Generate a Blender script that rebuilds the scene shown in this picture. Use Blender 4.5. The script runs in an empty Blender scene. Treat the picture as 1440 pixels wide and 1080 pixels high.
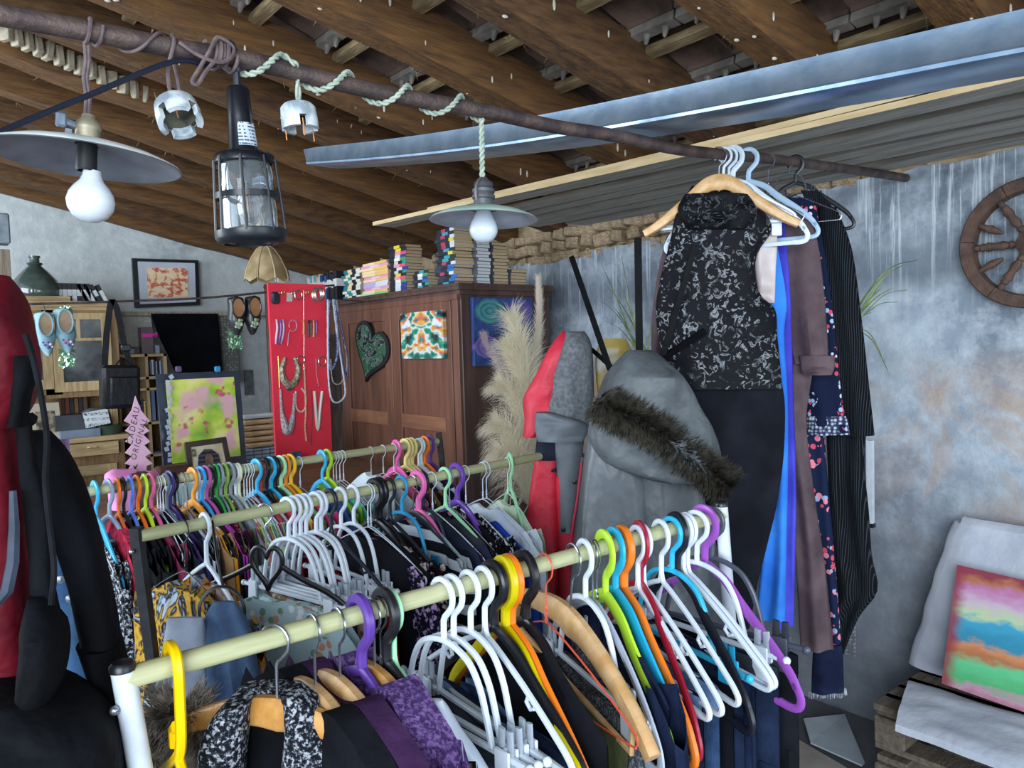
import bpy, math, random
from math import sin, cos, pi, radians, sqrt
from mathutils import Vector, Matrix, noise
V = Vector
random.seed(7)
C = bpy.context.scene.collection
SC = bpy.context.scene

# ---------------------------------------------------------------- camera
FPX, PITCH, ROLL, YAW, EYE = 1060.0, radians(3.0), radians(1.8), radians(39.4), V((0, 0, 1.6))
F0 = V((sin(YAW), cos(YAW), 0)); R0 = V((cos(YAW), -sin(YAW), 0)); U0 = V((0, 0, 1))
FW = F0 * cos(PITCH) - U0 * sin(PITCH); UPc = U0 * cos(PITCH) + F0 * sin(PITCH)
UP = UPc * cos(ROLL) + R0 * sin(ROLL); RT = R0 * cos(ROLL) - UPc * sin(ROLL)
cam = bpy.data.cameras.new('camera'); camo = bpy.data.objects.new('camera', cam); C.objects.link(camo)
cam.sensor_width = 36; cam.lens = 36 * FPX / 1440; cam.clip_start = .02
M3 = Matrix((RT, UP, -FW)).transposed().to_4x4(); M3.translation = EYE
camo.matrix_world = M3
SC.camera = camo

# ---------------------------------------------------------------- light and exposure
SC.view_settings.view_transform = 'Standard'; SC.view_settings.look = 'None'
SC.view_settings.gamma = 1; SC.view_settings.use_curve_mapping = False
SC.view_settings.exposure = -0.15
w = bpy.data.worlds.new('sky'); SC.world = w; w.use_nodes = True
bg = w.node_tree.nodes['Background']; bg.inputs[0].default_value = (.70, .85, 1.0, 1); bg.inputs[1].default_value = 1.25
SC.cycles.max_bounces = 6; SC.cycles.diffuse_bounces = 3; SC.cycles.glossy_bounces = 3
SC.cycles.transmission_bounces = 6; SC.cycles.transparent_max_bounces = 8
SC.cycles.caustics_reflective = False; SC.cycles.caustics_refractive = False

def area(name, loc, target, sx, sy, power, col):
    l = bpy.data.lights.new(name, 'AREA'); l.shape = 'RECTANGLE'; l.size = sx; l.size_y = sy; l.energy = power; l.color = col
    o = bpy.data.objects.new(name, l); C.objects.link(o); o.location = loc
    o.rotation_euler = (V(target) - V(loc)).to_track_quat('-Z', 'Y').to_euler()
    return o
# added lamp, unseen, for daylight assumed from behind and left of the viewer
area('assumed_daylight', (-2.6, -2.2, 1.9), (1.6, 2.4, 1.2), 3.2, 2.6, 345, (.84, .93, 1.0))
area('added_rear_fill', (1.6, -2.9, 1.5), (1.8, 2.0, 1.2), 2.6, 2.0, 70, (.84, .93, 1.0))  # second area lamp, added unseen behind the viewer as fill light
# added fill lamp, unseen on the left, to brighten the far gable end
area('side_fill', (-2.2, 4.2, 1.9), (1.8, 4.6, 1.3), 2.4, 2.0, 150, (.84, .93, 1.0))

# ---------------------------------------------------------------- pixel helpers (1440 x 1080 frame)
def ray(x, y): return FW * FPX + RT * (x - 720) + UP * (540 - y)
def hP(x, y, p, n):
    d = ray(x, y); n = V(n); return EYE + d * ((V(p) - EYE).dot(n) / d.dot(n))
def hX(x, y, X): return hP(x, y, (X, 0, 0), (1, 0, 0))
def hY(x, y, Y): return hP(x, y, (0, Y, 0), (0, 1, 0))
def hZ(x, y, Z): return hP(x, y, (0, 0, Z), (0, 0, 1))
def PD(x, y, d): return EYE + ray(x, y) * (d / FPX)

# ---------------------------------------------------------------- materials
MC = {}
def lin(c):
    return tuple((x / 12.92 if x <= .04045 else ((x + .055) / 1.055) ** 2.4) for x in c)
def H(s): return lin(tuple(int(s[i:i + 2], 16) / 255 for i in (0, 2, 4)))
def newmat(name):
    m = bpy.data.materials.new(name); m.use_nodes = True
    nt = m.node_tree; return m, nt, nt.nodes['Principled BSDF'], nt.nodes, nt.links
def coords(nt, kind='Object', scale=(1, 1, 1)):
    t = nt.nodes.new('ShaderNodeTexCoord'); mp = nt.nodes.new('ShaderNodeMapping'); mp.inputs['Scale'].default_value = scale
    nt.links.new(t.outputs[kind], mp.inputs[0]); return mp.outputs[0]
def ntex(nt, vec, scale, detail=4, rough=.55, dist=0):
    n = nt.nodes.new('ShaderNodeTexNoise'); n.inputs['Scale'].default_value = scale; n.inputs['Detail'].default_value = detail
    n.inputs['Roughness'].default_value = rough; n.inputs['Distortion'].default_value = dist
    nt.links.new(vec, n.inputs['Vector']); return n.outputs['Fac']
def ramp(nt, fac, stops, interp='LINEAR'):
    r = nt.nodes.new('ShaderNodeValToRGB'); r.color_ramp.interpolation = interp; e = r.color_ramp.elements
    while len(e) < len(stops): e.new(.5)
    for k, (p, c) in enumerate(stops):
        e[k].position = p; e[k].color = (*c, 1) if len(c) == 3 else c
    nt.links.new(fac, r.inputs[0]); return r.outputs[0]
def mix(nt, fac, a, b):
    m = nt.nodes.new('ShaderNodeMix'); m.data_type = 'RGBA'
    for sock, v in ((m.inputs[0], fac), (m.inputs[6], a), (m.inputs[7], b)):
        if isinstance(v, (int, float)): sock.default_value = v
        elif isinstance(v, tuple): sock.default_value = (*v, 1)
        else: nt.links.new(v, sock)
    return m.outputs[2]
def math_(nt, op, a, b=0.0):
    m = nt.nodes.new('ShaderNodeMath'); m.operation = op
    for k, v in enumerate((a, b)):
        if isinstance(v, (int, float)): m.inputs[k].default_value = v
        else: nt.links.new(v, m.inputs[k])
    return m.outputs[0]
def bumpn(nt, p, h, strength, dist=.01):
    b = nt.nodes.new('ShaderNodeBump'); b.inputs['Strength'].default_value = strength; b.inputs['Distance'].default_value = dist
    nt.links.new(h, b.inputs['Height']); nt.links.new(b.outputs[0], p.inputs['Normal'])
def M(c, c2=None, scale=12, rough=.55, metal=0, bump=0, bscale=60, stretch=(1, 1, 1), lo=.38, hi=.62, detail=5, sheen=0, coat=0, spec=.5, coord='Object', bdist=.01):
    key = ('M', c, c2, scale, rough, metal, bump, bscale, stretch, lo, hi, detail, sheen, coat, spec, coord)
    if key in MC: return MC[key]
    m, nt, p, N, L = newmat('surface')
    a = H(c); p.inputs['Roughness'].default_value = rough; p.inputs['Metallic'].default_value = metal
    p.inputs['Sheen Weight'].default_value = sheen; p.inputs['Coat Weight'].default_value = coat
    p.inputs['Specular IOR Level'].default_value = spec
    p.inputs['Base Color'].default_value = (*a, 1)
    if c2 or bump:
        vec = coords(nt, coord, stretch)
    if c2:
        f = ntex(nt, vec, scale, detail)
        L.new(ramp(nt, f, [(lo, a), (hi, H(c2))]), p.inputs['Base Color'])
    if bump: bumpn(nt, p, ntex(nt, vec, bscale, 4), bump, bdist)
    MC[key] = m; return m
def plastic(c, rough=.32): return M(c, rough=rough, spec=.5)
def cloth(c, c2=None, scale=14, bump=.5, bscale=26, rough=.9, sheen=0, **k): return M(c, c2, scale, rough, 0, bump, bscale, sheen=sheen, spec=.08, **k)
def wood(c, c2, stretch=(1, 1, 12), scale=6, rough=.6, bump=.25, bscale=20, **k): return M(c, c2, scale, rough, 0, bump, bscale, stretch=stretch, **k)
def glass(name, c, rough=.02, alpha=.25):
    key = ('G', c, rough, alpha)
    if key in MC: return MC[key]
    m, nt, p, N, L = newmat(name)
    p.inputs['Base Color'].default_value = (*H(c), 1); p.inputs['Roughness'].default_value = rough
    p.inputs['Transmission Weight'].default_value = 1 - alpha; p.inputs['IOR'].default_value = 1.35
    MC[key] = m; return m
def pattern(kind, *cols, scale=20, rough=.85, bump=.35):
    key = ('P', kind, cols, scale)
    if key in MC: return MC[key]
    m, nt, p, N, L = newmat(kind); c = [H(x) for x in cols]
    p.inputs['Roughness'].default_value = rough; p.inputs['Specular IOR Level'].default_value = .1
    vec = coords(nt)
    def vor(sc, feat='F1', rnd=1):
        v = N.new('ShaderNodeTexVoronoi'); v.feature = feat; v.inputs['Scale'].default_value = sc
        if 'Randomness' in v.inputs: v.inputs['Randomness'].default_value = rnd
        L.new(vec, v.inputs['Vector']); return v
    if kind == 'spots':        # small motifs over a plain ground
        v = vor(scale); f = math_(nt, 'LESS_THAN', v.outputs['Distance'], .42)
        r = ramp(nt, v.outputs['Color'], [(0, c[1]), (.45, c[min(2, len(c) - 1)]), (.7, c[-1])], 'CONSTANT')
        f2 = math_(nt, 'GREATER_THAN', ntex(nt, vec, scale * .16, 2), .47)
        out = mix(nt, math_(nt, 'MULTIPLY', f, f2), c[0], r)
    elif kind == 'lace':
        n1 = ntex(nt, vec, scale, 3, .5, 1.6); n2 = ntex(nt, vec, scale * .45, 2)
        a = ramp(nt, n1, [(.0, (0, 0, 0)), (.55, (0, 0, 0)), (.585, (1, 1, 1)), (.63, (.45, .45, .45)), (.69, (0, 0, 0))])
        b = ramp(nt, n2, [(.4, (0, 0, 0)), (.52, (1, 1, 1))])
        out = mix(nt, math_(nt, 'MULTIPLY', a, b), c[0], c[1])
    elif kind == 'stripes':    # thin stripes along the cloth
        wv = N.new('ShaderNodeTexWave'); wv.bands_direction = 'Y'; wv.inputs['Scale'].default_value = scale; wv.inputs['Distortion'].default_value = .6
        L.new(vec, wv.inputs['Vector']); out = ramp(nt, wv.outputs['Fac'], [(.0, c[0]), (.8, c[0]), (.95, c[1])])
    elif kind == 'bands':
        wv = N.new('ShaderNodeTexWave'); wv.bands_direction = 'Z'; wv.inputs['Scale'].default_value = scale; wv.inputs['Distortion'].default_value = .4
        L.new(vec, wv.inputs['Vector']); out = ramp(nt, wv.outputs['Fac'], [(.5, c[0]), (.55, c[1])])
    elif kind == 'tweed':
        n1 = ntex(nt, vec, scale, 2, .7); out = ramp(nt, n1, [(.45, c[0]), (.52, c[1]), (.62, c[-1])])
    elif kind == 'patches':    # large irregular patches of several colours
        n1 = ntex(nt, vec, scale, 3, .55, 1.2)
        out = ramp(nt, n1, [(.3 + .4 * k / max(1, len(c) - 1), q) for k, q in enumerate(c)], 'EASE')
    elif kind == 'weave':
        v = vor(scale, 'F1', .35); out = ramp(nt, v.outputs['Distance'], [(.15, c[1]), (.55, c[0])])
        bump = 1.0
    L.new(out, p.inputs['Base Color'])
    if bump: bumpn(nt, p, ntex(nt, vec, 30, 3), bump)
    MC[key] = m; return m
def picture(name, build, rough=.5):
    """A flat print or painting: build(nt, x, y, vec) returns a colour over the object's own generated box."""
    m, nt, p, N, L = newmat(name); p.inputs['Roughness'].default_value = rough
    t = N.new('ShaderNodeTexCoord'); s = N.new('ShaderNodeSeparateXYZ'); L.new(t.outputs['Generated'], s.inputs[0])
    L.new(build(nt, s, t.outputs['Generated']), p.inputs['Base Color']); return m

# ---------------------------------------------------------------- mesh builder
class MB:
    def __init__(s): s.v = []; s.f = []; s.m = []; s.mi = 0
    def add(s, vs, fs):
        b = len(s.v); s.v += [tuple(x) for x in vs]; s.f += [tuple(i + b for i in q) for q in fs]; s.m += [s.mi] * len(fs); return s
    def box(s, c, size, rot=None, bev=0):
        x, y, z = (q / 2 for q in size); c = V(c)
        vs = [V((a * x, b * y, d * z)) for a in (-1, 1) for b in (-1, 1) for d in (-1, 1)]
        fs = [(0, 1, 3, 2), (4, 6, 7, 5), (0, 4, 5, 1), (2, 3, 7, 6), (0, 2, 6, 4), (1, 5, 7, 3)]
        if bev:
            vs = []; 
            for a in (-1, 1):
                for b in (-1, 1):
                    for d in (-1, 1):
                        vs += [V((a * (x - bev), b * (y - bev), d * z)), V((a * (x - bev), b * y, d * (z - bev))), V((a * x, b * (y - bev), d * (z - bev)))]
            def I(a, b, d, k): return (4 * a + 2 * b + d) * 3 + k
            fs = [(I(0,0,1,0),I(1,0,1,0),I(1,1,1,0),I(0,1,1,0)),(I(0,0,0,0),I(0,1,0,0),I(1,1,0,0),I(1,0,0,0)),
                  (I(0,0,0,1),I(1,0,0,1),I(1,0,1,1),I(0,0,1,1)),(I(0,1,0,1),I(0,1,1,1),I(1,1,1,1),I(1,1,0,1)),
                  (I(0,0,0,2),I(0,0,1,2),I(0,1,1,2),I(0,1,0,2)),(I(1,0,0,2),I(1,1,0,2),I(1,1,1,2),I(1,0,1,2))]
            for a in (0,1):
                for b in (0,1): fs.append((I(a,b,0,1),I(a,b,1,1),I(a,b,1,2),I(a,b,0,2)))
            for a in (0,1):
                for d in (0,1): fs.append((I(a,0,d,0),I(a,1,d,0),I(a,1,d,2),I(a,0,d,2)))
            for b in (0,1):
                for d in (0,1): fs.append((I(0,b,d,0),I(1,b,d,0),I(1,b,d,1),I(0,b,d,1)))
            for a in (0,1):
                for b in (0,1):
                    for d in (0,1): fs.append((I(a,b,d,0),I(a,b,d,1),I(a,b,d,2)))
        if rot is not None: vs = [rot @ q for q in vs]
        return s.add([q + c for q in vs], fs)
    def obox(s, o, ex, ey, ez):
        """a box from corner o along three edge vectors"""
        o, ex, ey, ez = V(o), V(ex), V(ey), V(ez)
        vs = [o + ex * a + ey * b + ez * d for a in (0, 1) for b in (0, 1) for d in (0, 1)]
        return s.add(vs, [(0, 1, 3, 2), (4, 6, 7, 5), (0, 4, 5, 1), (2, 3, 7, 6), (0, 2, 6, 4), (1, 5, 7, 3)])
    def tube(s, path, r, seg=8, caps=True, closed=False):
        path = [V(q) for q in path]; n = len(path)
        rr = r if isinstance(r, (list, tuple)) else [r] * n
        nrm = None; vs = []; fs = []
        for i, q in enumerate(path):
            if closed: t = path[(i + 1) % n] - path[i - 1]
            else: t = path[min(i + 1, n - 1)] - path[max(i - 1, 0)]
            if t.length < 1e-9: t = V((0, 0, 1))
            t.normalize()
            if nrm is None:
                a = V((0, 0, 1)) if abs(t.z) < .9 else V((1, 0, 0)); nrm = t.cross(a).normalized()
            else:
                nrm = nrm - t * nrm.dot(t)
                nrm = nrm.normalized() if nrm.length > 1e-6 else t.orthogonal().normalized()
            b = t.cross(nrm)
            for k in range(seg):
                a = 2 * pi * k / seg; vs.append(q + (nrm * cos(a) + b * sin(a)) * rr[i])
        for i in range(n if closed else n - 1):
            j = (i + 1) % n
            for k in range(seg): fs.append((i * seg + k, i * seg + (k + 1) % seg, j * seg + (k + 1) % seg, j * seg + k))
        if caps and not closed: fs += [tuple(range(seg - 1, -1, -1)), tuple((n - 1) * seg + k for k in range(seg))]
        return s.add(vs, fs)
    def ptube(s, path, a, b, seg=8, closed=False):
        """a bar following a path in the y-z plane: a = half width in that plane, b = half thickness across it"""
        n = len(path); A = a if isinstance(a, (list, tuple)) else [a] * n; vs = []; fs = []
        for i, (y, z) in enumerate(path):
            if closed: y0, z0 = path[i - 1]; y1, z1 = path[(i + 1) % n]
            else: y0, z0 = path[max(i - 1, 0)]; y1, z1 = path[min(i + 1, n - 1)]
            ty, tz = y1 - y0, z1 - z0; l = sqrt(ty * ty + tz * tz) or 1; ny, nz = -tz / l, ty / l
            for k in range(seg):
                g = 2 * pi * (k + .5) / seg; cc, ss = cos(g), sin(g)
                cc = abs(cc) ** .7 * (1 if cc > 0 else -1); ss = abs(ss) ** .7 * (1 if ss > 0 else -1)
                vs.append((ss * b, y + ny * cc * A[i], z + nz * cc * A[i]))
        for i in range(n if closed else n - 1):
            j = (i + 1) % n
            for k in range(seg): fs.append((i * seg + k, i * seg + (k + 1) % seg, j * seg + (k + 1) % seg, j * seg + k))
        if not closed: fs += [tuple(range(seg - 1, -1, -1)), tuple((n - 1) * seg + k for k in range(seg))]
        return s.add(vs, fs)
    def lathe(s, prof, c=(0, 0, 0), seg=28, axis=None, caps=False):
        c = V(c); vs = []; fs = []; q = axis.to_track_quat('Z', 'Y') if axis is not None else None
        for r, z in prof:
            for k in range(seg):
                a = 2 * pi * k / seg; p = V((r * cos(a), r * sin(a), z)); vs.append((q @ p if q else p) + c)
        for i in range(len(prof) - 1):
            for k in range(seg): fs.append((i * seg + k, i * seg + (k + 1) % seg, (i + 1) * seg + (k + 1) % seg, (i + 1) * seg + k))
        if caps: fs += [tuple(range(seg - 1, -1, -1)), tuple((len(prof) - 1) * seg + k for k in range(seg))]
        return s.add(vs, fs)
    def prism(s, pts, n):
        """a closed outline of 3-D points pushed along n"""
        k = len(pts); n = V(n); a = [V(p) for p in pts]
        return s.add(a + [p + n for p in a], [tuple(range(k))[::-1], tuple(range(k, 2 * k))] + [(i, (i + 1) % k, k + (i + 1) % k, k + i) for i in range(k)])
    def ball(s, c, r, seg=12, rings=8, sc=(1, 1, 1)):
        c = V(c); vs = []; fs = []
        for i in range(rings + 1):
            t = pi * i / rings
            for k in range(seg):
                a = 2 * pi * k / seg; vs.append(c + V((r * sin(t) * cos(a) * sc[0], r * sin(t) * sin(a) * sc[1], r * cos(t) * sc[2])))
        for i in range(rings):
            for k in range(seg): fs.append((i * seg + k, i * seg + (k + 1) % seg, (i + 1) * seg + (k + 1) % seg, (i + 1) * seg + k))
        return s.add(vs, fs)
    def grid(s, fn, nu, nv):
        vs = [fn(i / nu, j / nv) for i in range(nu + 1) for j in range(nv + 1)]
        return s.add(vs, [(i * (nv + 1) + j, (i + 1) * (nv + 1) + j, (i + 1) * (nv + 1) + j + 1, i * (nv + 1) + j + 1) for i in range(nu) for j in range(nv)])
    def mesh(s, name, mats, smooth=True, off=None):
        me = bpy.data.meshes.new(name)
        vs = [tuple(V(q) - off) for q in s.v] if off is not None else s.v
        me.from_pydata(vs, [], s.f)
        if not isinstance(mats, (list, tuple)): mats = [mats]
        for m in mats: me.materials.append(m)
        if any(s.m): me.polygons.foreach_set('material_index', s.m)
        if smooth:
            me.polygons.foreach_set('use_smooth', [True] * len(me.polygons))
            try: me.set_sharp_from_angle(angle=radians(42))
            except Exception: pass
        me.update(); return me
    def build(s, name, mats, parent=None, smooth=True, local=False, label=None, kind=None):
        """one mesh object; its vertices are in world space unless local"""
        off = None
        if parent is not None and not local: off = WLOC[parent.name]
        elif parent is None and s.v:
            xs = [q[0] for q in s.v]; ys = [q[1] for q in s.v]; zs = [q[2] for q in s.v]
            off = V(((min(xs) + max(xs)) / 2, (min(ys) + max(ys)) / 2, min(zs)))
        o = bpy.data.objects.new(name, s.mesh(name, mats, smooth, off)); C.objects.link(o)
        if parent is not None: o.parent = parent; WLOC[o.name] = WLOC[parent.name]
        else: o.location = off; WLOC[o.name] = V(off)
        if label: o['label'] = label
        if kind: o['kind'] = kind
        return o
WLOC = {}
def thing(name, label, cat, loc, group=None, rot=None):
    o = bpy.data.objects.new(name, None); C.objects.link(o); o.location = loc; o.empty_display_size = .05
    if rot is not None: o.rotation_euler = rot
    o['label'] = label; o['category'] = cat
    if group: o['group'] = group
    WLOC[o.name] = V(loc); return o
def tag(o, label, cat, group=None):
    o['label'] = label; o['category'] = cat
    if group: o['group'] = group
    return o
def struct(o): o['kind'] = 'structure'; return o
def put(name, me, parent, loc=(0, 0, 0), rot=None, mat=None, sc=None):
    """another object on shared mesh data"""
    o = bpy.data.objects.new(name, me); C.objects.link(o); o.parent = parent; o.location = loc
    if rot is not None: o.rotation_euler = rot
    if sc is not None: o.scale = sc
    if mat is not None: o.material_slots[0].link = 'OBJECT'; o.material_slots[0].material = mat
    if parent is not None: WLOC[o.name] = WLOC.get(parent.name, V((0, 0, 0)))
    return o
def smooth_path(pts, n=6):
    """Catmull-Rom through points (any dimension tuples)"""
    out = []; P = [tuple(p) for p in pts]; k = len(P)
    for i in range(k - 1):
        p0 = P[max(i - 1, 0)]; p1 = P[i]; p2 = P[i + 1]; p3 = P[min(i + 2, k - 1)]
        for j in range(n):
            t = j / n
            out.append(tuple(.5 * (2 * b + (c - a) * t + (2 * a - 5 * b + 4 * c - d) * t * t + (3 * b - a - 3 * c + d) * t ** 3) for a, b, c, d in zip(p0, p1, p2, p3)))
    out.append(P[-1]); return out
def nz(x, y, z=0.0): return noise.noise(V((x, y, z)))
def ordn(n):
    return f"{n}{'th' if 10 <= n % 100 <= 20 else {1: 'st', 2: 'nd', 3: 'rd'}.get(n % 10, 'th')}"
# ================================================================ the room
XW, YG = 3.05, 6.5                       # eaves wall on the right, gable wall at the back
def zr(x): return 2.26 + .22 * (XW - x)  # underside of the rafters

m, nt, p, N, L = newmat('concrete'); vec = coords(nt)
L.new(ramp(nt, ntex(nt, vec, 1.6, 8, .65), [(.3, H('4d4f55')), (.55, H('74777d')), (.75, H('8b8d92'))]), p.inputs['Base Color'])
p.inputs['Roughness'].default_value = .75; bumpn(nt, p, ntex(nt, vec, 18, 6), .3)
CONCRETE = m
f = MB().box((.3, 2.0, -.06), (7.4, 9.6, .12)).build('floor', CONCRETE, smooth=False); struct(f)

def plaster(tone):
    m, nt, p, N, L = newmat('plaster'); vec = coords(nt)
    s = N.new('ShaderNodeSeparateXYZ'); L.new(vec, s.inputs[0])
    big = ntex(nt, vec, 1.3, 7, .62, .4); fine = ntex(nt, vec, 9, 8, .7)
    base = ramp(nt, big, [(.3, H(tone[0])), (.5, H(tone[1])), (.7, H(tone[2]))])
    base = mix(nt, ramp(nt, fine, [(.42, (0, 0, 0)), (.68, (.85, .85, .85))]), base, H(tone[3]))
    if tone[4]:
        # lime drips and ochre patches: placed stains; a darker band across the upper wall
        vs = coords(nt, 'Object', (1, 26, .8)); st = ntex(nt, vs, 2.0, 5, .65, .25)
        hi = ramp(nt, s.outputs['Z'], [(0, (0, 0, 0)), (1, (1, 1, 1))])
        mr = N.new('ShaderNodeMapRange'); L.new(s.outputs['Z'], mr.inputs[0]); mr.inputs[1].default_value = 1.62; mr.inputs[2].default_value = 2.1
        dr = math_(nt, 'MULTIPLY', ramp(nt, st, [(.55, (0, 0, 0)), (.63, (1, 1, 1))]), mr.outputs[0])
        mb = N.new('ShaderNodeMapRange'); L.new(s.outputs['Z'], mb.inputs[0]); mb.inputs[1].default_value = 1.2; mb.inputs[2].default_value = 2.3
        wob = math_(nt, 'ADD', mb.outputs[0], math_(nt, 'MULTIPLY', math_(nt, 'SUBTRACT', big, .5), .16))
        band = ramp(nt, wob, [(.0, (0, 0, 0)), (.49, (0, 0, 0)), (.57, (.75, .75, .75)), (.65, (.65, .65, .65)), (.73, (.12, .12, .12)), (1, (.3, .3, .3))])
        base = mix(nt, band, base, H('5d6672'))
        base = mix(nt, math_(nt, 'MULTIPLY', dr, .8), base, H('d5dfe8'))
        oc = N.new('ShaderNodeMapRange'); L.new(s.outputs['Z'], oc.inputs[0]); oc.inputs[1].default_value = .5; oc.inputs[2].default_value = 1.75
        ob = ramp(nt, oc.outputs[0], [(.15, (0, 0, 0)), (.42, (1, 1, 1)), (.62, (1, 1, 1)), (.85, (0, 0, 0))])
        n2 = ntex(nt, vec, 2.1, 6, .6, .8)
        base = mix(nt, math_(nt, 'MULTIPLY', ob, ramp(nt, n2, [(.38, (0, 0, 0)), (.52, (.95, .95, .95))])), base, H('b38d68'))
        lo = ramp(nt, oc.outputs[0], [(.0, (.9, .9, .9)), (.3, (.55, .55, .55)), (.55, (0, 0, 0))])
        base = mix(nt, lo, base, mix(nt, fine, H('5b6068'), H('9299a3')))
    L.new(base, p.inputs['Base Color']); p.inputs['Roughness'].default_value = .8
    bumpn(nt, p, math_(nt, 'ADD', ntex(nt, vec, 6, 8, .65), math_(nt, 'MULTIPLY', fine, .6)), .45, .02)
    return m
RUBBLE = M('a08467', 'c7b293', 9, .9, bump=.8, bscale=22)
# wall core, plaster skin with a ragged top, and the bare rubble above it
wr = MB().box((XW + .14, 2.3, 1.05), (.22, 8.4, 2.1)).box((XW + .16, 2.3, 2.25), (.18, 8.4, .36)).build('wall_right', RUBBLE, smooth=False); struct(wr)
def plast_top(y):
    t = 2.22 + .025 * nz(y * 3, 1.3) + .015 * nz(y * 11, 5)
    if y > 1.75: t -= min(.11, (y - 1.75) * .16) + .05 * abs(nz(y * 4.7, 9))
    return t
def skin(u, v):
    y = -1.8 + 8.3 * u; return (XW - .0 + .012 * nz(y * 1.7, v * 4) * .6, y, plast_top(y) * v)
g = MB().grid(skin, 240, 20)
g.grid(lambda u, v: (XW + .03 * v, -1.8 + 8.3 * u, plast_top(-1.8 + 8.3 * u)), 240, 1)
g.build('plaster_skin', plaster(('5f6976', '8b97a6', 'a8b5c3', 'c4ced8', 1)), wr)
rs = MB().box((0, 0, 0), (1, 1, 1), bev=.1).mesh('stone', RUBBLE)
y = 1.3
while y < 4.6:
    for zz in (2.10, 2.17, 2.235):
        l = random.uniform(.07, .15)
        if zz + .03 > plast_top(y):
            o = put('stone', rs, wr, V((XW + .06, y, zz)) - WLOC[wr.name], (random.uniform(-.2, .2), random.uniform(-.2, .2), random.uniform(-.15, .15)), sc=(.12, l, random.uniform(.05, .075)))
    y += .115
# gable wall with its sloping head
wb = MB().prism([(-2.2, YG, 0), (XW + .2, YG, 0), (XW + .2, YG, zr(XW + .2) + .28), (-2.2, YG, zr(-2.2) + .28)], (0, .2, 0)).build('wall_back', plaster(('9aa3a8', 'b9c1c4', 'c6cccd', 'd3d8d8', 0)), smooth=False); struct(wb)
lg = MB().obox((hY(150, 438, 6.3).x, 6.26, hY(150, 438, 6.26).z - .03), (1.35, 0, 0), (0, .24, 0), (0, 0, .03)).build('trim_1', wood('8f8577', 'b5aa98', (12, 1, 1)), smooth=False); struct(lg)

# ---------------------------------------------------------------- roof: rafters, battens, clay tiles
RAFT = M('4a3220', '80592f', 5, .85, bump=.6, bscale=14, stretch=(1.2, 9, 9), lo=.25, hi=.72, bdist=.015)
RAFT2 = M('412b1b', '71502f', 6, .9, bump=.7, bscale=18, stretch=(1.5, 8, 8), lo=.3, hi=.7)
TILE = M('5b4b44', '8d7468', 7, .85, bump=.3, bscale=30)
BATT = M('7d6a4c', 'ad9670', 8, .85, bump=.4, bscale=30, stretch=(6, 1, 6))
LIPM = M('7c7670', 'a39c92', 9, .85, bump=.3)
ce = MB().obox((-1.6, -1.6, zr(-1.6) + .30), (XW + 1.9, 0, -.22 * (XW + 1.9)), (0, 8.4, 0), (0, 0, .03)).build('ceiling', TILE, smooth=False); struct(ce)
O = WLOC[ce.name]
SL = V((1, 0, -.22)).normalized()
RY = [-1.1, -.62, -.14, .38, .88, 1.36, 1.88, 2.34, 2.90, 3.36, 3.80, 4.25, 4.68, 5.10, 5.55, 6.00, 6.47]
for k, yf in enumerate(RY):
    wd = .105 + .02 * random.random()
    def rf(u, v, y0=yf - wd, wd=wd, k=k):
        x = -1.4 + 4.75 * u; a = [(0, .17), (0, .0), (1, 0), (1, .17)]
        t = v * 3; i = min(int(t), 2); q = t - i
        yy = a[i][0] + (a[i + 1][0] - a[i][0]) * q; zz = a[i][1] + (a[i + 1][1] - a[i][1]) * q
        return (x, y0 + yy * wd + .012 * nz(x * 1.7, k * 3.1, v * 2), zr(x) + zz + (.016 * nz(x * 2.3, k * 7.7, v * 3) if zz < .1 else 0))
    MB().grid(rf, 40, 12).build('rafter', RAFT if k % 3 else RAFT2, ce)
    # grass-like debris and splinters stuck along the far lower edge
    mb = MB()
    for q in range(46):
        x = random.uniform(.1, 2.9); s_ = random.uniform(.012, .05); b_ = V((x, yf + random.uniform(-.015, .012), zr(x) + random.uniform(-.004, .02)))
        d = V((random.uniform(-1, 1), random.uniform(-.5, .5), random.uniform(-1, .25))).normalized() * s_; w_ = V((.0035, .002, 0))
        mb.add([b_ - w_, b_ + w_, b_ + d], [(0, 1, 2)])
    if .8 < yf < 5: mb.build('straw', M('8a7750', 'b7a372', 30, .9), ce, kind='stuff')
    mb = MB()
    if .8 < yf < 3.4:   # pale droppings and flakes on the faces
        for q in range(26):
            x = random.uniform(.6, 2.8); s_ = random.uniform(.004, .013); face = random.random() < .6
            b_ = V((x, yf - wd - .004 if face else yf - random.uniform(.01, wd), zr(x) + (random.uniform(.02, .13) if face else -.004)))
            mb.ball(b_, s_, 6, 4, (.5, .4, 1.6) if face else (1, .6, .4))
        mb.build('flake', M('bdb6a6', 'dcd8cc', 40, .9), ce, kind='stuff')
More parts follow.
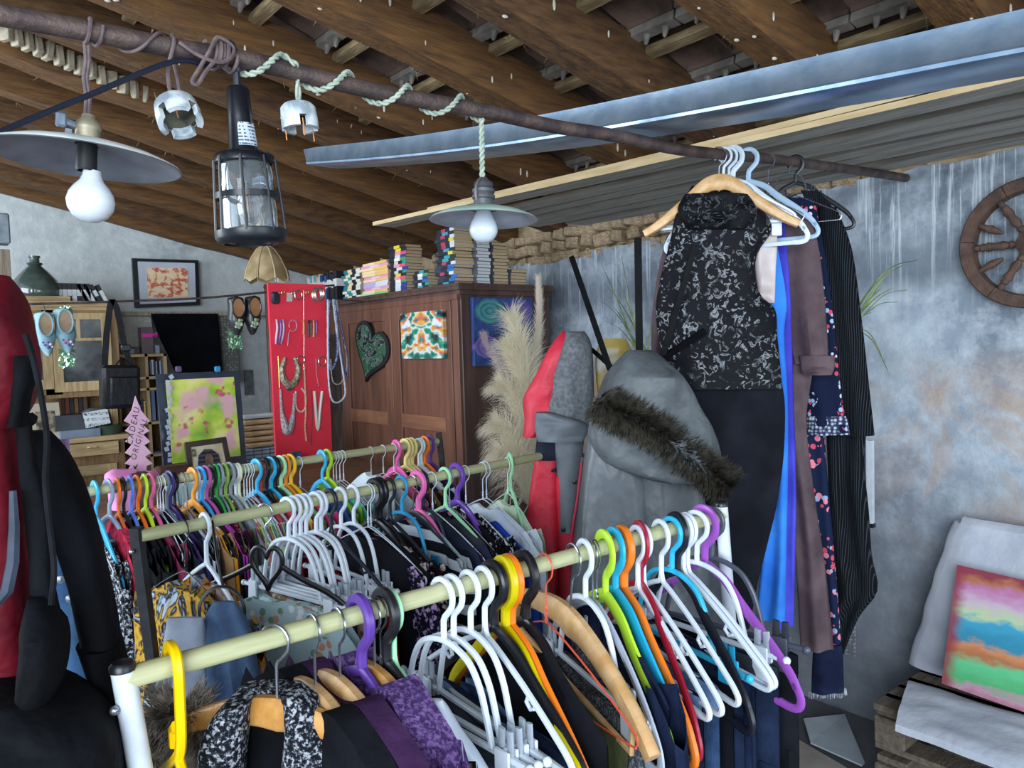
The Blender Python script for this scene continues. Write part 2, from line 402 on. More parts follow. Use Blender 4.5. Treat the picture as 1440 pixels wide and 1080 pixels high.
# tile courses
tm = MB()
def tl(u, v):
    x = .36 * u; y = .215 * v
    return (x, y, -.05 * u + .010 * (1 if .08 < v < .92 else 0) * (1 if .1 < u < .9 else 0))
tm.grid(tl, 8, 8); tm.obox((.345, .005, -.062), (.015, 0, 0), (0, .2, 0), (0, 0, .03))
tme = tm.mesh('tile', TILE)
lipm = MB().obox((0, 0, -.02), (.045, 0, 0), (0, .2, 0), (0, 0, .03))
for yy in (.05, .13): lipm.lathe([(.0, -.055), (.007, -.05), (.013, -.02)], (.028, yy, 0), 7)
lme = lipm.mesh('tile_lip', LIPM)
bme = MB().box((0, 0, 0), (.05, .46, .03), bev=.004).mesh('batten', BATT)
ROT = (0, math.atan(.22), 0)
rows = [.02 + .335 * k for k in range(-1, 10)]
nt_ = 0
for x in rows:
    if x > 3.1: continue
    for k in range(29):
        y = .55 + .207 * k
        if x < .3 and y < 2.5: continue
        if nt_ < 290:
            o = put('tile', tme, ce, V((x, y, zr(x) + .235 + .008 * random.random())) - O, (0, ROT[1] - .03, random.uniform(-.02, .02))); nt_ += 1
        if .55 < y < 4.2 and x > .2:
            put('tile_lip', lme, ce, V((x + .0, y, zr(x) + .178)) - O, (0, ROT[1], random.uniform(-.02, .02)))
    for a, b in zip(RY[4:], RY[5:]):
        if x > .1: put('batten', bme, ce, V((x + .095 + random.uniform(-.01, .01), (a + b) / 2 - .05, zr(x + .095) + .150)) - O, (random.uniform(-.02, .02), ROT[1], random.uniform(-.015, .015)))
# row of lath stubs jammed beside one rafter
sme = MB().box((0, 0, 0), (.026, .05, .075), bev=.003).mesh('lath_stub', M('857b68', 'b3a892', 20, .9, bump=.4))
for k in range(15):
    t = k / 14; q = hP(8 + 208 * t, 44 + 96 * t, (0, 0, zr(0) + .05), (.22, 0, 1))
    put('lath_stub', sme, ce, q - O, (random.uniform(-.25, .25), random.uniform(-.25, .25), random.uniform(.1, .7) if k < 10 else random.uniform(.3, 1.4)))
# ================================================================ things hung overhead
YR = 1.29
RODP = [(-220, -28), (-60, 9), (0, 21), (120, 43), (240, 67), (320, 80), (400, 97), (470, 115), (560, 135), (680, 156), (780, 178), (860, 190), (960, 211), (1060, 221), (1110, 227), (1200, 239), (1275, 250)]
RODW = [hY(x, y, YR) for x, y in RODP]
RODW.insert(0, RODW[0] + V((-1.5, 0, -.02)))
RODW[-1] = V((XW + .04, YR, RODW[-1].z))
RUST = M('4a3f40', '6b5a55', 18, .6, .55, bump=.4, bscale=70)
o = MB().tube([V(q) for q in smooth_path([tuple(q) for q in RODW], 5)], .0158, 12).build('iron_rod', RUST)
tag(o, 'long rusty iron rod crossing the room under the rafters, ending in the plaster wall', 'rod')
def rod_at(x):
    for a, b in zip(RODW, RODW[1:]):
        if a.x <= x <= b.x: return a.lerp(b, (x - a.x) / (b.x - a.x))
    return RODW[-1].copy() if x > RODW[-1].x else RODW[0].copy()
def rod_px(px):
    for a, b in zip(RODP, RODP[1:]):
        if a[0] <= px <= b[0]:
            t = (px - a[0]) / (b[0] - a[0]); return rod_at(hY(px, a[1] + (b[1] - a[1]) * t, YR).x)
    return RODW[-1]
def wind(x0, x1, turns, r, n=40, ph=0):
    out = []
    for i in range(n + 1):
        t = i / n; q = rod_at(x0 + (x1 - x0) * t); a = ph + 2 * pi * turns * t
        out.append(q + V((0, r * sin(a), r * cos(a))))
    return out
def strands(path, off, r, turns, k=2, seg=6):
    """k wires twisted about a path"""
    mb = MB(); n = len(path)
    for s in range(k):
        pp = []
        for i, q in enumerate(path):
            t = (path[min(i + 1, n - 1)] - path[max(i - 1, 0)]).normalized(); a = t.orthogonal().normalized() if abs(t.z) > .9 else t.cross(V((0, 0, 1))).normalized(); b = t.cross(a)
            g = 2 * pi * turns * i / n + 2 * pi * s / k; pp.append(q + (a * cos(g) + b * sin(g)) * off)
        mb.tube(pp, r, seg)
    return mb
BROWNC = M('54474a', '6d5d5c', 40, .7); GREENC = M('8b9c90', 'b5bfae', 40, .75); BLACKP = M('14171f', rough=.35)
BLACKM = M('17181c', rough=.55); BRASS = M('8c8670', 'a59a78', 20, .45, .6)

# left pendant lamp
P0 = hY(122, 222, YR); a0 = rod_px(121)
L1 = thing('pendant_lamp', 'pendant lamp with wide white enamel shade and round opal bulb, hung by brown cord', 'lamp', P0, 'old lamps hung on the iron rod', rot=(radians(2), radians(5), 0))
BODY = M('9a927c', '776f60', 30, .5, .4)
MB().lathe([(.0, .064), (.009, .064), (.010, .058), (.015, .054), (.0185, .046), (.0185, .042), (.0172, .04), (.0172, .028), (.0165, .026), (.0185, .022)], seg=24).build('socket_cap', BODY, L1, local=True)
mb = MB().tube([(-.015, 0, .044), (-.03, -.003, .046)], .006, 8).box((-.036, -.005, .047), (.014, .012, .022), bev=.003).box((-.026, -.004, .032), (.008, .008, .008)); mb.build('switch_key', M('5a6473', '7b8798', 30, .4, .3), L1, local=True)
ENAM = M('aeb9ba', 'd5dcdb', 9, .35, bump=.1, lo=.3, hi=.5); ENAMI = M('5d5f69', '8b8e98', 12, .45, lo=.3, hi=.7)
sh = [(.017, .024), (.03, .024), (.07, .017), (.105, .008), (.130, -.002), (.1325, -.005)]
MB().lathe(sh, seg=48).build('lamp_shade', ENAM, L1, local=True)
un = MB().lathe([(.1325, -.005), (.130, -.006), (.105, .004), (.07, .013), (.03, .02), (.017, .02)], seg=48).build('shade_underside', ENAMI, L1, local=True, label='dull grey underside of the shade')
MB().lathe([(.014, .02), (.0145, -.017), (.0125, -.02)], seg=20).build('bulb_holder', BLACKM, L1, local=True)
OPAL = M('d9dfe6', rough=.12, coat=.4)
MB().lathe([(.0122, -.018), (.0135, -.026), (.017, -.034), (.025, -.043), (.031, -.053), (.0335, -.064), (.031, -.076), (.024, -.087), (.012, -.094), (.0, -.096)], (.008, 0, 0), seg=28).build('light_bulb', OPAL, L1, local=True)
c0 = P0 + V((.004, 0, .064)); cp = [c0] + [c0.lerp(a0 + V((0, .002, -.016)), t) + V((.002 * sin(3 * t * pi), 0, 0)) for t in (.25, .5, .75, 1)]
mb = MB()
for dx in (-.0022, .0022): mb.tube([q + V((dx, 0, 0)) for q in cp], .003, 6)
x0 = a0.x; mb.tube(wind(x0 - .002, x0 + .02, 1.3, .0185, 24, pi), .0032, 6); mb.tube(wind(x0 + .02, rod_px(236).x, 1.0, .0185, 30, 0.4), .003, 6)
mb.v = [tuple(L1.rotation_euler.to_matrix().inverted() @ (V(q) - P0)) for q in mb.v]
mb.build('lamp_cord', BROWNC, L1, local=True)

# pendant lamp further along
P0 = hY(680, 303, YR); a0 = rod_px(677)
L2 = thing('pendant_lamp', 'smaller pendant lamp with shallow pale green enamel shade on a twisted pale flex', 'lamp', P0, 'old lamps hung on the iron rod', rot=(radians(1), radians(2), .4))
MB().lathe([(.0, .08), (.008, .08), (.012, .074), (.019, .07), (.021, .064), (.018, .06), (.024, .055), (.024, .049), (.021, .046), (.0245, .042), (.0245, .036), (.021, .033), (.021, .022), (.03, .016), (.03, .012)], seg=24).build('socket_cap', M('4a4c52', '6a6a6c', 20, .5, .2), L2, local=True)
mb = MB(); mb.tube([(.033 * cos(a), 0, .045 + .034 * sin(a)) for a in [radians(-30 + 240 * k / 20) for k in range(21)]], .0028, 7); mb.build('bail', M('5f6266', '86898b', 20, .5, .5), L2, local=True)
MB().lathe([(.02, .020), (.045, .016), (.085, .006), (.112, -.006), (.116, -.01)], seg=44).build('lamp_shade', M('8fb0a4', 'b9cfc6', 8, .35, lo=.35, hi=.6), L2, local=True)
MB().lathe([(.116, -.01), (.112, -.011), (.085, .002), (.045, .012), (.02, .016)], seg=44).build('shade_underside', M('9aa0ad', 'bcc2ce', 10, .4), L2, local=True, label='pale enamel underside of the shade')
MB().lathe([(.016, .008), (.022, -.006), (.027, -.016), (.030, -.026), (.0305, -.035), (.027, -.044), (.02, -.053), (.01, -.058), (0, -.059)], seg=26).build('light_bulb', M('c9d2dc', rough=.08, coat=.6), L2, local=True)
c0 = P0 + V((0, 0, .08)); pt = [c0.lerp(a0 + V((0, 0, -.017)), i / 40) for i in range(41)]
mb = strands(pt, .0032, .0033, 5)
mb.v = [tuple(L2.rotation_euler.to_matrix().inverted() @ (V(q) - P0)) for q in mb.v]; mb.build('lamp_cord', GREENC, L2, local=True)

# twisted flex wound along the rod between the knot and that lamp
pth = wind(rod_px(340).x, rod_px(678).x, 4.0, .0215, 150, 2.6)
tag(strands(pth, .003, .0031, 26).build('twisted_flex', GREENC), 'pale green twisted flex wound along the iron rod between the lamps', 'cable')

# knot of brown cord and pale flex around the rod
xk = rod_px(300).x; mb = MB()
for k in range(4): mb.tube(wind(xk - .012 + .009 * k, xk + .006 + .009 * k, 1.15, .020 + .003 * (k % 2), 20, k * 1.2), .0034, 6)
q = rod_at(xk); mb.tube([V(t) for t in smooth_path([tuple(q + V(d)) for d in ((-.06, -.02, .0), (-.03, -.024, -.016), (.0, -.025, -.02), (.02, -.024, -.008), (.026, -.02, .012), (.0, -.024, .02), (-.014, -.026, -.004), (-.03, -.02, -.034), (-.042, -.018, -.056), (-.034, -.018, -.06), (-.022, -.02, -.04), (-.006, -.024, -.018))], 5)], .0034, 6)
tag(mb.build('knotted_cord', BROWNC), 'knot of brown cord tied round the iron rod above the black caged lamp', 'cord')

# inspection lamp
P0 = hY(343, 218, YR); a0 = rod_px(322)
L3 = thing('inspection_lamp', 'black caged inspection lamp hanging by its thick black cable, filament bulb inside', 'lamp', P0, 'old lamps hung on the iron rod', rot=(0, radians(-3), .2))
MB().lathe([(0, .112), (.016, .112), (.0185, .108), (.02, .06), (.024, .01), (.026, .004), (.046, 0), (.0495, -.004), (.0495, -.014), (.045, -.016)], seg=28).build('handle', M('10131b', rough=.28), L3, local=True)
m, nt, p, N, L = newmat('sticker'); vec = coords(nt)
wv = N.new('ShaderNodeTexWave'); wv.bands_direction = 'Z'; wv.inputs['Scale'].default_value = 55; L.new(vec, wv.inputs[0])
gn = ntex(nt, coords(nt, 'Object', (260, 260, 40)), 1.0, 2)
L.new(mix(nt, math_(nt, 'MULTIPLY', math_(nt, 'GREATER_THAN', wv.outputs['Fac'], .55), math_(nt, 'GREATER_THAN', gn, .5)), H('b9c6d6'), H('3b4454')), p.inputs['Base Color'])
def stick(u, v, z0, z1, a0_, a1_):
    a = a0_ + (a1_ - a0_) * v; z = z0 + (z1 - z0) * u
    r = .0213 + (.0255 - .0213) * (.06 - z) / .06 if z < .06 else .0205
    return (r * cos(a), r * sin(a), z)
MB().grid(lambda u, v: stick(u, v, .012, .05, -2.4, -.9), 4, 10).build('rating_label', m, L3, local=True, label='small white rating sticker')
cg = MB()
def ring(r, z, h): cg.lathe([(r - .004, z), (r, z), (r, z - h), (r - .004, z - h), (r - .004, z)], seg=32)
ring(.0535, -.065, .01)
MB().lathe([(.053, -.126), (.0595, -.128), (.0595, -.14), (.054, -.148), (.046, -.15), (.046, -.146), (.03, -.15), (.027, -.143)], seg=32).build('bottom_ring', BLACKP, L3, local=True)
for k in range(8):
    a = 2 * pi * k / 8 + .1; cg.tube([(.0495 * cos(a), .0495 * sin(a), -.008), (.0535 * cos(a), .0535 * sin(a), -.07), (.0575 * cos(a), .0575 * sin(a), -.132)], .0025, 6)
cg.build('cage', BLACKP, L3, local=True)
MB().lathe([(.04, -.012), (.044, -.03), (.046, -.12), (.04, -.138), (.02, -.142), (0, -.143)], seg=28).build('glass_jar', glass('clear_glass', 'd8e2ea', .04, .12), L3, local=True)
MB().lathe([(.013, -.01), (.014, -.04), (.012, -.045)], seg=16).build('bulb_socket', M('9aa2ad', rough=.4), L3, local=True)
bl = MB().lathe([(.012, -.045), (.02, -.06), (.026, -.08), (.024, -.1), (.012, -.113), (0, -.115)], seg=20).build('light_bulb', glass('bulb_glass', 'e8eef2', .02, .1), L3, local=True)
mb = MB()
for k in range(4): a = k * pi / 2; mb.tube([(.008 * cos(a), .008 * sin(a), -.055), (.007 * cos(a), .007 * sin(a), -.098)], .0012, 5)
mb.build('filament', M('c9903a', rough=.3, metal=.4), bl, local=True)
c0 = L3.rotation_euler.to_matrix() @ V((0, 0, .112)) + P0
pp = smooth_path([tuple(q) for q in (hY(-120, 245, 1.2), hY(0, 186, 1.24), hY(120, 136, 1.26), hY(245, 86, 1.272), a0 + V((-.03, -.006, -.022)), a0 + V((0, -.01, .022)), a0 + V((.012, -.008, -.02)), c0 + V((-.001, 0, .03)), c0)], 6)
mb = MB().tube([V(q) for q in pp], .0042, 8).tube([c0 + V((-.001, 0, .04)), c0], .0062, 8)
inv = L3.rotation_euler.to_matrix().inverted(); mb.v = [tuple(inv @ (V(q) - P0)) for q in mb.v]; mb.build('cable', M('131a2c', rough=.4), L3, local=True)

# two bare lamp holders
CER = M('8d9aa4', 'd3dbe0', 22, .45, lo=.4, hi=.55, bump=.15)
def holder(px, py, rot, label, copper, r=.034):
    P = hY(px, py, YR)
    h = thing('lamp_holder', label, 'lamp holder', P, 'old lamps hung on the iron rod', rot=rot)
    mb = MB(); seg = 28
    out_ = [(0, .026), (r * .8, .026), (r * .97, .02), (r, .006), (r * 1.02, .004), (r * 1.02, -.0)]
    mb.lathe(out_, seg=seg)
    for a0_, a1_ in ((.25, 1.35), (1.75, 3.1), (3.5, 4.6), (5.0, 6.05)):     # rim with notches
        n_ = 6
        for rr, fl in ((r * 1.02, 0), (r * .78, 1)):
            mb.add([(rr * cos(a0_ + (a1_ - a0_) * k / n_), rr * sin(a0_ + (a1_ - a0_) * k / n_), z) for k in range(n_ + 1) for z in (0, -.018)], [(2 * k, 2 * k + 1, 2 * k + 3, 2 * k + 2) for k in range(n_)])
        mb.add([(rr * cos(a0_ + (a1_ - a0_) * k / n_), rr * sin(a0_ + (a1_ - a0_) * k / n_), -.018) for k in range(n_ + 1) for rr in (r * .78, r * 1.02)], [(2 * k, 2 * k + 1, 2 * k + 3, 2 * k + 2) for k in range(n_)])
        for a in (a0_, a1_): mb.add([(q * cos(a), q * sin(a), z) for q in (r * .78, r * 1.02) for z in (0, -.018)], [(0, 1, 3, 2)])
    mb.build('porcelain_body', CER, h, local=True)
    MB().lathe([(r * 1.0, .001), (r * .78, -.001), (r * .72, .014), (0, .016)], seg=24).build('hollow', M('3d3d36', '6b6a5c', 30, .7), h, local=True, label='dark hollow inside of the holder')
    mb = MB()
    for a in copper: mb.tube([(r * .8 * cos(a), r * .8 * sin(a), -.005), (r * .82 * cos(a), r * .82 * sin(a), -.036)], .0012, 5)
    mb.build('contact_wire', M('b5794a', rough=.4, metal=.7), h, local=True)
    return h, P
def holder_cord(h, P, path, mat_, tw=0):
    inv = h.rotation_euler.to_matrix().inverted()
    pp = [V(q) for q in smooth_path([tuple(q) for q in path], 8)]
    mb = strands(pp, .0028, .0028, tw) if tw else MB().tube(pp, .0032, 7)
    mb.v = [tuple(inv @ (V(q) - P)) for q in mb.v]; mb.build('lamp_cord', mat_, h, local=True)
h, P = holder(251, 162, (radians(-32), radians(10), .3), 'bare porcelain lamp holder tilted open towards the room, on a looped brown cord', (3.9,))
a = rod_px(243); top = P + h.rotation_euler.to_matrix() @ V((0, 0, .026))
holder_cord(h, P, [top + V((-.004, 0, 0)), top.lerp(a, .5) + V((-.012, -.012, 0)), a + V((-.004, -.02, 0)), a + V((0, 0, .02)), a + V((.004, .019, -.005)), top.lerp(a, .5) + V((.008, .008, 0)), top + V((.01, 0, 0))], BROWNC)
h, P = holder(421, 168, (radians(-4), radians(2), 1.2), 'bare porcelain lamp holder hanging upright on pale flex, thin wires below', (1.5, 3.3, 5.2), .0315)
a = rod_px(404); top = P + V((0, 0, .026))
holder_cord(h, P, [top, top + V((0, 0, .04)), top + V((-.004, -.008, .062)), a + V((.004, -.02, .006)), a + V((-.01, -.006, .02)), a + V((-.025, .014, .012))], GREENC, 3)

# ---------------------------------------------------------------- galvanised channel lying on the rod
GALV = M('93adc8', 'aac2da', 14, .34, .85, bump=.06, bscale=40)
GDARK = M('6f7f92', '8494a8', 10, .5, .5)
def bz(y):
    t = (y - 3.13) / (.43 - 3.13); return 2.415 + (2.05 - 2.415) * t - .035 * sin(pi * max(0, min(1, t)))
prof = [(.012, .060), (.0, .060), (.0, .012), (-.004, .006), (-.002, .0), (.004, -.003), (.14, -.003), (.144, .0), (.144, .06), (.132, .06), (.132, .057), (.141, .057), (.141, .0), (.004, .001), (.003, .012), (.003, .057), (.012, .057)]
mb = MB(); ny = 40; k = len(prof)
for i in range(ny + 1):
    y = -.5 + 3.63 * i / ny
    for x, z in prof: mb.v.append((1.452 + x + (.03 * (1 - (z > .01)) if False else 0), y + (z * .5 if i == ny else 0), bz(y) + z * 1.15))
for i in range(ny):
    for j in range(k): mb.f.append((i * k + j, i * k + (j + 1) % k, (i + 1) * k + (j + 1) % k, (i + 1) * k + j)); mb.m.append(0)
mb.f += [tuple(range(k)), tuple(ny * k + j for j in range(k))[::-1]]; mb.m += [0, 0]
tag(mb.build('steel_channel', GALV), 'long bluish galvanised steel channel slung under the rafters', 'steel beam')

# ---------------------------------------------------------------- planks laid over the rod along the eaves wall
PK = [(2.235, 1.955, 2.95, 2.222, .13), (2.245, 1.90, 3.30, 2.198, .12), (2.375, 2.13, 3.0, 2.196, .105), (2.49, 2.27, 2.98, 2.203, .10), (2.60, 2.40, 2.9, 2.197, .10), (2.715, 2.53, 2.95, 2.205, .11), (2.85, 2.68, 2.8, 2.20, .13)]
PLG = M('55514a', '69645c', 3, .85, stretch=(14, 1.2, 14))
PLK = M('8f8b81', 'b0aba0', 3, .85, stretch=(14, 1.2, 14), bump=.3); PLE = M('c9ad80', 'dcc49a', 4, .8, stretch=(10, 1, 10))
lb = ['uppermost pale edged plank of the stack laid over the iron rod', 'second plank down, its sawn end reaching furthest over the wardrobe', 'third grey plank from the room side of the stack over the rod', 'fourth grey plank from the room side of the stack over the rod', 'fifth grey plank from the room side, between two dark gaps', 'sixth grey plank from the room side of the stack over the rod', 'grey plank closest to the plaster wall, laid over the rod']
for q, (xa, xb, y1, z, wd) in enumerate(PK):
    mb = MB(); y0 = -.75; n = 8
    for i in range(n + 1):
        t = i / n; x = xa + (xb - xa) * (y0 + (y1 - y0) * t + .5) / (2.9 + .5); y = y0 + (y1 - y0) * t; zz = z + .004 * sin(i * .9 + q)
        mb.v += [(x, y, zz), (x + wd, y, zz + .002), (x + wd, y, zz + .018), (x, y, zz + .018)]
    for i in range(n):
        for j in range(4):
            mb.f.append((i * 4 + j, i * 4 + (j + 1) % 4, i * 4 + 4 + (j + 1) % 4, i * 4 + 4 + j)); mb.m.append(1 if j in (1, 3) else 0)
    mb.f += [(0, 1, 2, 3), (n * 4 + 3, n * 4 + 2, n * 4 + 1, n * 4)]; mb.m += [1, 1]
    tag(mb.build('timber_plank', [PLK, PLE if q < 2 else PLG], smooth=False), lb[q], 'plank', 'planks laid along the eaves')

# ---------------------------------------------------------------- ribbed glass lampshade hung further back
P0 = hY(373, 345, 4.9)
L4 = thing('pendant_lamp', 'lampshade of curved amber panels with pale ribs hanging on a chain from a rafter', 'lamp', P0)
n = 8; pr = [(.02, 0), (.06, -.03), (.10, -.09), (.135, -.17), (.145, -.225)]
PAN = M('a08a66', 'c4ae86', 12, .25, coat=.3); RIB = M('d0be93', rough=.35, metal=.3)
rb = MB()
for k in range(n):
    a0_ = 2 * pi * k / n + .06; a1_ = 2 * pi * (k + 1) / n - .06; mb = MB()
    for r, z in pr:
        sc_ = r; mb.v += [(sc_ * cos(a0_), sc_ * sin(a0_), z), (sc_ * 1.03 * cos((a0_ + a1_) / 2), sc_ * 1.03 * sin((a0_ + a1_) / 2), z - (.022 if z < -.2 else 0)), (sc_ * cos(a1_), sc_ * sin(a1_), z)]
    for i in range(len(pr) - 1): mb.f += [(3 * i, 3 * i + 1, 3 * i + 4, 3 * i + 3), (3 * i + 1, 3 * i + 2, 3 * i + 5, 3 * i + 4)]; mb.m += [0, 0]
    mb.build('shade_panel', PAN, L4, local=True)
    a = 2 * pi * k / n; rb = MB().tube([(r * 1.01 * cos(a), r * 1.01 * sin(a), z) for r, z in pr], .0055, 6); rb.build('shade_rib', RIB, L4, local=True)
MB().lathe([(0, .02), (.016, .018), (.024, 0), (.02, -.012)], seg=16).build('shade_cap', RIB, L4, local=True)
mb = MB()
for k in range(7):
    z = .03 + .028 * k; mb.tube([(.008 * cos(g) if k % 2 else 0, 0 if k % 2 else .008 * cos(g), z + .017 * sin(g)) for g in [2 * pi * j / 10 for j in range(10)]], .0025, 5, closed=True)
mb.build('chain', M('a89a70', rough=.4, metal=.5), L4, local=True)
# ================================================================ the three clothes rails
BAMB = M('a3a57a', 'c3c39b', 3, .55, stretch=(2, 26, 26), bump=.15, lo=.3, hi=.7)
WHITEP = M('d3dae3', 'c2cad6', 20, .35); BLACKR = M('16171b', '24262b', 30, .5)
RACKS = {}
def rack(key, label, a, b, z, rr, postm, tops, square, cap):
    A = hZ(a[0], a[1], z); B = hZ(b[0], b[1], z)
    t = thing('clothes_rail', label, 'clothes rail', ((A.x + B.x) / 2, (A.y + B.y) / 2, 0))
    d = (B - A).normalized()
    MB().tube([A - d * .012, A.lerp(B, .25), A.lerp(B, .5), A.lerp(B, .75), B + d * .012], rr, 14).build('wooden_rod', BAMB, t)
    for (x0, y0, x1, y1), P in zip(tops, (A, B)):
        n_ = V((d.y, -d.x, 0)) if False else V((-d.y, d.x, 0))
        T = hP(x0, y0, P, n_); Q = hP(x1, y1, P, n_); s = T.z / max(.05, T.z - Q.z); G = T + (Q - T) * s; G.z = .02
        mb = MB()
        if square: mb.tube([G, T], .0155, 4)
        else: mb.tube([G, T], .0145, 16)
        po = mb.build('post', postm, t)
        if cap: MB().lathe([(.0, .006), (.012, .005), (.0155, .001), (.0155, -.006)], T, 16).build('end_cap', BLACKP, po)
        MB().ball(T + V((-.013, -.008, -.05)), .006, 8, 6).build('screw', M('9aa1aa', rough=.3, metal=.8), po)
        MB().tube([G + V((0, -.26, -.0)), G + V((0, .26, 0))], .0145, 10).build('foot_bar', postm, t)
    RACKS[key] = (A, B, d, a, b, rr, math.atan2(d.y, d.x))
    return t
rack(1, 'front clothes rail, pale wooden rod on white round posts', (190, 950), (1010, 726), 1.2, .0145, WHITEP, ((172, 936, 197, 1080), (1014, 708, 1026, 870)), False, True)
rack(2, 'middle clothes rail, pale wooden rod on square black posts', (205, 752), (757, 642), 1.2, .0145, BLACKR, ((191, 742, 214, 925), (763, 624, 775, 742)), True, False)
rack(3, 'back clothes rail before the wardrobe, pale wooden rod and one thin black post showing', (112, 693), (612, 621), 1.2, .0145, BLACKR, ((96, 690, 110, 780), (617, 609, 623, 662)), True, False)
def rpos(key, px):
    A, B, d, a, b, rr, yaw = RACKS[key]; y = a[1] + (b[1] - a[1]) * (px - a[0]) / (b[0] - a[0])
    q = hP(px, y, A, (-d.y, d.x, 0)); s = (q - A).dot(d); return A + d * s

# ---------------------------------------------------------------- hanger shapes (rod along x, shoulders along y, hook hung on the origin)
HM = {}
def hook2d(R, top, neck, a):
    """points of a hook: rear tip, over the rod, down the front and back to the neck"""
    zc = top - R; pts = [((R) * cos(radians(g)), zc + R * sin(radians(g))) for g in range(-25, 200, 15)]
    pts += [(-R * .86, zc - R * .62), (-R * .35, zc - R * 1.15), (-R * .05, zc - R * 1.55), (0, neck)]
    pts = [(p[0], p[1]) for p in pts]
    return smooth_path(pts, 2)
def hparts(kind):
    if kind in HM: return HM[kind]
    out = []
    def part(n, mb): out.append((n, mb))
    if kind in ('tube', 'thick', 'skirt', 'childthick'):
        a = .0046 if kind != 'thick' else .0075
        R = .0245 if kind != 'thick' else .029
        part('hook', MB().ptube(hook2d(R, .0145 + a, -.075, a), a, a * .95))
    if kind == 'tube':
        sh = [(0, -.072), (.006, -.088), (.03, -.098), (.10, -.133), (.18, -.182), (.205, -.2), (.212, -.212), (.2, -.222), (.15, -.222), (0, -.222)]
        loop = smooth_path(sh, 3); loop = loop + [(-y, z) for y, z in loop[-2:0:-1]]
        part('shoulders', MB().ptube(loop, .0046, .0044, closed=True))
        for s in (-1, 1): part('strap_hook', MB().ptube([(s * .115, -.141), (s * .108, -.155), (s * .118, -.163), (s * .128, -.158)], .003, .003))
    if kind == 'skirt':
        mb = MB()
        for s in (-1, 1): mb.ptube(smooth_path([(0, -.075), (s * .028, -.079), (s * .06, -.094), (s * .082, -.125), (s * .095, -.165), (s * .105, -.205)], 4), .0048, .0045)
        part('shoulders', mb)
        part('clip_bar', MB().ptube([(-.178, -.205), (0, -.205), (.178, -.205)], .0048, .0045).ball((0, -.181, -.205), .0075, 8, 6).ball((0, .181, -.205), .0075, 8, 6))
        for s in (-1, 1):
            mb = MB()
            for sx in (-1, 1):
                for sy in (-1, 1):
                    mb.ptube(smooth_path([(s * .135 + sy * .008, -.235), (s * .135 + sy * .009, -.2), (s * .135 + sy * .0085, -.172), (s * .135 + sy * .008, -.165)], 2), .0065, .0028)
                k0 = len(mb.v) - 0
                mb.box((sx * .008, s * .135, -.222), (.005, .03, .062), bev=.0015)
            for i, q in enumerate(mb.v): pass
            mb.ball((0, s * .135, -.2), .009, 8, 6)
            part('clip', mb)
    if kind in ('molded', 'notched', 'thick'):
        w = {'molded': .0085, 'notched': .0125, 'thick': .0085}[kind]; b = {'molded': .0045, 'notched': .0045, 'thick': .006}[kind]
        if kind != 'thick': part('hook', MB().ptube(hook2d(.029, .0145 + .008, -.078, 0), .008, b))
        mb = MB()
        for s in (-1, 1):
            pth = smooth_path([(0, -.08), (s * .022, -.088), (s * .055, -.105), (s * .09, -.138), (s * .15, -.185), (s * .19, -.222), (s * .205, -.245)], 4)
            mb.ptube(pth, [w * (1.25 - .35 * abs(2 * i / (len(pth) - 1) - 1)) for i in range(len(pth))], b)
            if kind == 'notched':
                mb.ptube([(s * .205, -.24), (s * .2, -.262), (s * .185, -.268), (s * .17, -.255)], .009, b)
                mb.ptube([(s * .168, -.2), (s * .16, -.222), (s * .165, -.236)], .006, b)
                for q in range(9): mb.box((0, s * (.1 + .008 * q), -.1475 - .0066 * q - .012), (b * 1.6, .004, .006))
            else:
                mb.ptube(smooth_path([(s * .2, -.235), (s * .212, -.258), (s * .208, -.275), (s * .19, -.28), (s * .17, -.279)], 3), w * .85, b)
        part('shoulders', mb)
        if kind != 'notched': part('bar', MB().ptube([(-.19, -.28), (0, -.28), (.19, -.28)], w * .75, b * .9))
    if kind in ('wood', 'woodsmall', 'woodcoat', 'woodsteep'):
        k = .8 if kind == 'woodsmall' else 1
        part('hook', MB().ptube(hook2d(.021, .0165, -.08, 0), .0019, .0019, 6).ptube([(0, -.078), (0, -.1)], .0019, .0019, 6))
        mb = MB(); pth = smooth_path([(-.215 * k, -.172), (-.17 * k, -.143), (-.1 * k, -.116), (-.04, -.102), (0, -.101), (.04, -.102), (.1 * k, -.116), (.17 * k, -.143), (.215 * k, -.172)], 4)
        if kind == 'woodsteep': pth = smooth_path([(-.2, -.2), (-.16, -.178), (-.09, -.128), (-.035, -.084), (0, -.076), (.035, -.084), (.09, -.128), (.16, -.178), (.2, -.2)], 4)
        n = len(pth); mb.ptube(pth, [.011 + .012 * (1 - abs(2 * i / (n - 1) - 1)) ** 1.3 for i in range(n)], .0115, 10)
        part('shoulders', mb)
        if kind == 'wood': part('trouser_bar', MB().ptube([(-.17, -.16), (-.172, -.195), (0, -.197), (.172, -.195), (.17, -.16)], .0045, .0045))
    if kind == 'wire':
        h = hook2d(.02, .0158, -.07, 0)
        part('hook', MB().ptube(h, .0014, .0014, 5))
        tw = MB()
        for ph in (0, pi): tw.tube([(.0018 * cos(ph + g * 1.2), .0018 * sin(ph + g * 1.2), -.066 - .003 * g) for g in range(10)], .0013, 4)
        part('twist', tw)
        loop = smooth_path([(0, -.092), (.03, -.1), (.11, -.135), (.19, -.178), (.204, -.19), (.2, -.202), (.18, -.204), (0, -.204)], 3); loop = loop + [(-y, z) for y, z in loop[-2:0:-1]]
        part('shoulders', MB().ptube(loop, .0014, .0014, 5, closed=True))
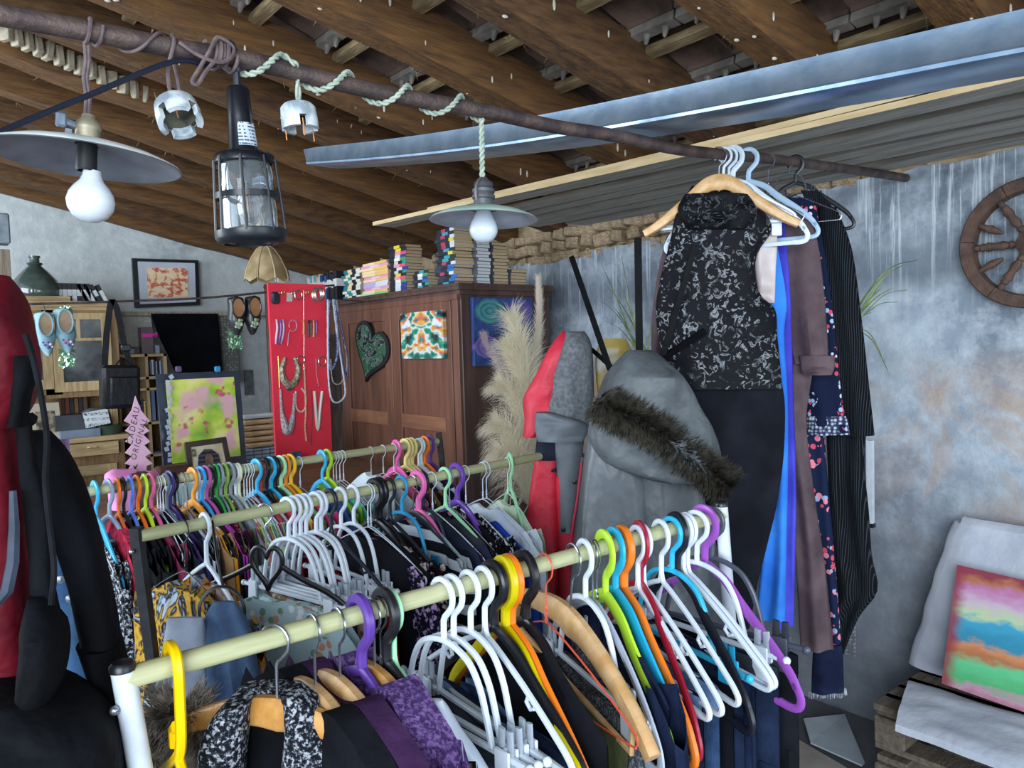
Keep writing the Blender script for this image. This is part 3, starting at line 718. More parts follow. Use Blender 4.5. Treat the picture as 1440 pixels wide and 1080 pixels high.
    if kind == 'flat':      # thin flat moulded hanger on a wire hook
        part('hook', MB().ptube(hook2d(.02, .016, -.08, 0), .0017, .0017, 6))
        mb = MB()
        for s in (-1, 1):
            mb.ptube(smooth_path([(0, -.086), (s * .03, -.09), (s * .08, -.115), (s * .15, -.165), (s * .2, -.215), (s * .212, -.245), (s * .2, -.262), (s * .16, -.264)], 4), .0085, .003)
        mb.ptube([(-.16, -.264), (.16, -.264)], .007, .003)
        mb.ptube([(.03, -.118), (.03, -.165), (.05, -.172), (.09, -.172)], .0045, .003); part('shoulders', mb)
    if kind == 'child':
        a = .0065
        part('hook', MB().ptube(smooth_path([(.02, -.02), (.0235, .0), (.016, .0185), (0, .0225), (-.017, .018), (-.024, 0), (-.023, -.03), (-.02, -.075), (-.012, -.1), (-.0, -.115)], 4), a, .006))
        mb = MB()
        for s in (-1, 1): mb.ptube(smooth_path([(0, -.11), (s * .02, -.125), (s * .06, -.15), (s * .13, -.2), (s * .14, -.215), (s * .12, -.22), (0, -.22)], 4), a * .9, .0055)
        mb.ptube([(.0, -.075), (.014, -.085), (.014, -.105)], .007, .006)
        part('shoulders', mb)
    if kind == 'heart':
        part('hook', MB().ptube(hook2d(.02, .016, -.085, 0), .0017, .0017, 6))
        hp = []
        for i in range(40):
            t = 2 * pi * i / 40; y = .040 * sin(t) ** 3; z = .0033 * (13 * cos(t) - 5 * cos(2 * t) - 2 * cos(3 * t) - cos(4 * t)); hp.append((y, z - .122))
        part('heart_loop', MB().ptube(hp, .0058, .0045, closed=True))
        mb = MB()
        for s in (-1, 1): mb.ptube(smooth_path([(s * .040, -.125), (s * .09, -.15), (s * .15, -.175), (s * .19, -.2), (s * .2, -.215)], 4), .006, .0045)
        mb.ptube([(-.19, -.235), (.19, -.235)], .0055, .0045); mb.ptube([(-.2, -.21), (-.19, -.235)], .0055, .0045); mb.ptube([(.2, -.21), (.19, -.235)], .0055, .0045)
        part('shoulders', mb)
    HM[kind] = [(n, mb.mesh(n, BLACKP)) for n, mb in out]; return HM[kind]
KINDW = {'tube': 'plastic tube hanger', 'skirt': 'clip hanger', 'molded': 'moulded plastic hanger', 'notched': 'broad notched plastic hanger', 'thick': 'thick plastic hanger',
         'wood': 'wooden hanger with metal hook', 'woodsteep': 'wooden hanger', 'woodcoat': 'wooden hanger with metal hook', 'woodsmall': 'small wooden hanger with metal hook', 'wire': 'thin wire hanger', 'flat': 'flat plastic hanger on a wire hook', 'child': "child's hanger", 'heart': 'hanger with a heart-shaped loop'}
METALW = M('9a9fa8', rough=.25, metal=.9)
RAILN = {1: 'front', 2: 'middle', 3: 'back'}
CNT = {1: 0, 2: 0, 3: 0}
WOODH = wood('c79a63', 'd9b283', (1, 12, 12), 3, .4, .1); WOODH2 = wood('b9803f', 'cf9a57', (1, 12, 12), 3, .35, .1)
def hang(key, px, kind, col, cname, gar=None, yaw=0.0, tilt=0.0, lab=None, dx=0.0, sc=None, rx=0.0):
    sc = sc or ({1: 1.18 if px >= 700 else 1.08, 2: 1.13, 3: 1.05}[key])
    CNT[key] += 1; n = CNT[key]
    q = rpos(key, px); base_yaw = RACKS[key][6]
    if kind in ('tube', 'skirt', 'thick'): pass
    rot = (radians(rx), radians(tilt), base_yaw + radians(yaw))
    mt = WOODH if col == 'wood' else WOODH2 if col == 'wood2' else METALW if col == 'metal' else plastic(col)
    who = lab or f"{cname} {KINDW[kind]}".strip()
    t = thing('clothes_hanger', f"{who}, {ordn(n)} from the left on the {RAILN[key]} rail", 'hanger', q, f"hangers on the {RAILN[key]} rail", rot); t.scale = (min(sc, 1.1), sc, sc)
    for nm, me in hparts(kind):
        m_ = METALW if nm == 'hook' and kind in ('wood', 'woodcoat', 'woodsteep', 'woodsmall', 'flat', 'heart') else mt
        put(nm, me, t, mat=m_)
    if gar:
        gk, gm, gl = gar[:3]; opt = gar[3] if len(gar) > 3 else {}
        garment(gk, gm, f"{gl}, on the {ordn(n)} hanger of the {RAILN[key]} rail", q, rot, key, opt, seed=key * 100 + n, sc=sc)
    return t
HZ = {'top': -.09}
def garment(kind, gm, label, q, rot, key, o, seed, sc=1.0):
    name = o.get('name', {'top': 'shirt', 'knit': 'jumper', 'skirt': 'skirt', 'jeans': 'jeans', 'dress': 'dress', 'fold': 'trousers'}.get(kind, 'garment'))
    t = thing(name, label, 'clothing', q, f"clothes on the {RAILN[key]} rail", rot); t.scale = (1, sc, sc)
    T = o.get('t', .016); Ln = o.get('L', .62); W = o.get('w', .2); dx = o.get('dx', 0.0); top = o.get('top', -.103)
    r = random.Random(seed); ph = [r.uniform(0, 6.3) for _ in range(6)]
    nu, nv = 26, 16
    def fold(u, v, amp):
        return amp * (sin(7 * u + ph[0] + 1.3 * v) * .6 + sin(13 * u + ph[1] - 2 * v) * .35 + sin(3.1 * u + ph[2] + v * 3) * .6)
    if kind in ('top', 'knit', 'dress'):
        def f(a, b, side):
            u = 2 * a - 1; v = b
            nk = o.get('neck', .24); zs = top + .006 - o.get('drop', .085) * abs(u) ** o.get('ex', 1.25) - (o.get('scoop', .025) if abs(u) < nk else 0) * (1 - (abs(u) / nk) ** 2)
            z = zs - v * (Ln - .0 + .012 * sin(9 * u + ph[3])); y = u * W * (1 + .10 * v)
            env = max(0.0, 1 - abs(u) ** (14 if 'fat' in o else 3.2))
            fat = o.get('fat', .35); x = side * (T * (fat + (1 - fat) * min(1, v * 6)) * env ** .5 + .001) + fold(u, v, .016 * min(1, .15 + v) * (.4 + T * 30))
            return (x + dx, y, z)
        mb = MB(); mb.grid(lambda a, b: f(a, b, 1), nu, nv); mb.grid(lambda a, b: f(a, b, -1), nu, nv)
        mb.grid(lambda a, b: f(a, 0, 2 * b - 1), nu, 2)
        mb.build('body', gm, t, local=True)
        if o.get('sleeve', 1):
            for s in (-1, 1):
                def sl(a, b, s=s):
                    g = 2 * pi * a; rad = .05 - .012 * b; yc = s * (W - .012 + .04 * b * (1 - b) + .02 * b); zc = top - .085 - .01 - (.46 if o.get('sleeve', 1) == 1 else .2) * b
                    return (dx + fold(g, b, .004) + rad * .42 * cos(g), yc + rad * sin(g) * (1 - .25 * b), zc + .055 * (1 - b) * (1 - abs(sin(g))) * .8 - s * rad * .5 * sin(g) * (1 - b))
                MB().grid(sl, 12, 10).build('sleeve', gm, t, local=True)
        if o.get('collar'):
            def co(a, b):
                g = 2 * pi * a; return (dx + (.03 + .012 * b) * cos(g) * 1.0, (.062 + .02 * b) * sin(g), top + .012 + .02 * cos(g * 2) - .045 * b + .035 * (1 - b))
            MB().grid(co, 20, 4).build('collar', o['collar'], t, local=True)
    elif kind in ('skirt', 'jeans', 'fold'):
        z0 = o.get('z0', -.222); W2 = o.get('w', .165)
        def f(a, b, side, cy=0, hw=W2):
            u = 2 * a - 1; v = b; fl = (1 + (.22 if kind == 'skirt' else .02) * v)
            y = cy + u * hw * fl; env = max(0, 1 - abs(u) ** 4) ** .5
            x = side * (T * (.5 + .5 * min(1, v * 5)) * env + .0008) + fold(u, v, .01 * (.25 + v) * (.4 + T * 25))
            z = z0 - v * Ln - .008 * (1 - v) * u * u * r.random() * 0 + .006 * sin(5 * u + ph[4])
            return (x + dx, y, z)
        if kind == 'jeans':
            wb_ = MB(); wb_.grid(lambda a, b: f(a, b * .3, 1), nu, 8); wb_.grid(lambda a, b: f(a, b * .3, -1), nu, 8); wb_.grid(lambda a, b: f(a, 0, 2 * b - 1), nu, 2); wb_.build('seat', gm, t, local=True)
            for s in (-1, 1):
                lg_ = MB()
                for sd in (-1, 1): lg_.grid(lambda a, b, sd=sd, s=s: f(a, .28 + .72 * b, sd, s * W2 * .5, W2 * .5), 12, 10)
                lg_.build('leg', gm, t, local=True)
            wbm = MB(); wbm.grid(lambda a, b: tuple(V(f(a, b * .055, 1)) + V((.0022, 0, .002))), nu, 2); wbm.grid(lambda a, b: tuple(V(f(a, b * .055, -1)) + V((-.0022, 0, .002))), nu, 2); wbm.build('waistband', o.get('band', gm), t, local=True)
            pk = MB()
            for s in (-1, 1): pk.grid(lambda a, b, s=s: tuple(V(f(.5 + s * (.14 + .2 * a), .09 + .14 * b * (1 - .15 * abs(2 * a - 1)), -1)) + V((-.003, 0, 0))), 6, 5)
            pk.build('pocket', gm, t, local=True)
        else:
            mb = MB(); mb.grid(lambda a, b: f(a, b, 1), nu, nv); mb.grid(lambda a, b: f(a, b, -1), nu, nv); mb.grid(lambda a, b: f(a, 0, 2 * b - 1), nu, 2); mb.build('body', gm, t, local=True)
    return t
# fabrics
DEN = cloth('2c3f5f', '435c84', 9, .5, 40); DEND = cloth('161f33', '24304a', 9, .5, 40); DENL = cloth('5f7fae', '87a3c8', 8, .5, 40); BLK = cloth('121318', '1c1e25', 9, .5, 22); CHAR = cloth('2f333b', '444954', 9, .5, 30)
GREY = cloth('565b63', '7b8088', 60, .4, 60); NAVY = cloth('151c31', '222c48', 8, .5, 25); WHT = cloth('c3ccd8', 'dbe2ea', 8, .5, 20); PUR = cloth('35203f', '472c52', 8, .5, 25)
LILAC = pattern('tweed', '43305f', '62497f', '7a5f95', scale=140, bump=.9); TWEED = pattern('tweed', '14171d', '343842', 'a4a8b0', scale=150, bump=1.0); BEIGE = cloth('8b7a55', 'b39f76', 30, .5); OLIVE = cloth('4d5236', '666b49', 12, .5)
FURB = cloth('4b443e', '8b8177', 50, 1.0, 60)
HERR = pattern('tweed', '3e4147', '565a62', '8c8f95', scale=220)
W_ = 'd6e0ec'; LIME = 'b6e03a'; CYAN = '2fb2dd'; ORNG = 'ec7a22'; MINT = 'a5e2b4'; PINK = 'e66db0'; YEL = 'f2c400'
J = lambda m, l='dark blue jeans', **k: ('jeans', m, l, dict(t=.013, **k))
# ---- front rail
hang(1, 243, 'child', YEL, 'bright yellow')
hang(1, 386, 'woodcoat', 'wood2', 'orange varnished', None, lab='varnished wooden hanger', yaw=33)
hang(1, 440, 'woodcoat', 'wood', 'pale', ('top', BLK, 'plain black top', dict(t=.020, fat=.9, ex=1.6, drop=.09, top=-.07, neck=.34, scoop=.035, w=.236)))
hang(1, 475, 'woodcoat', 'wood', 'pale', ('top', PUR, 'dark plum top', dict(t=.020, fat=.9, ex=1.6, drop=.09, top=-.07, neck=.34, scoop=.035, w=.236)))
hang(1, 506, 'thick', '5b3a96', 'purple', ('top', PUR, 'plum cardigan with narrow shoulders', dict(t=.012)))
hang(1, 524, 'woodsmall', 'wood2', 'orange', ('knit', LILAC, 'fuzzy violet wool jumper', dict(t=.036, fat=.8, ex=1.5, drop=.088, top=-.068, neck=.32, scoop=.035, w=.2)))
hang(1, 533, 'wire', '2a2c31', 'dark', ('top', BEIGE, 'gold beige blouse with frilled edge', dict(t=.012)))
hang(1, 541, 'thick', '1b1c21', 'black', ('top', BLK, 'black jacket', dict(t=.012)))
hang(1, 551, 'tube', MINT, 'mint green', ('top', WHT, 'white satin top', dict(t=.010, sleeve=0, top=-.125)))
hang(1, 622, 'skirt', W_, 'white', J(CHAR, 'black denim jeans'), yaw=4)
hang(1, 636, 'skirt', W_, 'white', J(DEND), yaw=3)
hang(1, 660, 'skirt', W_, 'white', J(CHAR, 'charcoal trousers'), yaw=-2)
hang(1, 680, 'tube', W_, 'white', ('fold', DENL, 'pale blue trousers folded over the bar', dict(t=.012)), yaw=-4)
hang(1, 693, 'thick', '15161b', 'black', ('fold', DEND, 'black jeans folded over the bar', dict(t=.012)))
hang(1, 709, 'thick', 'c9b700', 'olive yellow', ('fold', DEN, 'blue jeans folded over the bar', dict(t=.012)), yaw=-9)
hang(1, 717, 'thick', ORNG, 'orange', ('fold', DENL, 'light blue denim trousers', dict(t=.012)), yaw=-9)
hang(1, 766, 'wire', 'd9583c', 'coral red', None, yaw=-6)
hang(1, 738, 'thick', '14151a', 'glossy black', ('top', BLK, 'black waistcoat', dict(t=.012, sleeve=0)), yaw=-9)
hang(1, 806, 'wood', 'wood', 'pale', ('fold', OLIVE, 'grey green trousers folded over the bar', dict(t=.014, z0=-.198)), yaw=-14, sc=1.32, rx=9)
hang(1, 822, 'skirt', W_, 'white', ('skirt', HERR, 'grey herringbone skirt', dict(t=.012, L=.5)), yaw=-17)
hang(1, 838, 'wire', 'metal', 'silver', ('skirt', HERR, 'grey tweed trousers', dict(t=.01, L=.6, z0=-.2)), yaw=-26)
hang(1, 832, 'flat', 'aab4c4', 'grey', ('fold', GREY, 'washed grey denim trousers', dict(t=.012)), yaw=-20)
hang(1, 850, 'notched', LIME, 'lime green', ('top', NAVY, 'navy shirt', dict(t=.01, sleeve=2)), yaw=-20)
hang(1, 864, 'notched', '25a9d6', 'turquoise', ('fold', DEN, 'blue jeans under a turquoise hanger', dict(t=.012)), yaw=-20)
hang(1, 876, 'thick', ORNG, 'orange', ('fold', DEND, 'indigo jeans folded over the bar', dict(t=.012)), yaw=-20)
hang(1, 896, 'tube', W_, 'white', ('fold', DEN, 'blue jeans folded over the bar', dict(t=.01)), yaw=-20)
hang(1, 904, 'tube', W_, 'white', J(DEND, 'indigo jeans', band=DENL), yaw=-17)
hang(1, 900, 'molded', '9e1f38', 'dark red', ('fold', NAVY, 'navy trousers folded over the bar', dict(t=.01)), yaw=-26)
hang(1, 929, 'tube', W_, 'white', J(DEN, 'mid blue jeans', band=DENL), yaw=-18)
hang(1, 944, 'skirt', CYAN, 'turquoise', J(DEND, 'dark blue jeans clipped at the waist'), yaw=-10)
hang(1, 951, 'thick', '1b1d27', 'black', ('fold', BLK, 'black trousers folded over the bar', dict(t=.01)), yaw=-20)
hang(1, 960, 'tube', W_, 'white', ('fold', NAVY, 'navy slacks folded over the bar', dict(t=.01)), yaw=-13)
hang(1, 966, 'tube', W_, 'white', J(DEND, 'ink blue jeans'), yaw=-13)
hang(1, 979, 'skirt', W_, 'white', J(DEND, 'black blue jeans with pale seams', band=CHAR), yaw=0)
hang(1, 1000, 'skirt', '4a4f5c', 'dark grey', J(BLK, 'black jeans in front of the long dresses'), yaw=6)
hang(1, 990, 'molded', '9a52b4', 'violet', ('fold', BLK, 'black slacks folded over the bar', dict(t=.01)), yaw=-8)

# ---- middle rail
MUST = pattern('patches', 'b8923a', '8a9db4', '17171c', 'c09538', '1b1b20', '9fb0c4', 'b98a30', scale=12); MUST2 = pattern('patches', '5f7896', 'a9702a', '22252e', 'b4762a', '7f95b0', '2f3340', 'a9702a', scale=12)
FLORM = pattern('spots', 'b4d0d6', '6fa08c', 'c99a84', 'e6eef0', scale=48); LEOP = pattern('tweed', '141215', '141215', 'c0b2aa', scale=34); STARS = pattern('tweed', '17182c', '17182c', 'c6a6d6', scale=70); PINKL = pattern('spots', '17151a', 'e04a86', 'c8b9b4', 'cfc4be', scale=40)
BLUEK = cloth('2446b4', '315ad0', 8, .6, 18); MINTC = cloth('b9d3b6', 'd3e4cf', 8, .6, 14); REDC = cloth('b32634', 'd03848', 9, .5)
STRIP = pattern('bands', '14171d', 'b9c2cc', scale=6)
hang(2, 258, 'wire', '16171b', 'black', ('top', MUST, 'mustard and black patterned scarf blouse', dict(t=.035, name='blouse', sleeve=1, top=-.11)), yaw=4)
hang(2, 288, 'tube', W_, 'thin white', ('top', MUST2, 'orange and blue patterned blouse', dict(t=.032, name='blouse', top=-.11)), yaw=-3)
hang(2, 372, 'heart', '15171b', 'black', ('top', FLORM, 'pale mint floral blouse', dict(t=.03, name='blouse', top=-.19)), yaw=26)
for k, px in enumerate((404, 413, 421, 429, 443, 450)):
    g = [('skirt', FLORM, 'pale mint floral skirt', dict(t=.012, L=.5)), ('skirt', pattern('spots', '8a6f5c', 'cfc2b4', 'b89a84', scale=60), 'brown flecked skirt', dict(t=.01, L=.5)), ('skirt', cloth('31402f', '43543d', 8), 'dark green skirt', dict(t=.01, L=.5)),
         ('skirt', cloth('3d1a24', '5a2a36', 8), 'wine red skirt', dict(t=.01, L=.5)), ('skirt', pattern('spots', 'c9b3a8', '8c5a4e', 'a98a7c', scale=60), 'cream skirt with small brown motif', dict(t=.01, L=.55)), ('skirt', CHAR, 'charcoal skirt', dict(t=.01, L=.5))][k]
    hang(2, px, 'skirt', W_, 'white', g, yaw=(7, 5, 8, 4, 6, 3)[k])
hang(2, 464, 'tube', '1c2130', 'navy', ('skirt', BLK, 'black skirt with white hem', dict(t=.012, L=.5)), yaw=2)
hang(2, 478, 'skirt', W_, 'white', ('skirt', BLK, 'black pencil skirt', dict(t=.012, L=.5)), yaw=-2)
hang(2, 496, 'skirt', W_, 'white', ('skirt', REDC, 'red and black skirt', dict(t=.014, L=.5)), yaw=-5)
hang(2, 516, 'wire', 'cfd8e6', 'white', ('top', BLK, 'black top with straps', dict(t=.016, sleeve=0)), yaw=3)
hang(2, 520, 'wire', 'cfd8e6', 'white', ('top', STARS, 'navy top with lilac specks', dict(t=.012, sleeve=2)))
hang(2, 527, 'thick', '17181d', 'black', ('top', BLK, 'black sleeveless top', dict(t=.02, sleeve=0)))
hang(2, 533, 'thick', '15161a', 'black', ('top', LEOP, 'black and cream spotted blouse', dict(t=.016)))
hang(2, 547, 'tube', '22242c', 'charcoal', ('top', PINKL, 'black blouse with pink trim', dict(t=.02, top=-.12)), yaw=-3)
hang(2, 564, 'skirt', '2791c4', 'blue', ('skirt', PINKL, 'spotted skirt with pink waistband', dict(t=.016, L=.5)), yaw=-4)
hang(2, 580, 'flat', '2a2c33', 'black', ('top', STRIP, 'black and white striped top', dict(t=.012, top=-.1)), yaw=-4)
hang(2, 587, 'thick', PINK, 'pink', ('top', cloth('93a4b2', 'a9b8c4', 8), 'grey blue vest top', dict(t=.012, sleeve=0)), yaw=-5)
hang(2, 594, 'skirt', '20283c', 'navy', ('skirt', BLK, 'long black skirt', dict(t=.016, L=.55)), yaw=-5)
hang(2, 607, 'wire', 'd5dde9', 'white', ('top', cloth('23283a', '333a50', 8), 'slate blue top', dict(t=.012)), yaw=-3)
hang(2, 625, 'tube', MINT, 'mint green', ('top', CHAR, 'grey waistcoat with piping', dict(t=.02, sleeve=0)), yaw=-6)
hang(2, 631, 'wire', '8f969f', 'grey', ('top', BLK, 'black jacket with white piping', dict(t=.018)), yaw=-7)
hang(2, 642, 'thick', '6a45a8', 'purple', ('top', pattern('spots', '15161d', 'd07fb0', '9fb4cf', 'd9d3de', scale=36), 'black blouse with pink flowers', dict(t=.016)), yaw=-8)
hang(2, 654, 'wire', 'd5dde9', 'white', ('top', pattern('tweed', '0e1015', '15171d', 'b9c0cc', scale=90), 'black blouse with white flecks', dict(t=.016)), yaw=-8)
hang(2, 678, 'wire', 'c9d6ea', 'pale blue', ('top', BLUEK, 'bright blue blouse', dict(t=.024, top=-.14)), yaw=-10)
hang(2, 683, 'wire', 'c9d6ea', 'pale blue', ('top', cloth('c3cfe0', 'd5deea', 8), 'pale lilac blouse', dict(t=.014)), yaw=-6)
hang(2, 713, 'wire', 'd5e6de', 'white', ('top', MINTC, 'pale green linen top', dict(t=.022, top=-.11)), yaw=-24)
hang(2, 717, 'molded', MINT, 'mint green', None, yaw=-34)

# scarves hanging from a metal ring
rq = rpos(2, 296); rp_ = PD(312, 860, 1.60)
rg = thing('metal_ring', 'double metal ring hanging from the middle rail, a slate blue scarf through it', 'ring', rp_)
nn = -F0
for k in (0, 1): MB().tube([hP(312 + (33 - 2 * k) * cos(g), 860 + (36 - 2 * k) * sin(g), rp_ + nn * (.006 * k), nn) for g in [2 * pi * i / 32 for i in range(32)]], .0022, 6, closed=True).build('hoop', M('6a6d74', rough=.25, metal=.9), rg)
MB().tube([hP(314, 826, rp_, nn), hP(306, 790, rp_, nn), rq + V((0, -.016, 0)), rq + V((0, 0, .018)), rq + V((0, .016, 0))], .003, 6).build('ribbon_loop', BLACKP, rg)
# ---- back rail
KN = pattern('tweed', '16181d', '3b3f48', 'b5bac2', scale=110); FLB = pattern('spots', '3f5c94', 'b0b46a', '6f93b8', 'c4c48a', scale=9); RFUR = cloth('8e1f38', 'c23a55', 45, 1.0, 70); SEQ = pattern('tweed', '5a0f24', '8a1a34', 'd9688a', scale=120)
def tp(c1, c2, l, **k): return ('top', cloth(c1, c2, 9), l, dict(t=.012, **k))
R3 = [(120, 'wire', 'cfd6de', 'white', None), (133, 'notched', '35aede', 'turquoise', ('knit', KN, 'black and white flecked jumper', dict(t=.03, top=-.12))), (152, 'molded', '8792ac', 'grey blue', ('top', FLB, 'blue shirt with leafy print', dict(t=.03, top=-.13))),
      (165, 'molded', 'd9691f', 'orange', ('knit', RFUR, 'red furry jacket', dict(t=.03, name='jacket', top=-.09))), (172, 'molded', '1b1c20', 'black', None), (183, 'molded', '5577d8', 'blue', tp('191a1f', '26272e', 'black vest top')), (192, 'molded', 'd9691f', 'orange', tp('14151a', '1f2026', 'plain black top', L=.5)),
      (203, 'notched', 'b4d82e', 'lime green', tp('15161a', '212228', 'black square shouldered top')), (211, 'molded', 'd0608f', 'pink', tp('6b2540', '8a3856', 'wine coloured blouse')), (220, 'wire', 'd8e0ea', 'white', None), (224, 'wire', 'd8e0ea', 'white', tp('20222a', '2e313b', 'charcoal blouse')), (228, 'wire', 'd8e0ea', 'white', None),
      (233, 'tube', '5f6c80', 'slate', tp('1b1f2b', '2a3042', 'ink blue blouse')), (238, 'molded', '3a2d66', 'deep purple', tp('2c2244', '41336a', 'purple blouse')), (244, 'tube', '1a1b22', 'black', tp('14161d', '20232c', 'black cardigan')), (256, 'wire', '8d939c', 'steel', tp('a8b0cc', 'c2c8dd', 'lilac white blouse')), (261, 'wire', '8d939c', 'steel', None),
      (270, 'notched', 'e8962e', 'orange', tp('8f6f4c', 'b08d62', 'tan blouse')), (275, 'tube', W_, 'white', tp('d88a1f', 'eda53a', 'orange top', L=.5)), (282, 'molded', '3498d8', 'blue', tp('1c1d22', '2a2c33', 'black tunic')), (289, 'molded', 'b8559c', 'magenta', tp('a22f9c', 'c04ab8', 'bright magenta top')), (297, 'molded', '15231c', 'black', tp('26142a', '3a2040', 'aubergine blouse')),
      (303, 'notched', '2fa352', 'green', tp('14161a', '22242a', 'black knitted top')), (309, 'molded', '8a95a6', 'grey', ('top', SEQ, 'wine red sequinned top', dict(t=.014))), (316, 'molded', '7fae4a', 'olive green', tp('5a6652', '707d66', 'sage green blouse')), (323, 'molded', '8a95a0', 'grey', tp('7d8597', '969eb0', 'grey lilac top')), (330, 'tube', 'dbe4ea', 'white', tp('c6cbe0', 'd8dcec', 'pale lavender top')),
      (335, 'tube', 'dfe5c4', 'cream', tp('e07a5c', 'ee9478', 'coral top')), (342, 'wire', W_, 'white', tp('a6d860', 'bce67e', 'lime green top')), (346, 'wire', W_, 'white', ('top', pattern('spots', 'c4e89a', '8cc45a', 'd9f0b8', scale=18), 'lime leafy print blouse', dict(t=.014))), (350, 'wire', W_, 'white', tp('c4c8e0', 'd8daec', 'pale lilac vest')), (354, 'wire', W_, 'white', tp('6fa3b8', '8cbccd', 'pale teal vest')),
      (360, 'molded', '2fabdc', 'turquoise', tp('8c3a44', 'a8505a', 'brick red blouse')), (366, 'tube', 'b03a3a', 'red', tp('c44a5c', 'd9667a', 'rose red top')), (373, 'thick', '181a20', 'black', tp('c8bcd8', 'd9cfe6', 'pale mauve top')), (380, 'molded', '2fabdc', 'turquoise', tp('d04052', 'e25c6c', 'red vest')), (386, 'thick', '1a1c22', 'black', tp('20242e', '2f3542', 'black blouse')),
      (394, 'molded', MINT, 'mint green', tp('eac23c', 'f2d45c', 'yellow top')), (401, 'notched', 'e8862a', 'orange', tp('9a2f5c', 'b84474', 'raspberry blouse')), (408, 'notched', 'f0c832', 'yellow', tp('5f9f6a', '78b682', 'green blouse')), (421, 'wire', W_, 'white', ('top', pattern('spots', 'd84a82', 'e8b0c4', 'f0d0da', scale=25), 'pink print blouse', dict(t=.014))), (452, 'molded', '2fabdc', 'turquoise', tp('2f4a7c', '44649c', 'blue blouse')),
      (460, 'notched', 'b4e02e', 'lime green', tp('8cc83c', 'a4da58', 'grass green top')), (468, 'wire', W_, 'white', tp('57b9a8', '74ccbc', 'turquoise top')), (472, 'wire', W_, 'white', tp('201f26', '2e2d36', 'black lace edged top')), (477, 'wire', W_, 'white', ('top', STARS, 'dark top with violet specks', dict(t=.014))), (482, 'wire', W_, 'white', None),
      (521, 'wire', 'b9c0c8', 'steel', ('top', cloth('b5c4d0', 'cfdae2', 8), 'white rounded cape', dict(t=.03, sleeve=0, name='cape', top=-.075, L=.5, w=.17))), (538, 'wire', W_, 'white', tp('a3b4be', 'bccad2', 'pale grey jumper', sleeve=0)), (553, 'wire', W_, 'white', tp('d8456c', 'e8688a', 'pink top')), (560, 'wire', W_, 'white', tp('20232c', '2f333e', 'dark slate top')),
      (557, 'notched', 'e65aae', 'hot pink', tp('8c2f4a', 'a8445f', 'maroon top')), (569, 'molded', 'e8d890', 'cream yellow', tp('7c5a34', '9a7448', 'brown blouse')), (574, 'molded', 'e8d890', 'cream yellow', ('top', STRIP, 'blue and white striped blouse', dict(t=.014))), (579, 'molded', 'e8d890', 'cream yellow', tp('1b1d24', '292c35', 'black shirt')),
      (588, 'tube', 'd6e4ea', 'white', tp('1d2028', '2b2f3a', 'black cotton jacket')), (592, 'tube', 'd6e4ea', 'white', tp('e2e6ec', 'cfd6de', 'white vest')), (597, 'molded', 'e8762a', 'orange', tp('16181e', '23262e', 'black evening top')), (604, 'molded', '5a3a94', 'purple', tp('2a2050', '3a2d6a', 'dark violet blouse'))]
for px, kind, col, cn, g in R3: hang(3, px, kind, col, cn, g, yaw=random.Random(px).uniform(-6, 6))
# ================================================================ long clothes on the iron rod, jackets on the coat stand
def drape(rows, p, n, t=.03, amp=.015, freq=38, seed=0, nu=30, nv=34, mb=None, top_taper=1, wav=.0):
    """cloth body: rows of (y, left x, right x) on the vertical plane through p with normal n, given real thickness t and folds"""
    n = V(n).normalized(); rr = smooth_path(rows, 4); mb = mb or MB(); m = len(rr)
    r = random.Random(seed); ph = r.uniform(0, 20)
    vs = []
    for i, (y, xl, xr) in enumerate(rr):
        Lp = hP(xl, y, p, n); Rp = hP(xr, y, p, n); c = (Lp + Rp) / 2; e = (Rp - Lp) / 2; v = i / (m - 1); wd = e.length
        ta = t * min(1, .25 + 3.0 * v) if top_taper else t
        for k in range(nu):
            g = 2 * pi * k / nu; u = cos(g); s = sin(g); ss = abs(s) ** .55 * (1 if s > 0 else -1)
            fo = sin(freq * u * wd + ph + 3.2 * nz(v * 3, ph)) * .6 + 1.1 * nz(u * wd * 9 + ph, v * 4, ph) + .8 * nz(u * wd * 26 + ph, v * 7, ph + 4)
            d = n * (ta * ss + amp * fo * min(1, .2 + 1.2 * v) * abs(s) ** .5)
            vs.append(c + e * u * (1 + wav * nz(v * 7, u, ph)) + d)
    b = len(mb.v); mb.v += [tuple(q) for q in vs]
    for i in range(m - 1):
        for k in range(nu): mb.f.append((b + i * nu + k, b + i * nu + (k + 1) % nu, b + (i + 1) * nu + (k + 1) % nu, b + (i + 1) * nu + k)); mb.m.append(mb.mi)
    mb.f += [tuple(b + k for k in range(nu))[::-1], tuple(b + (m - 1) * nu + k for k in range(nu))]; mb.m += [mb.mi] * 2
    return mb
def fur(path, rad, length, count, n, c1, droop=.6, seed=1, width=.0022):
    """hair strands along a path"""
    r = random.Random(seed); mb = MB(); path = [V(q) for q in path]; m = len(path)
    for i in range(count):
        t = r.random() * (m - 1.001); k = int(t); q = path[k].lerp(path[k + 1], t - k); tan = (path[k + 1] - path[k]).normalized()
        a = tan.orthogonal().normalized(); b = tan.cross(a); g = r.uniform(0, 2 * pi); d = (a * cos(g) + b * sin(g)); rr = rad(t / (m - 1)) if callable(rad) else rad
        o = q + d * rr * .7; l = length * r.uniform(.6, 1.25); d2 = (d + tan * r.uniform(-.5, .5) + V((0, 0, -droop)) * r.uniform(.2, 1.2)).normalized()
        p1 = o + d * l * .5; p2 = p1 + d2 * l * .6; w = tan * width * r.uniform(.7, 1.5)
        mb.add([o - w, o + w, p1 - w * .7, p1 + w * .7, p2], [(0, 1, 3, 2), (2, 3, 4)])
    return mb
BLKC0 = cloth('0a0b0e', '101116', 8)
SHEENB = cloth('15161c', '1d1f27', 9, .25, 14)
LACE = pattern('lace', '101116', '8d9096', scale=42, rough=.6)
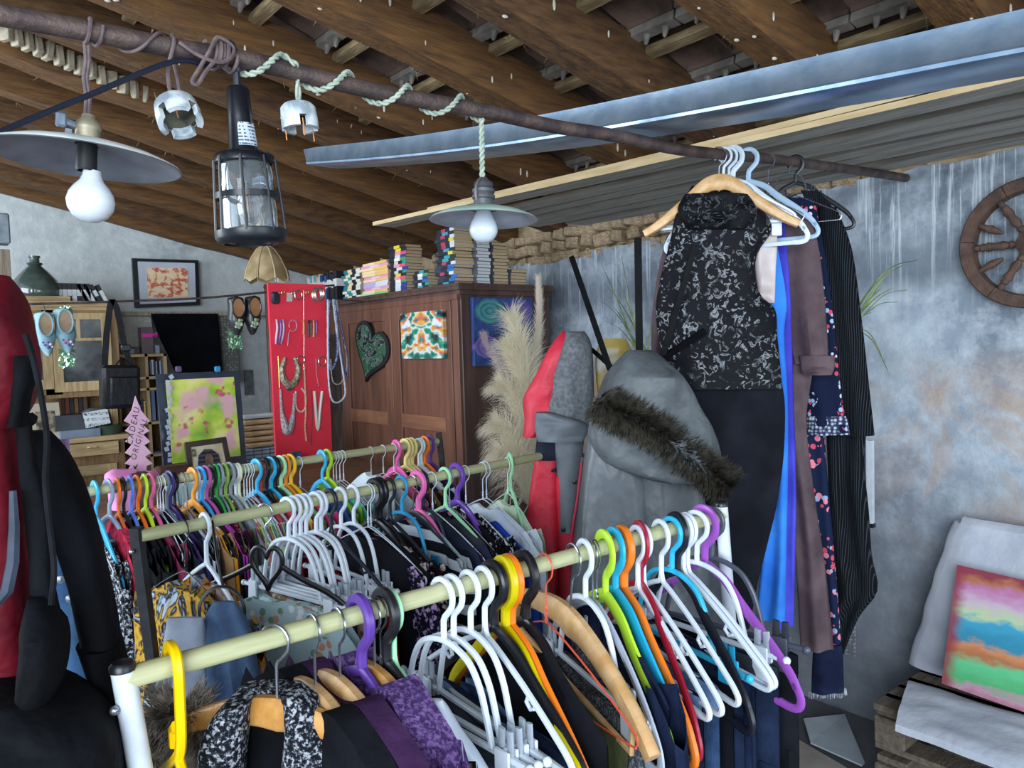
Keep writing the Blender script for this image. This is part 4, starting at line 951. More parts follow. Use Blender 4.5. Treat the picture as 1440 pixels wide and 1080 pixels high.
LACEK = pattern('lace', '0d0e12', '54565c', scale=42, rough=.6)
PINS = pattern('stripes', '0b0d11', '33383f', scale=64)
NAVF = pattern('spots', '141c34', 'c94a60', '9fb0d0', 'c9d2e6', scale=62)
NAVF2 = pattern('spots', '18223e', 'c94f66', 'dd7f8e', '8fa0c0', scale=46)
BRWN = cloth('4a3d42', '655559', 7, .6, 16); SATIN = M('b3a4a2', 'c3b6b5', 6, .35, bump=.15, bscale=12, sheen=.3)
n1 = (-.80, -.60, 0); pj = rod_px(1012)
DEPTH = lambda dx: pj + V((dx, 0, 0))
j = thing('lace_jumpsuit', 'long black jumpsuit with silvery lace top and cowl neck on a wooden hanger', 'clothing', pj, 'long clothes on the iron rod')
drape([(290, 962, 1060), (303, 950, 1078), (325, 945, 1085), (355, 938, 1066), (385, 930, 1062), (415, 924, 1070), (435, 922, 1090), (470, 925, 1093), (510, 935, 1097), (546, 945, 1100)], pj, n1, .05, .012, 30, 3, 34, top_taper=0).build('lace_bodice', LACE, j)
drape([(275, 962, 1052), (292, 953, 1064), (308, 956, 1062), (324, 968, 1048)], pj + V(n1) * .03, n1, .045, .02, 40, 5, 30, top_taper=0).build('cowl_collar', LACEK, j)
drape([(262, 972, 1046), (275, 966, 1054), (300, 962, 1056)], pj - V(n1) * .03, n1, .014, .008, 40, 6, 30, top_taper=0).build('collar_back', LACEK, j)
drape([(540, 948, 1100), (575, 958, 1104), (640, 968, 1102), (700, 990, 1094), (760, 1006, 1080), (815, 1015, 1066), (880, 1020, 1054)], pj, n1, .045, .010, 16, 7).build('trousers', SHEENB, j)
def dress(name, label, mats, rows, dx, n, t, amp, seed, extra=(), freq=95):
    p = DEPTH(dx); q = thing(name, label, 'clothing', p, 'long clothes on the iron rod')
    drape(rows, p, n, t, amp * 1.1, freq, seed, 48).build('body', mats, q)
    for nm, rw, off, tt, aa, mt in extra: drape(rw, p + V(n).normalized() * off, n, tt, aa, freq, seed + 3, top_taper=0).build(nm, mt, q)
    return q
n2 = (-.92, -.38, 0)
dress('satin_blouse', 'pale beige satin garment showing through the armhole of the lace jumpsuit', SATIN, [(306, 1062, 1092), (340, 1060, 1093), (380, 1062, 1091), (410, 1066, 1090), (426, 1070, 1089)], .05, n1, .008, .006, 11)
dress('blue_dress', 'bright blue slip dress hanging behind the black jumpsuit', cloth('2d6fd0', '3f8ae6', 5, .4, 10), [(330, 1050, 1090), (420, 1060, 1106), (470, 1062, 1103), (560, 1070, 1108), (680, 1078, 1108), (780, 1072, 1106), (872, 1062, 1104)], .11, n2, .016, .016, 13)
dress('violet_dress', 'violet blue dress between the bright blue one and the brown coat', cloth('3c3aa8', '5252cc', 5, .4, 10), [(315, 1070, 1104), (420, 1080, 1112), (560, 1090, 1116), (700, 1095, 1120), (800, 1094, 1118), (880, 1090, 1116)], .155, n2, .016, .014, 17)
dress('brown_coat', 'brown crumpled cotton coat with turned up cuffs', BRWN, [(296, 1085, 1128), (325, 1090, 1146), (400, 1096, 1152), (480, 1100, 1150), (540, 1102, 1140), (600, 1104, 1134), (700, 1112, 1146), (800, 1120, 1160), (914, 1126, 1172)], .21, n2, .02, .02, 19,
      (('sleeve', [(300, 1102, 1134), (340, 1102, 1150), (420, 1106, 1160), (480, 1112, 1164), (512, 1118, 1165)], .035, .022, .016, BRWN), ('cuff', [(500, 1124, 1173), (515, 1126, 1174), (527, 1128, 1170)], .042, .03, .01, BRWN)))
dress('coat_sleeve', 'brown left sleeve of a coat hanging behind the lace jumpsuit', BRWN, [(328, 938, 958), (380, 926, 955), (430, 918, 950), (480, 916, 940), (520, 918, 936)], .21, n1, .02, .01, 21)
dress('floral_dress', 'long navy dress with red flower sprigs and fringed hem', NAVF2, [(278, 1096, 1142), (310, 1100, 1150), (400, 1110, 1158), (520, 1118, 1160), (620, 1122, 1160), (740, 1136, 1170), (860, 1146, 1180), (968, 1143, 1186)], .29, n2, .022, .014, 23,
      (('sleeve', [(290, 1118, 1148), (380, 1124, 1164), (480, 1130, 1176), (560, 1134, 1184), (590, 1136, 1190), (608, 1135, 1194)], .03, .022, .010, NAVF), ('hem_border', [(905, 1144, 1184), (935, 1142, 1186), (972, 1141, 1187)], .006, .026, .01, cloth('161c33', '242b45', 9))))
q = bpy.data.objects['floral_dress']; p = DEPTH(.29)
mb = MB()
for k in range(60):
    a = hP(1142 + 45 * k / 59, 970, p, n2) + V((random.uniform(-.02, .02), 0, 0)); mb.tube([a, a + V((random.uniform(-.004, .004), random.uniform(-.004, .004), -.022))], .0012, 4, caps=False)
mb.build('fringe', cloth('8a8f9c', 'b9bdc8', 30), q, kind='stuff')
drape([(585, 1135, 1190), (597, 1134, 1193), (611, 1134, 1195)], p + V(n2).normalized() * .034, n2, .022, .01, 36, 26, top_taper=0).build('sleeve_border', pattern('weave', '2a3350', 'c3c9d6', scale=90), q)
dress('pinstripe_cardigan', 'black waterfall cardigan with fine pale pinstripes, last on the rod', PINS, [(268, 1126, 1150), (285, 1134, 1166), (310, 1140, 1182), (370, 1148, 1198), (460, 1156, 1212), (560, 1160, 1220), (650, 1164, 1216), (720, 1166, 1222), (780, 1166, 1226), (830, 1166, 1234), (866, 1168, 1208), (920, 1176, 1186)], .37, n2, .03, .018, 29,
      (('sleeve', [(292, 1150, 1176), (350, 1156, 1198), (450, 1164, 1212), (540, 1172, 1222), (612, 1180, 1230)], .04, .026, .01, PINS),))
# hangers on the rod
def hang_rod(px, kind, mt, label, yaw, sc=1.0, dz=0):
    q = rod_px(px); t = thing('clothes_hanger', label, 'hanger', q + V((0, 0, dz)), 'hangers on the iron rod', (0, 0, yaw)); t.scale = (sc,) * 3
    for nm, me in hparts(kind): put(nm, me, t, mat=METALW if nm == 'hook' and kind in ('wood', 'woodsteep', 'flat') else mt)
yw = math.atan2(.60, .80)
hang_rod(1010, 'woodsteep', WOODH, 'pale wooden hanger holding the black lace jumpsuit', .62, 1.06)
hang_rod(1017, 'tube', plastic('dbe5f0'), 'white tube hanger behind the wooden one on the iron rod', .6, .9)
hang_rod(1022, 'wire', METALW, 'thin wire hanger beside the lace collar on the iron rod', .5)
hang_rod(1030, 'molded', plastic('d3dfec'), 'white moulded hanger carrying the brown coat', .39, .95)
hang_rod(1052, 'molded', plastic('a9c2da'), 'pale blue moulded hanger with wide hook on the iron rod', .39, .9)
hang_rod(1118, 'molded', plastic('1b1d24'), 'black moulded hanger under the shoulders of the pinstripe cardigan', .35, .8)
hang_rod(1080, 'wire', METALW, 'steel wire hanger above the navy floral dress', .39)
hang_rod(1110, 'skirt', plastic('1b2232'), 'black clip hanger with its bar end sticking out at the right', .5, .5)
hang_rod(1024, 'skirt', plastic('cfe0f2'), 'pale clip hanger peeping out left of the lace collar', .62, .95)

# ---------------------------------------------------------------- coat stand
st = thing('coat_stand', 'black metal coat stand with slanting bars, carrying the parka and the red jacket', 'coat stand', (1.83, 1.70, 0))
SB = M('060709', '0c0d11', 20, .6, spec=.12); n0 = -F0
def bar(a, b, d0, d1, w=.0115): 
    A = PD(*a, d0); B = PD(*b, d1); return MB().tube([A, B], w * 1.3, 4)
post_b = PD(893, 500, 2.38)
MB().tube([V((post_b.x, post_b.y, .02)), PD(897, 335, 2.38)], .0155, 4).build('post', SB, st)
bar((858, 520), (804, 362), 2.36, 2.55, .009).build('slanting_bar', SB, st)
bar((932, 500), (977, 346), 2.13, 2.04, .0085).build('slanting_bar', SB, st)
bar((828, 488), (862, 518), 2.72, 2.38, .008).build('arm', SB, st)
bar((930, 505), (992, 465), 2.13, 2.10, .008).build('arm', SB, st)
bar((858, 520), (893, 545), 2.36, 2.38, .008).build('arm', SB, st); bar((932, 500), (893, 545), 2.13, 2.38, .008).build('arm', SB, st)
for g in range(4): MB().tube([V((post_b.x, post_b.y, .16)), V((post_b.x + .28 * cos(g * pi / 2 + .6), post_b.y + .28 * sin(g * pi / 2 + .6), .015))], .013, 6).build('foot', SB, st)
# grey parka with fur-trimmed hood
PARK = M('4f5458', '62686d', 7, .42, bump=.6, bscale=6, bdist=.04, stretch=(1, 1, .6)); PARK2 = M('4b5054', '666c70', 6, .5, bump=.7, bscale=5, bdist=.05, spec=.3)
pk_p = PD(905, 600, 2.12); nP = -(F0 * .97 - R0 * .2)
pk = thing('grey_parka', 'grey parka hung by its hood on the coat stand, dark fur round the hood', 'clothing', pk_p)
drape([(492, 885, 915), (515, 866, 940), (545, 850, 962), (580, 838, 980), (615, 832, 1000), (650, 850, 1008), (672, 905, 1006)], pk_p + V(nP) * .05, nP, .11, .022, 22, 31, 40).build('hood', PARK2, pk)
drape([(560, 838, 880), (620, 828, 895), (680, 820, 902), (740, 814, 905), (800, 806, 906), (900, 798, 906), (1010, 796, 905)], pk_p, nP, .055, .022, 24, 33, 34, top_taper=0).build('left_front', PARK, pk)
drape([(580, 890, 960), (640, 893, 975), (700, 897, 985), (760, 898, 990), (820, 898, 995), (920, 897, 995), (1010, 896, 990)], pk_p + V(nP) * .012, nP, .055, .022, 24, 35, 34, top_taper=0).build('right_front', PARK, pk)
fp = [hP(x, y, pk_p + V(nP) * .16, nP) for x, y in smooth_path([(846, 562), (862, 578), (890, 588), (920, 605), (950, 628), (985, 655), (1012, 676), (1022, 684)], 4)]
FURD = M('201f1d', '4d493f', 50, .9, spec=.1)
MB().tube(fp, .019, 8).build('fur_core', FURD, pk)
fur(fp, .022, .042, 7500, nP, None, .5, 3, .0017).build('fur_trim', FURD, pk, kind='stuff', label='dark brown fur edging of the hood')
# red and grey jacket
rj_p = PD(785, 600, 2.76); rn = -(F0 * .98 + R0 * .1)
rj = thing('red_jacket', 'red and grey outdoor jacket hung on the left arm of the coat stand', 'clothing', rj_p)
REDJ = M('c21f38', 'd9324a', 8, .55, bump=.4, bscale=12, bdist=.02); GRJ = cloth('5b5f64', '74787c', 70, .5, 30); GRJ2 = M('5f666e', '727a82', 8, .6, bump=.35, bscale=12); BLJ = cloth('1f2330', '2a2f3d', 8)
drape([(466, 790, 805), (490, 772, 812), (530, 752, 806), (560, 736, 795), (590, 738, 790), (612, 736, 760)], rj_p + rn * .07, rn, .07, .02, 20, 41, 34).build('hood', REDJ, rj)
drape([(466, 796, 822), (485, 792, 832), (530, 778, 835), (575, 770, 836), (608, 756, 838)], rj_p + rn * .12, rn, .06, .012, 18, 43, 30).build('fleece_lining', GRJ, rj)
drape([(580, 754, 776), (592, 752, 818), (604, 752, 828), (620, 756, 820)], rj_p + rn * .19, rn, .035, .01, 20, 44, 30, top_taper=0).build('hood_flap', GRJ2, rj)
drape([(600, 757, 800), (640, 752, 806), (660, 750, 800)], rj_p + rn * .05, rn, .06, .01, 20, 45, 30, top_taper=0).build('yoke', BLJ, rj)
drape([(645, 752, 788), (700, 744, 786), (780, 736, 788), (900, 730, 790)], rj_p + rn * .06, rn, .055, .014, 18, 46, 30, top_taper=0).build('red_panel', REDJ, rj)
drape([(615, 780, 822), (650, 782, 818), (700, 786, 812), (745, 786, 806)], rj_p + rn * .09, rn, .05, .01, 18, 47, 30, top_taper=0).build('grey_panel', GRJ2, rj)
drape([(668, 782, 800), (720, 783, 812), (800, 786, 806), (900, 786, 800)], rj_p + rn * .085, rn, .05, .01, 18, 48, 30, top_taper=0).build('front_panel', REDJ, rj)
drape([(640, 812, 824), (720, 806, 830), (800, 800, 826), (900, 796, 826)], rj_p + rn * .075, rn, .05, .012, 18, 49, 30, top_taper=0).build('side_panel', GRJ2, rj)
MB().tube([hP(x, y, rj_p + rn * .14, rn) for x, y in ((818, 650), (812, 700), (802, 760), (795, 800))], .004, 6).build('zip_piping', M('e0405a', rough=.5), rj)
for x, y in ((808, 678), (792, 745)): MB().lathe([(0, .004), (.007, .003), (.008, 0)], hP(x, y, rj_p + rn * .155, rn), 10, rn).build('press_stud', BLACKP, rj)
ys = PD(862, 515, 2.66)
t = drape([(476, 845, 880), (500, 838, 890), (530, 838, 880), (560, 842, 862)], ys, n0, .02, .02, 26, 51).build('yellow_cloth', M('b39a4e', 'c9cdd2', 7, .5, bump=.5, bscale=10, lo=.42, hi=.6)); tag(t, 'yellow and white cloth hung between the red jacket and the stand post', 'cloth')

rp_ = PD(312, 860, 1.60)
t = drape([(868, 236, 286), (900, 232, 290), (960, 222, 290), (1010, 212, 288), (1060, 206, 286)], PD(260, 900, 1.56), n0, .02, .012, 80, 71, 40).build('grey_scarf', cloth('7d8594', '9aa2b2', 9, .5, 20)); tag(t, 'pale grey scarf hanging between the middle and front rails, left of the blue one', 'scarf', 'scarves at the middle rail')
t = drape([(846, 300, 330), (870, 288, 346), (900, 284, 356), (960, 286, 366), (1020, 290, 374), (1070, 290, 376)], PD(320, 900, 1.585), n0, .022, .016, 150, 72, 56).build('blue_scarf', cloth('3f5270', '58708f', 9, .5, 20)); tag(t, 'slate blue pleated scarf threaded through the metal ring', 'scarf', 'scarves at the middle rail')

# flecked coat and fur jacket at the left end of the front rail
pc_ = PD(385, 1040, 1.065); ct = thing('flecked_coat', 'chunky black and white flecked coat round the varnished hanger, left end of the front rail', 'clothing', pc_)
drape([(972, 352, 418), (1000, 335, 440), (1080, 330, 450), (1250, 320, 455)], pc_ - n0 * .035, n0, .012, .006, 60, 75, 30, top_taper=0).build('lining', BLKC0, ct)
drape([(984, 322, 352), (1005, 302, 348), (1040, 288, 346), (1085, 281, 344), (1160, 276, 344), (1250, 270, 344)], pc_ + n0 * .012, n0, .03, .012, 60, 76, 36, top_taper=0).build('left_lapel', TWEED, ct)
drape([(970, 398, 420), (985, 402, 442), (1010, 404, 454), (1045, 402, 465), (1085, 398, 473), (1160, 392, 480), (1250, 388, 484)], pc_ + n0 * .012, n0, .03, .012, 60, 77, 36, top_taper=0).build('right_lapel', TWEED, ct)
drape([(962, 345, 410), (972, 330, 424), (988, 322, 432)], pc_ - n0 * .03, n0, .016, .01, 60, 78, 30, top_taper=0).build('collar', TWEED, ct)
fj = PD(255, 1050, 1.15); ft = thing('fur_jacket', 'shaggy grey brown fur jacket under the yellow hanger on the front rail', 'clothing', fj)
drape([(1002, 222, 276), (1030, 206, 296), (1070, 200, 312), (1200, 196, 320)], fj, n0, .035, .01, 40, 79, 30, top_taper=0).build('fur_body', FURB, ft)
fur([hP(x, y, fj + n0 * .02, n0) for x, y in ((222, 1120), (214, 1060), (228, 1015), (250, 1004), (274, 1018), (292, 1060), (300, 1120))], .028, .036, 5200, None, None, .5, 8, .0013).build('fur_pile', M('7a7066', 'b9aea0', 60, .9, spec=.1), ft, kind='stuff')

ss = PD(640, 1040, 1.10)
t = drape([(984, 602, 622), (1000, 598, 632), (1030, 606, 650), (1060, 624, 672), (1110, 650, 702)], ss, n0, .02, .005, 40, 85, 26).build('satin_sleeve', M('b9c6d6', 'd0dbe8', 5, .4, bump=.2, bscale=10)); tag(t, 'white satin sleeve slipped over the end of the mint green hanger on the front rail', 'clothing')
# ================================================================ wardrobe and what is on it
WX0, WX1, WY0, WY1, WH = 2.34, 2.96, 3.25, 4.78, 1.93
WM = M('5c3b2e', '7e5443', 4, .42, bump=.15, bscale=30, stretch=(6, 6, .6), lo=.3, hi=.7, coat=.15); WML = M('7c5440', '96694c', 4, .4, bump=.12, bscale=30, stretch=(6, .6, 6), coat=.15); WMD = M('45302b', '5c423a', 4, .45, stretch=(6, 6, .6), coat=.1)
wr_ = thing('wardrobe', 'large brown panelled wooden wardrobe against the plaster wall, books on top', 'wardrobe', ((WX0 + WX1) / 2, (WY0 + WY1) / 2, 0))
MB().box(((WX0 + WX1) / 2 + .012, (WY0 + WY1) / 2, WH / 2 - .03), (WX1 - WX0 - .045, WY1 - WY0 - .024, WH - .06)).build('body', WMD, wr_, smooth=False)
mb = MB()
for k, (o_, z0, z1) in enumerate(((.012, WH - .085, WH - .06), (.026, WH - .06, WH - .035), (.045, WH - .035, WH - .015), (.05, WH - .015, WH))):
    mb.box(((WX0 + WX1) / 2 - o_ / 2, (WY0 + WY1) / 2, (z0 + z1) / 2), (WX1 - WX0 + o_, WY1 - WY0 + 2 * o_, z1 - z0))
mb.build('cornice', WMD, wr_, smooth=False)
MB().box(((WX0 + WX1) / 2 - .01, (WY0 + WY1) / 2, .05), (WX1 - WX0 + .02, WY1 - WY0 + .02, .1)).build('plinth', WMD, wr_, smooth=False)
yj = hX(556, 470, WX0).y; yl = hX(486, 470, WX0).y
DZ = (.16, .66, 1.18, 1.26, 1.80)
def door(y0, y1, hinge):
    d = MB().box((WX0 - .006, (y0 + y1) / 2, (.12 + 1.845) / 2), (.02, y1 - y0 - .006, 1.845 - .12)).build('door', WM, wr_, smooth=False)
    sw = .085; ym, wdt = (y0 + y1) / 2, y1 - y0 - .006
    for yy in (y0 + sw / 2 + .003, y1 - sw / 2 - .003): MB().box((WX0 - .022, yy, (.12 + 1.845) / 2), (.014, sw, 1.725), bev=.003).build('stile', WM, d, smooth=False)
    for z0, z1, mt in ((.12, .22, WM), (1.13, 1.215, WML), (1.765, 1.845, WM)): MB().box((WX0 - .022, ym, (z0 + z1) / 2), (.014, wdt - 2 * sw, z1 - z0), bev=.003).build('rail', mt, d, smooth=False)
    return d
door(WY0 + .06, yj, 0); door(yj, yl, 1)
MB().box((WX0 - .012, WY0 + .028, .95), (.03, .056, 1.8), bev=.003).build('corner_stile', WM, wr_, smooth=False)
MB().box((WX0 - .012, (yl + WY1) / 2, .95), (.03, WY1 - yl, 1.8), bev=.003).build('corner_stile', WM, wr_, smooth=False)
MB().box((WX0 - .012, (WY0 + WY1) / 2, 1.86), (.03, WY1 - WY0, .03)).build('top_rail', WM, wr_, smooth=False)
xs = (WX0, WX1)
for x0, x1 in ((WX0 - .012, WX0 + .075), (WX1 - .08, WX1)): MB().box(((x0 + x1) / 2, WY0 - .006, .95), (x1 - x0, .014, 1.8), bev=.003).build('side_stile', WMD, wr_, smooth=False)
for z0, z1 in ((.1, .2), (1.12, 1.21), (1.75, 1.85)): MB().box(((WX0 + WX1) / 2, WY0 - .005, (z0 + z1) / 2), (WX1 - WX0 - .15, .012, z1 - z0)).build('side_rail', WMD, wr_, smooth=False)

def boardX(x0, y0, x1, y1, X, th):   # upright board against a plane x = X, from pixel corners
    a = hX(x0, y1, X); b = hX(x1, y0, X); return a, b
# heart, abstract canvas and blue canvas
SWIRL = picture('swirl', lambda nt, s, vec: ramp(nt, ntex(nt, vec, 3.2, 6, .6, 2.5), [(.34, H('101214')), (.44, H('1b2622')), (.49, H('7f8f8c')), (.53, H('1f2926')), (.6, H('2f7a4c')), (.64, H('14201a')), (.7, H('8a9a98'))]), .3)
hc = hX(523, 492, WX0 - .03); pts = []
for i in range(48):
    t = 2 * pi * i / 48; y = 16 * sin(t) ** 3; z = 13 * cos(t) - 5 * cos(2 * t) - 2 * cos(3 * t) - cos(4 * t); pts.append((y, z))
s_ = .33 / 29; cr, sr = cos(radians(22)), sin(radians(22))
P3 = [hc + V((0, (y * cr - z * sr) * s_ * 1.2, (y * sr + z * cr) * s_ * 1.12)) for y, z in pts]
h_ = thing('heart_plaque', 'black heart-shaped plaque with swirling grey and green paint on the wardrobe door', 'plaque', hc)
MB().prism([p_ - V((.012, 0, 0)) for p_ in P3], (.035, 0, 0)).build('rim', BLACKM, h_, smooth=False)
MB().prism([hc + (p_ - hc) * .86 - V((.016, 0, 0)) for p_ in P3], (.006, 0, 0)).build('painted_face', SWIRL, h_, smooth=False)
def butter(nt, s, vec):
    yy = math_(nt, 'ABSOLUTE', math_(nt, 'SUBTRACT', s.outputs['Y'], .5)); cb = nt.nodes.new('ShaderNodeCombineXYZ'); nt.links.new(yy, cb.inputs[0]); nt.links.new(s.outputs['Z'], cb.inputs[1])
    n_ = ntex(nt, cb.outputs[0], 3.4, 2, .5, .3); n2 = ntex(nt, cb.outputs[0], 4.2, 2, .5, .6)
    c = ramp(nt, n_, [(.3, H('14161a')), (.37, H('1f5f58')), (.43, H('2a9a7c')), (.47, H('dfe4e6')), (.52, H('e0a83a')), (.56, H('d8684a')), (.61, H('2a8a8c')), (.68, H('16181c'))])
    return mix(nt, ramp(nt, n2, [(.56, (0, 0, 0)), (.66, (.9, .9, .9))]), c, H('e9edf0'))
a, b = boardX(570, 437, 627, 508, WX0 - .03, .03); zt_ = (hX(571, 441, WX0 - .03).z + hX(627, 435, WX0 - .03).z) / 2
o = MB().obox((WX0 - .052, b.y, hX(600, 504, WX0 - .03).z), (.022, 0, 0), (0, a.y - b.y, 0), (0, 0, zt_ - hX(600, 504, WX0 - .03).z)).build('canvas_painting', picture('blot_painting', butter), smooth=False); tag(o, 'small square canvas of symmetrical colour blots hung on the wardrobe door', 'painting')
def blue(nt, s, vec):
    def rings(cx, cz, col, base, rad):
        dx = math_(nt, 'SUBTRACT', s.outputs['X'], cx); dz = math_(nt, 'MULTIPLY', math_(nt, 'SUBTRACT', s.outputs['Z'], cz), 1.25)
        d = math_(nt, 'SQRT', math_(nt, 'ADD', math_(nt, 'MULTIPLY', dx, dx), math_(nt, 'MULTIPLY', dz, dz)))
        d = math_(nt, 'ADD', d, math_(nt, 'MULTIPLY', math_(nt, 'SUBTRACT', ntex(nt, vec, 9, 3), .5), .08))
        w_ = math_(nt, 'MULTIPLY', math_(nt, 'ADD', math_(nt, 'SINE', math_(nt, 'MULTIPLY', d, 75)), 1), .5)
        return mix(nt, math_(nt, 'MULTIPLY', math_(nt, 'LESS_THAN', d, rad), math_(nt, 'ADD', math_(nt, 'MULTIPLY', w_, .6), .3)), base, col)
    b_ = ramp(nt, ntex(nt, vec, 4, 5), [(.35, H('1c2a5c')), (.55, H('2f4f8c')), (.7, H('3d2f6c'))])
    b_ = rings(.27, .80, H('4f9f90'), b_, .24); b_ = rings(.76, .80, H('6a4aa0'), b_, .24); return rings(.2, .28, H('8a6ab4'), b_, .2)
a = hY(666, 515, WY0 - .03); b = hY(746, 420, WY0 - .03)
o = MB().obox((a.x, WY0 - .045, a.z), (b.x - a.x, 0, 0), (0, .028, 0), (0, 0, b.z - a.z)).build('canvas_painting', picture('blue_painting', blue), smooth=False); tag(o, 'deep blue canvas with ringed green and purple circles on the wardrobe side', 'painting')

# books on the wardrobe
PAPER = M('b69a74', 'cdb592', 60, .9, stretch=(1, 1, 8)); PAPERW = M('c9ccd0', 'dde0e2', 60, .9, stretch=(1, 1, 8))
BKS = {}
def book(loc, size, spine_col, label, group, flat=True, paper=None, rz=0.0, axis=0, cat='book'):
    """paperback: lying flat with its spine to -x (or standing, spine to -x or -y)"""
    L_, W_2, T_ = size
    key = (size, flat, axis)
    if key not in BKS:
        mb = MB(); c = .0012
        if flat:
            mb.mi = 0; mb.obox((0, 0, 0), (W_2, 0, 0), (0, L_, 0), (0, 0, c)); mb.obox((0, 0, T_ - c), (W_2, 0, 0), (0, L_, 0), (0, 0, c)); mb.obox((-.001, 0, 0), (c, 0, 0), (0, L_, 0), (0, 0, T_))
            mb.mi = 1; mb.obox((c, .002, c), (W_2 - .005, 0, 0), (0, L_ - .004, 0), (0, 0, T_ - 2 * c))
        elif axis == 0:   # standing in a row along y, spine to -x
            mb.mi = 0; mb.obox((0, 0, 0), (W_2, 0, 0), (0, c, 0), (0, 0, L_)); mb.obox((0, T_ - c, 0), (W_2, 0, 0), (0, c, 0), (0, 0, L_)); mb.obox((-.001, 0, 0), (c, 0, 0), (0, T_, 0), (0, 0, L_))
            mb.mi = 1; mb.obox((c, c, .002), (W_2 - .005, 0, 0), (0, T_ - 2 * c, 0), (0, 0, L_ - .004))
        else:             # standing in a row along x, spine to -y
            mb.mi = 0; mb.obox((0, 0, 0), (0, W_2, 0), (c, 0, 0), (0, 0, L_)); mb.obox((T_ - c, 0, 0), (0, W_2, 0), (c, 0, 0), (0, 0, L_)); mb.obox((0, -.001, 0), (T_, 0, 0), (0, c, 0), (0, 0, L_))
            mb.mi = 1; mb.obox((c, c, .002), (T_ - 2 * c, 0, 0), (0, W_2 - .005, 0), (0, 0, L_ - .004))
        BKS[key] = mb.mesh('paperback', [BLACKP, PAPER], smooth=False)
    o = put('paperback', BKS[key], None, loc, (0, 0, rz)); tag(o, label, cat, group)
    for i, m_ in ((0, spine_col), (1, paper or PAPER)): o.material_slots[i].link = 'OBJECT'; o.material_slots[i].material = m_
    return o
SPN = {}
def spine(cols, flat):
    """spine print: blocks of colour along the spine"""
    k = (cols, flat)
    if k not in SPN:
        m, nt, p, N, L = newmat('spine'); t = N.new('ShaderNodeTexCoord'); s = N.new('ShaderNodeSeparateXYZ'); L.new(t.outputs['Generated'], s.inputs[0])
        st = [(i / len(cols), H(c)) for i, c in enumerate(cols)]
        L.new(ramp(nt, s.outputs['Y' if flat else 'Z'], st, 'CONSTANT'), p.inputs['Base Color']); p.inputs['Roughness'].default_value = .45; SPN[k] = m
    return SPN[k]
rb_ = random.Random(12)
def stack(y0, n, z0, cols, what, group, x=WX0 - .01, L_=.165, W_2=.11, T_=.0165, paper=None, jit=.012):
    for k in range(n):
        c = rb_.choice(cols)
        book((x + rb_.uniform(0, jit), y0 + rb_.uniform(-jit, jit), z0 + k * (T_ + .0006)), (L_, W_2, T_), spine(c[0], True), f"{c[1]} paperback, {ordn(k + 1)} up in {what}", group, True, paper, rb_.uniform(-.05, .05))
    return z0 + n * (T_ + .0006)
YB = lambda px: hX(px, 395, WX0).y
def zrows(px, ytop): return hX(px, ytop, WX0).z
MULTI = [(('2a9a8c', '1c2530', 'd8d4c0', '1c2530'), 'teal and black spined'), (('e8557c', 'f0a0b4', '1c2530'), 'pink spined'), (('1c2530', 'e8d23c', '1c2530'), 'black spined yellow-banded'), (('2a3f8c', 'd9dde4', '1a1f2c'), 'blue spined'), (('4aa05c', 'f0f0e8', '1c2530'), 'green spined')]
DARK = [(('e8d23c', '1a2330', '1a2330', '24303c'), 'yellow-tipped dark spined'), (('2c6ab0', '1a2330', '2a3a4c'), 'blue-tipped dark spined'), (('d9dde4', '1a2330', 'c23a5c', '1a2330'), 'white-tipped dark spined'), (('20303c', '3aa0b0', '1a2330'), 'dark teal spined')]
PAST = [(('e8a0c8', 'f0c4dc', 'e8a0c8'), 'pink spined'), (('7ad08c', 'b8e8c0'), 'green spined'), (('6a8ce0', 'b4c4f0'), 'pale blue spined'), (('f0c87a', 'f8e0b0'), 'cream orange spined'), (('e0e0ec', 'c8b4e0'), 'lilac spined')]
DENY = [(('1c2228', 'e4e4dc', '2c8c8c', 'e4e4dc'), 'black and white spined'), (('e4e4dc', '1c2228', 'e8d8b0', '2c7c8c'), 'cream and black spined')]
z = WH
stack(YB(573), 15, z, MULTI, 'the tall multicoloured stack', 'paperbacks stacked on the wardrobe', L_=YB(549) - YB(573) if YB(549) > YB(573) else .17, T_=.0175)
stack(YB(603), 6, z, MULTI + DARK, 'the low stack between two tall ones', 'paperbacks stacked on the wardrobe', L_=.15, T_=.0165)
stack(YB(641), 17, z, DARK, 'the tallest dark stack at the corner', 'paperbacks stacked on the wardrobe', L_=.17, W_2=.13, T_=.0172)
stack(YB(546), 12, z, PAST, 'the pastel stack on the wardrobe', 'paperbacks stacked on the wardrobe', L_=YB(510) - YB(546), T_=.0165)
stack(YB(508), 11, z, DENY, 'the black and white stack on the wardrobe', 'paperbacks stacked on the wardrobe', L_=YB(484) - YB(508), T_=.0165)
SP1 = [(('5c5f66', '3a3d44'), 'grey')]
def xstack(px0, n, what, px1, paper, T_=.0172):   # stacks whose page edges face the room
    a = hY(px0, 390, WY0 + .02); b = hY(px1, 390, WY0 + .02)
    for k in range(n):
        book((a.x + rb_.uniform(-.008, .008), WY0 + .0 + rb_.uniform(0, .012), WH + k * (T_ + .0006)), (.17, b.x - a.x, T_), spine(SP1[0][0], True), f"paperback with {'white' if paper is PAPERW else 'tan'} page edges, {ordn(k + 1)} up in {what}", 'paperbacks stacked on the wardrobe', True, paper, rb_.uniform(-.04, .04))
xstack(669, 13, 'the white stack', 688, PAPERW); xstack(692, 13, 'the tan stack right of it', 713, PAPER); xstack(716, 5, 'the right end stack', 738, PAPER)
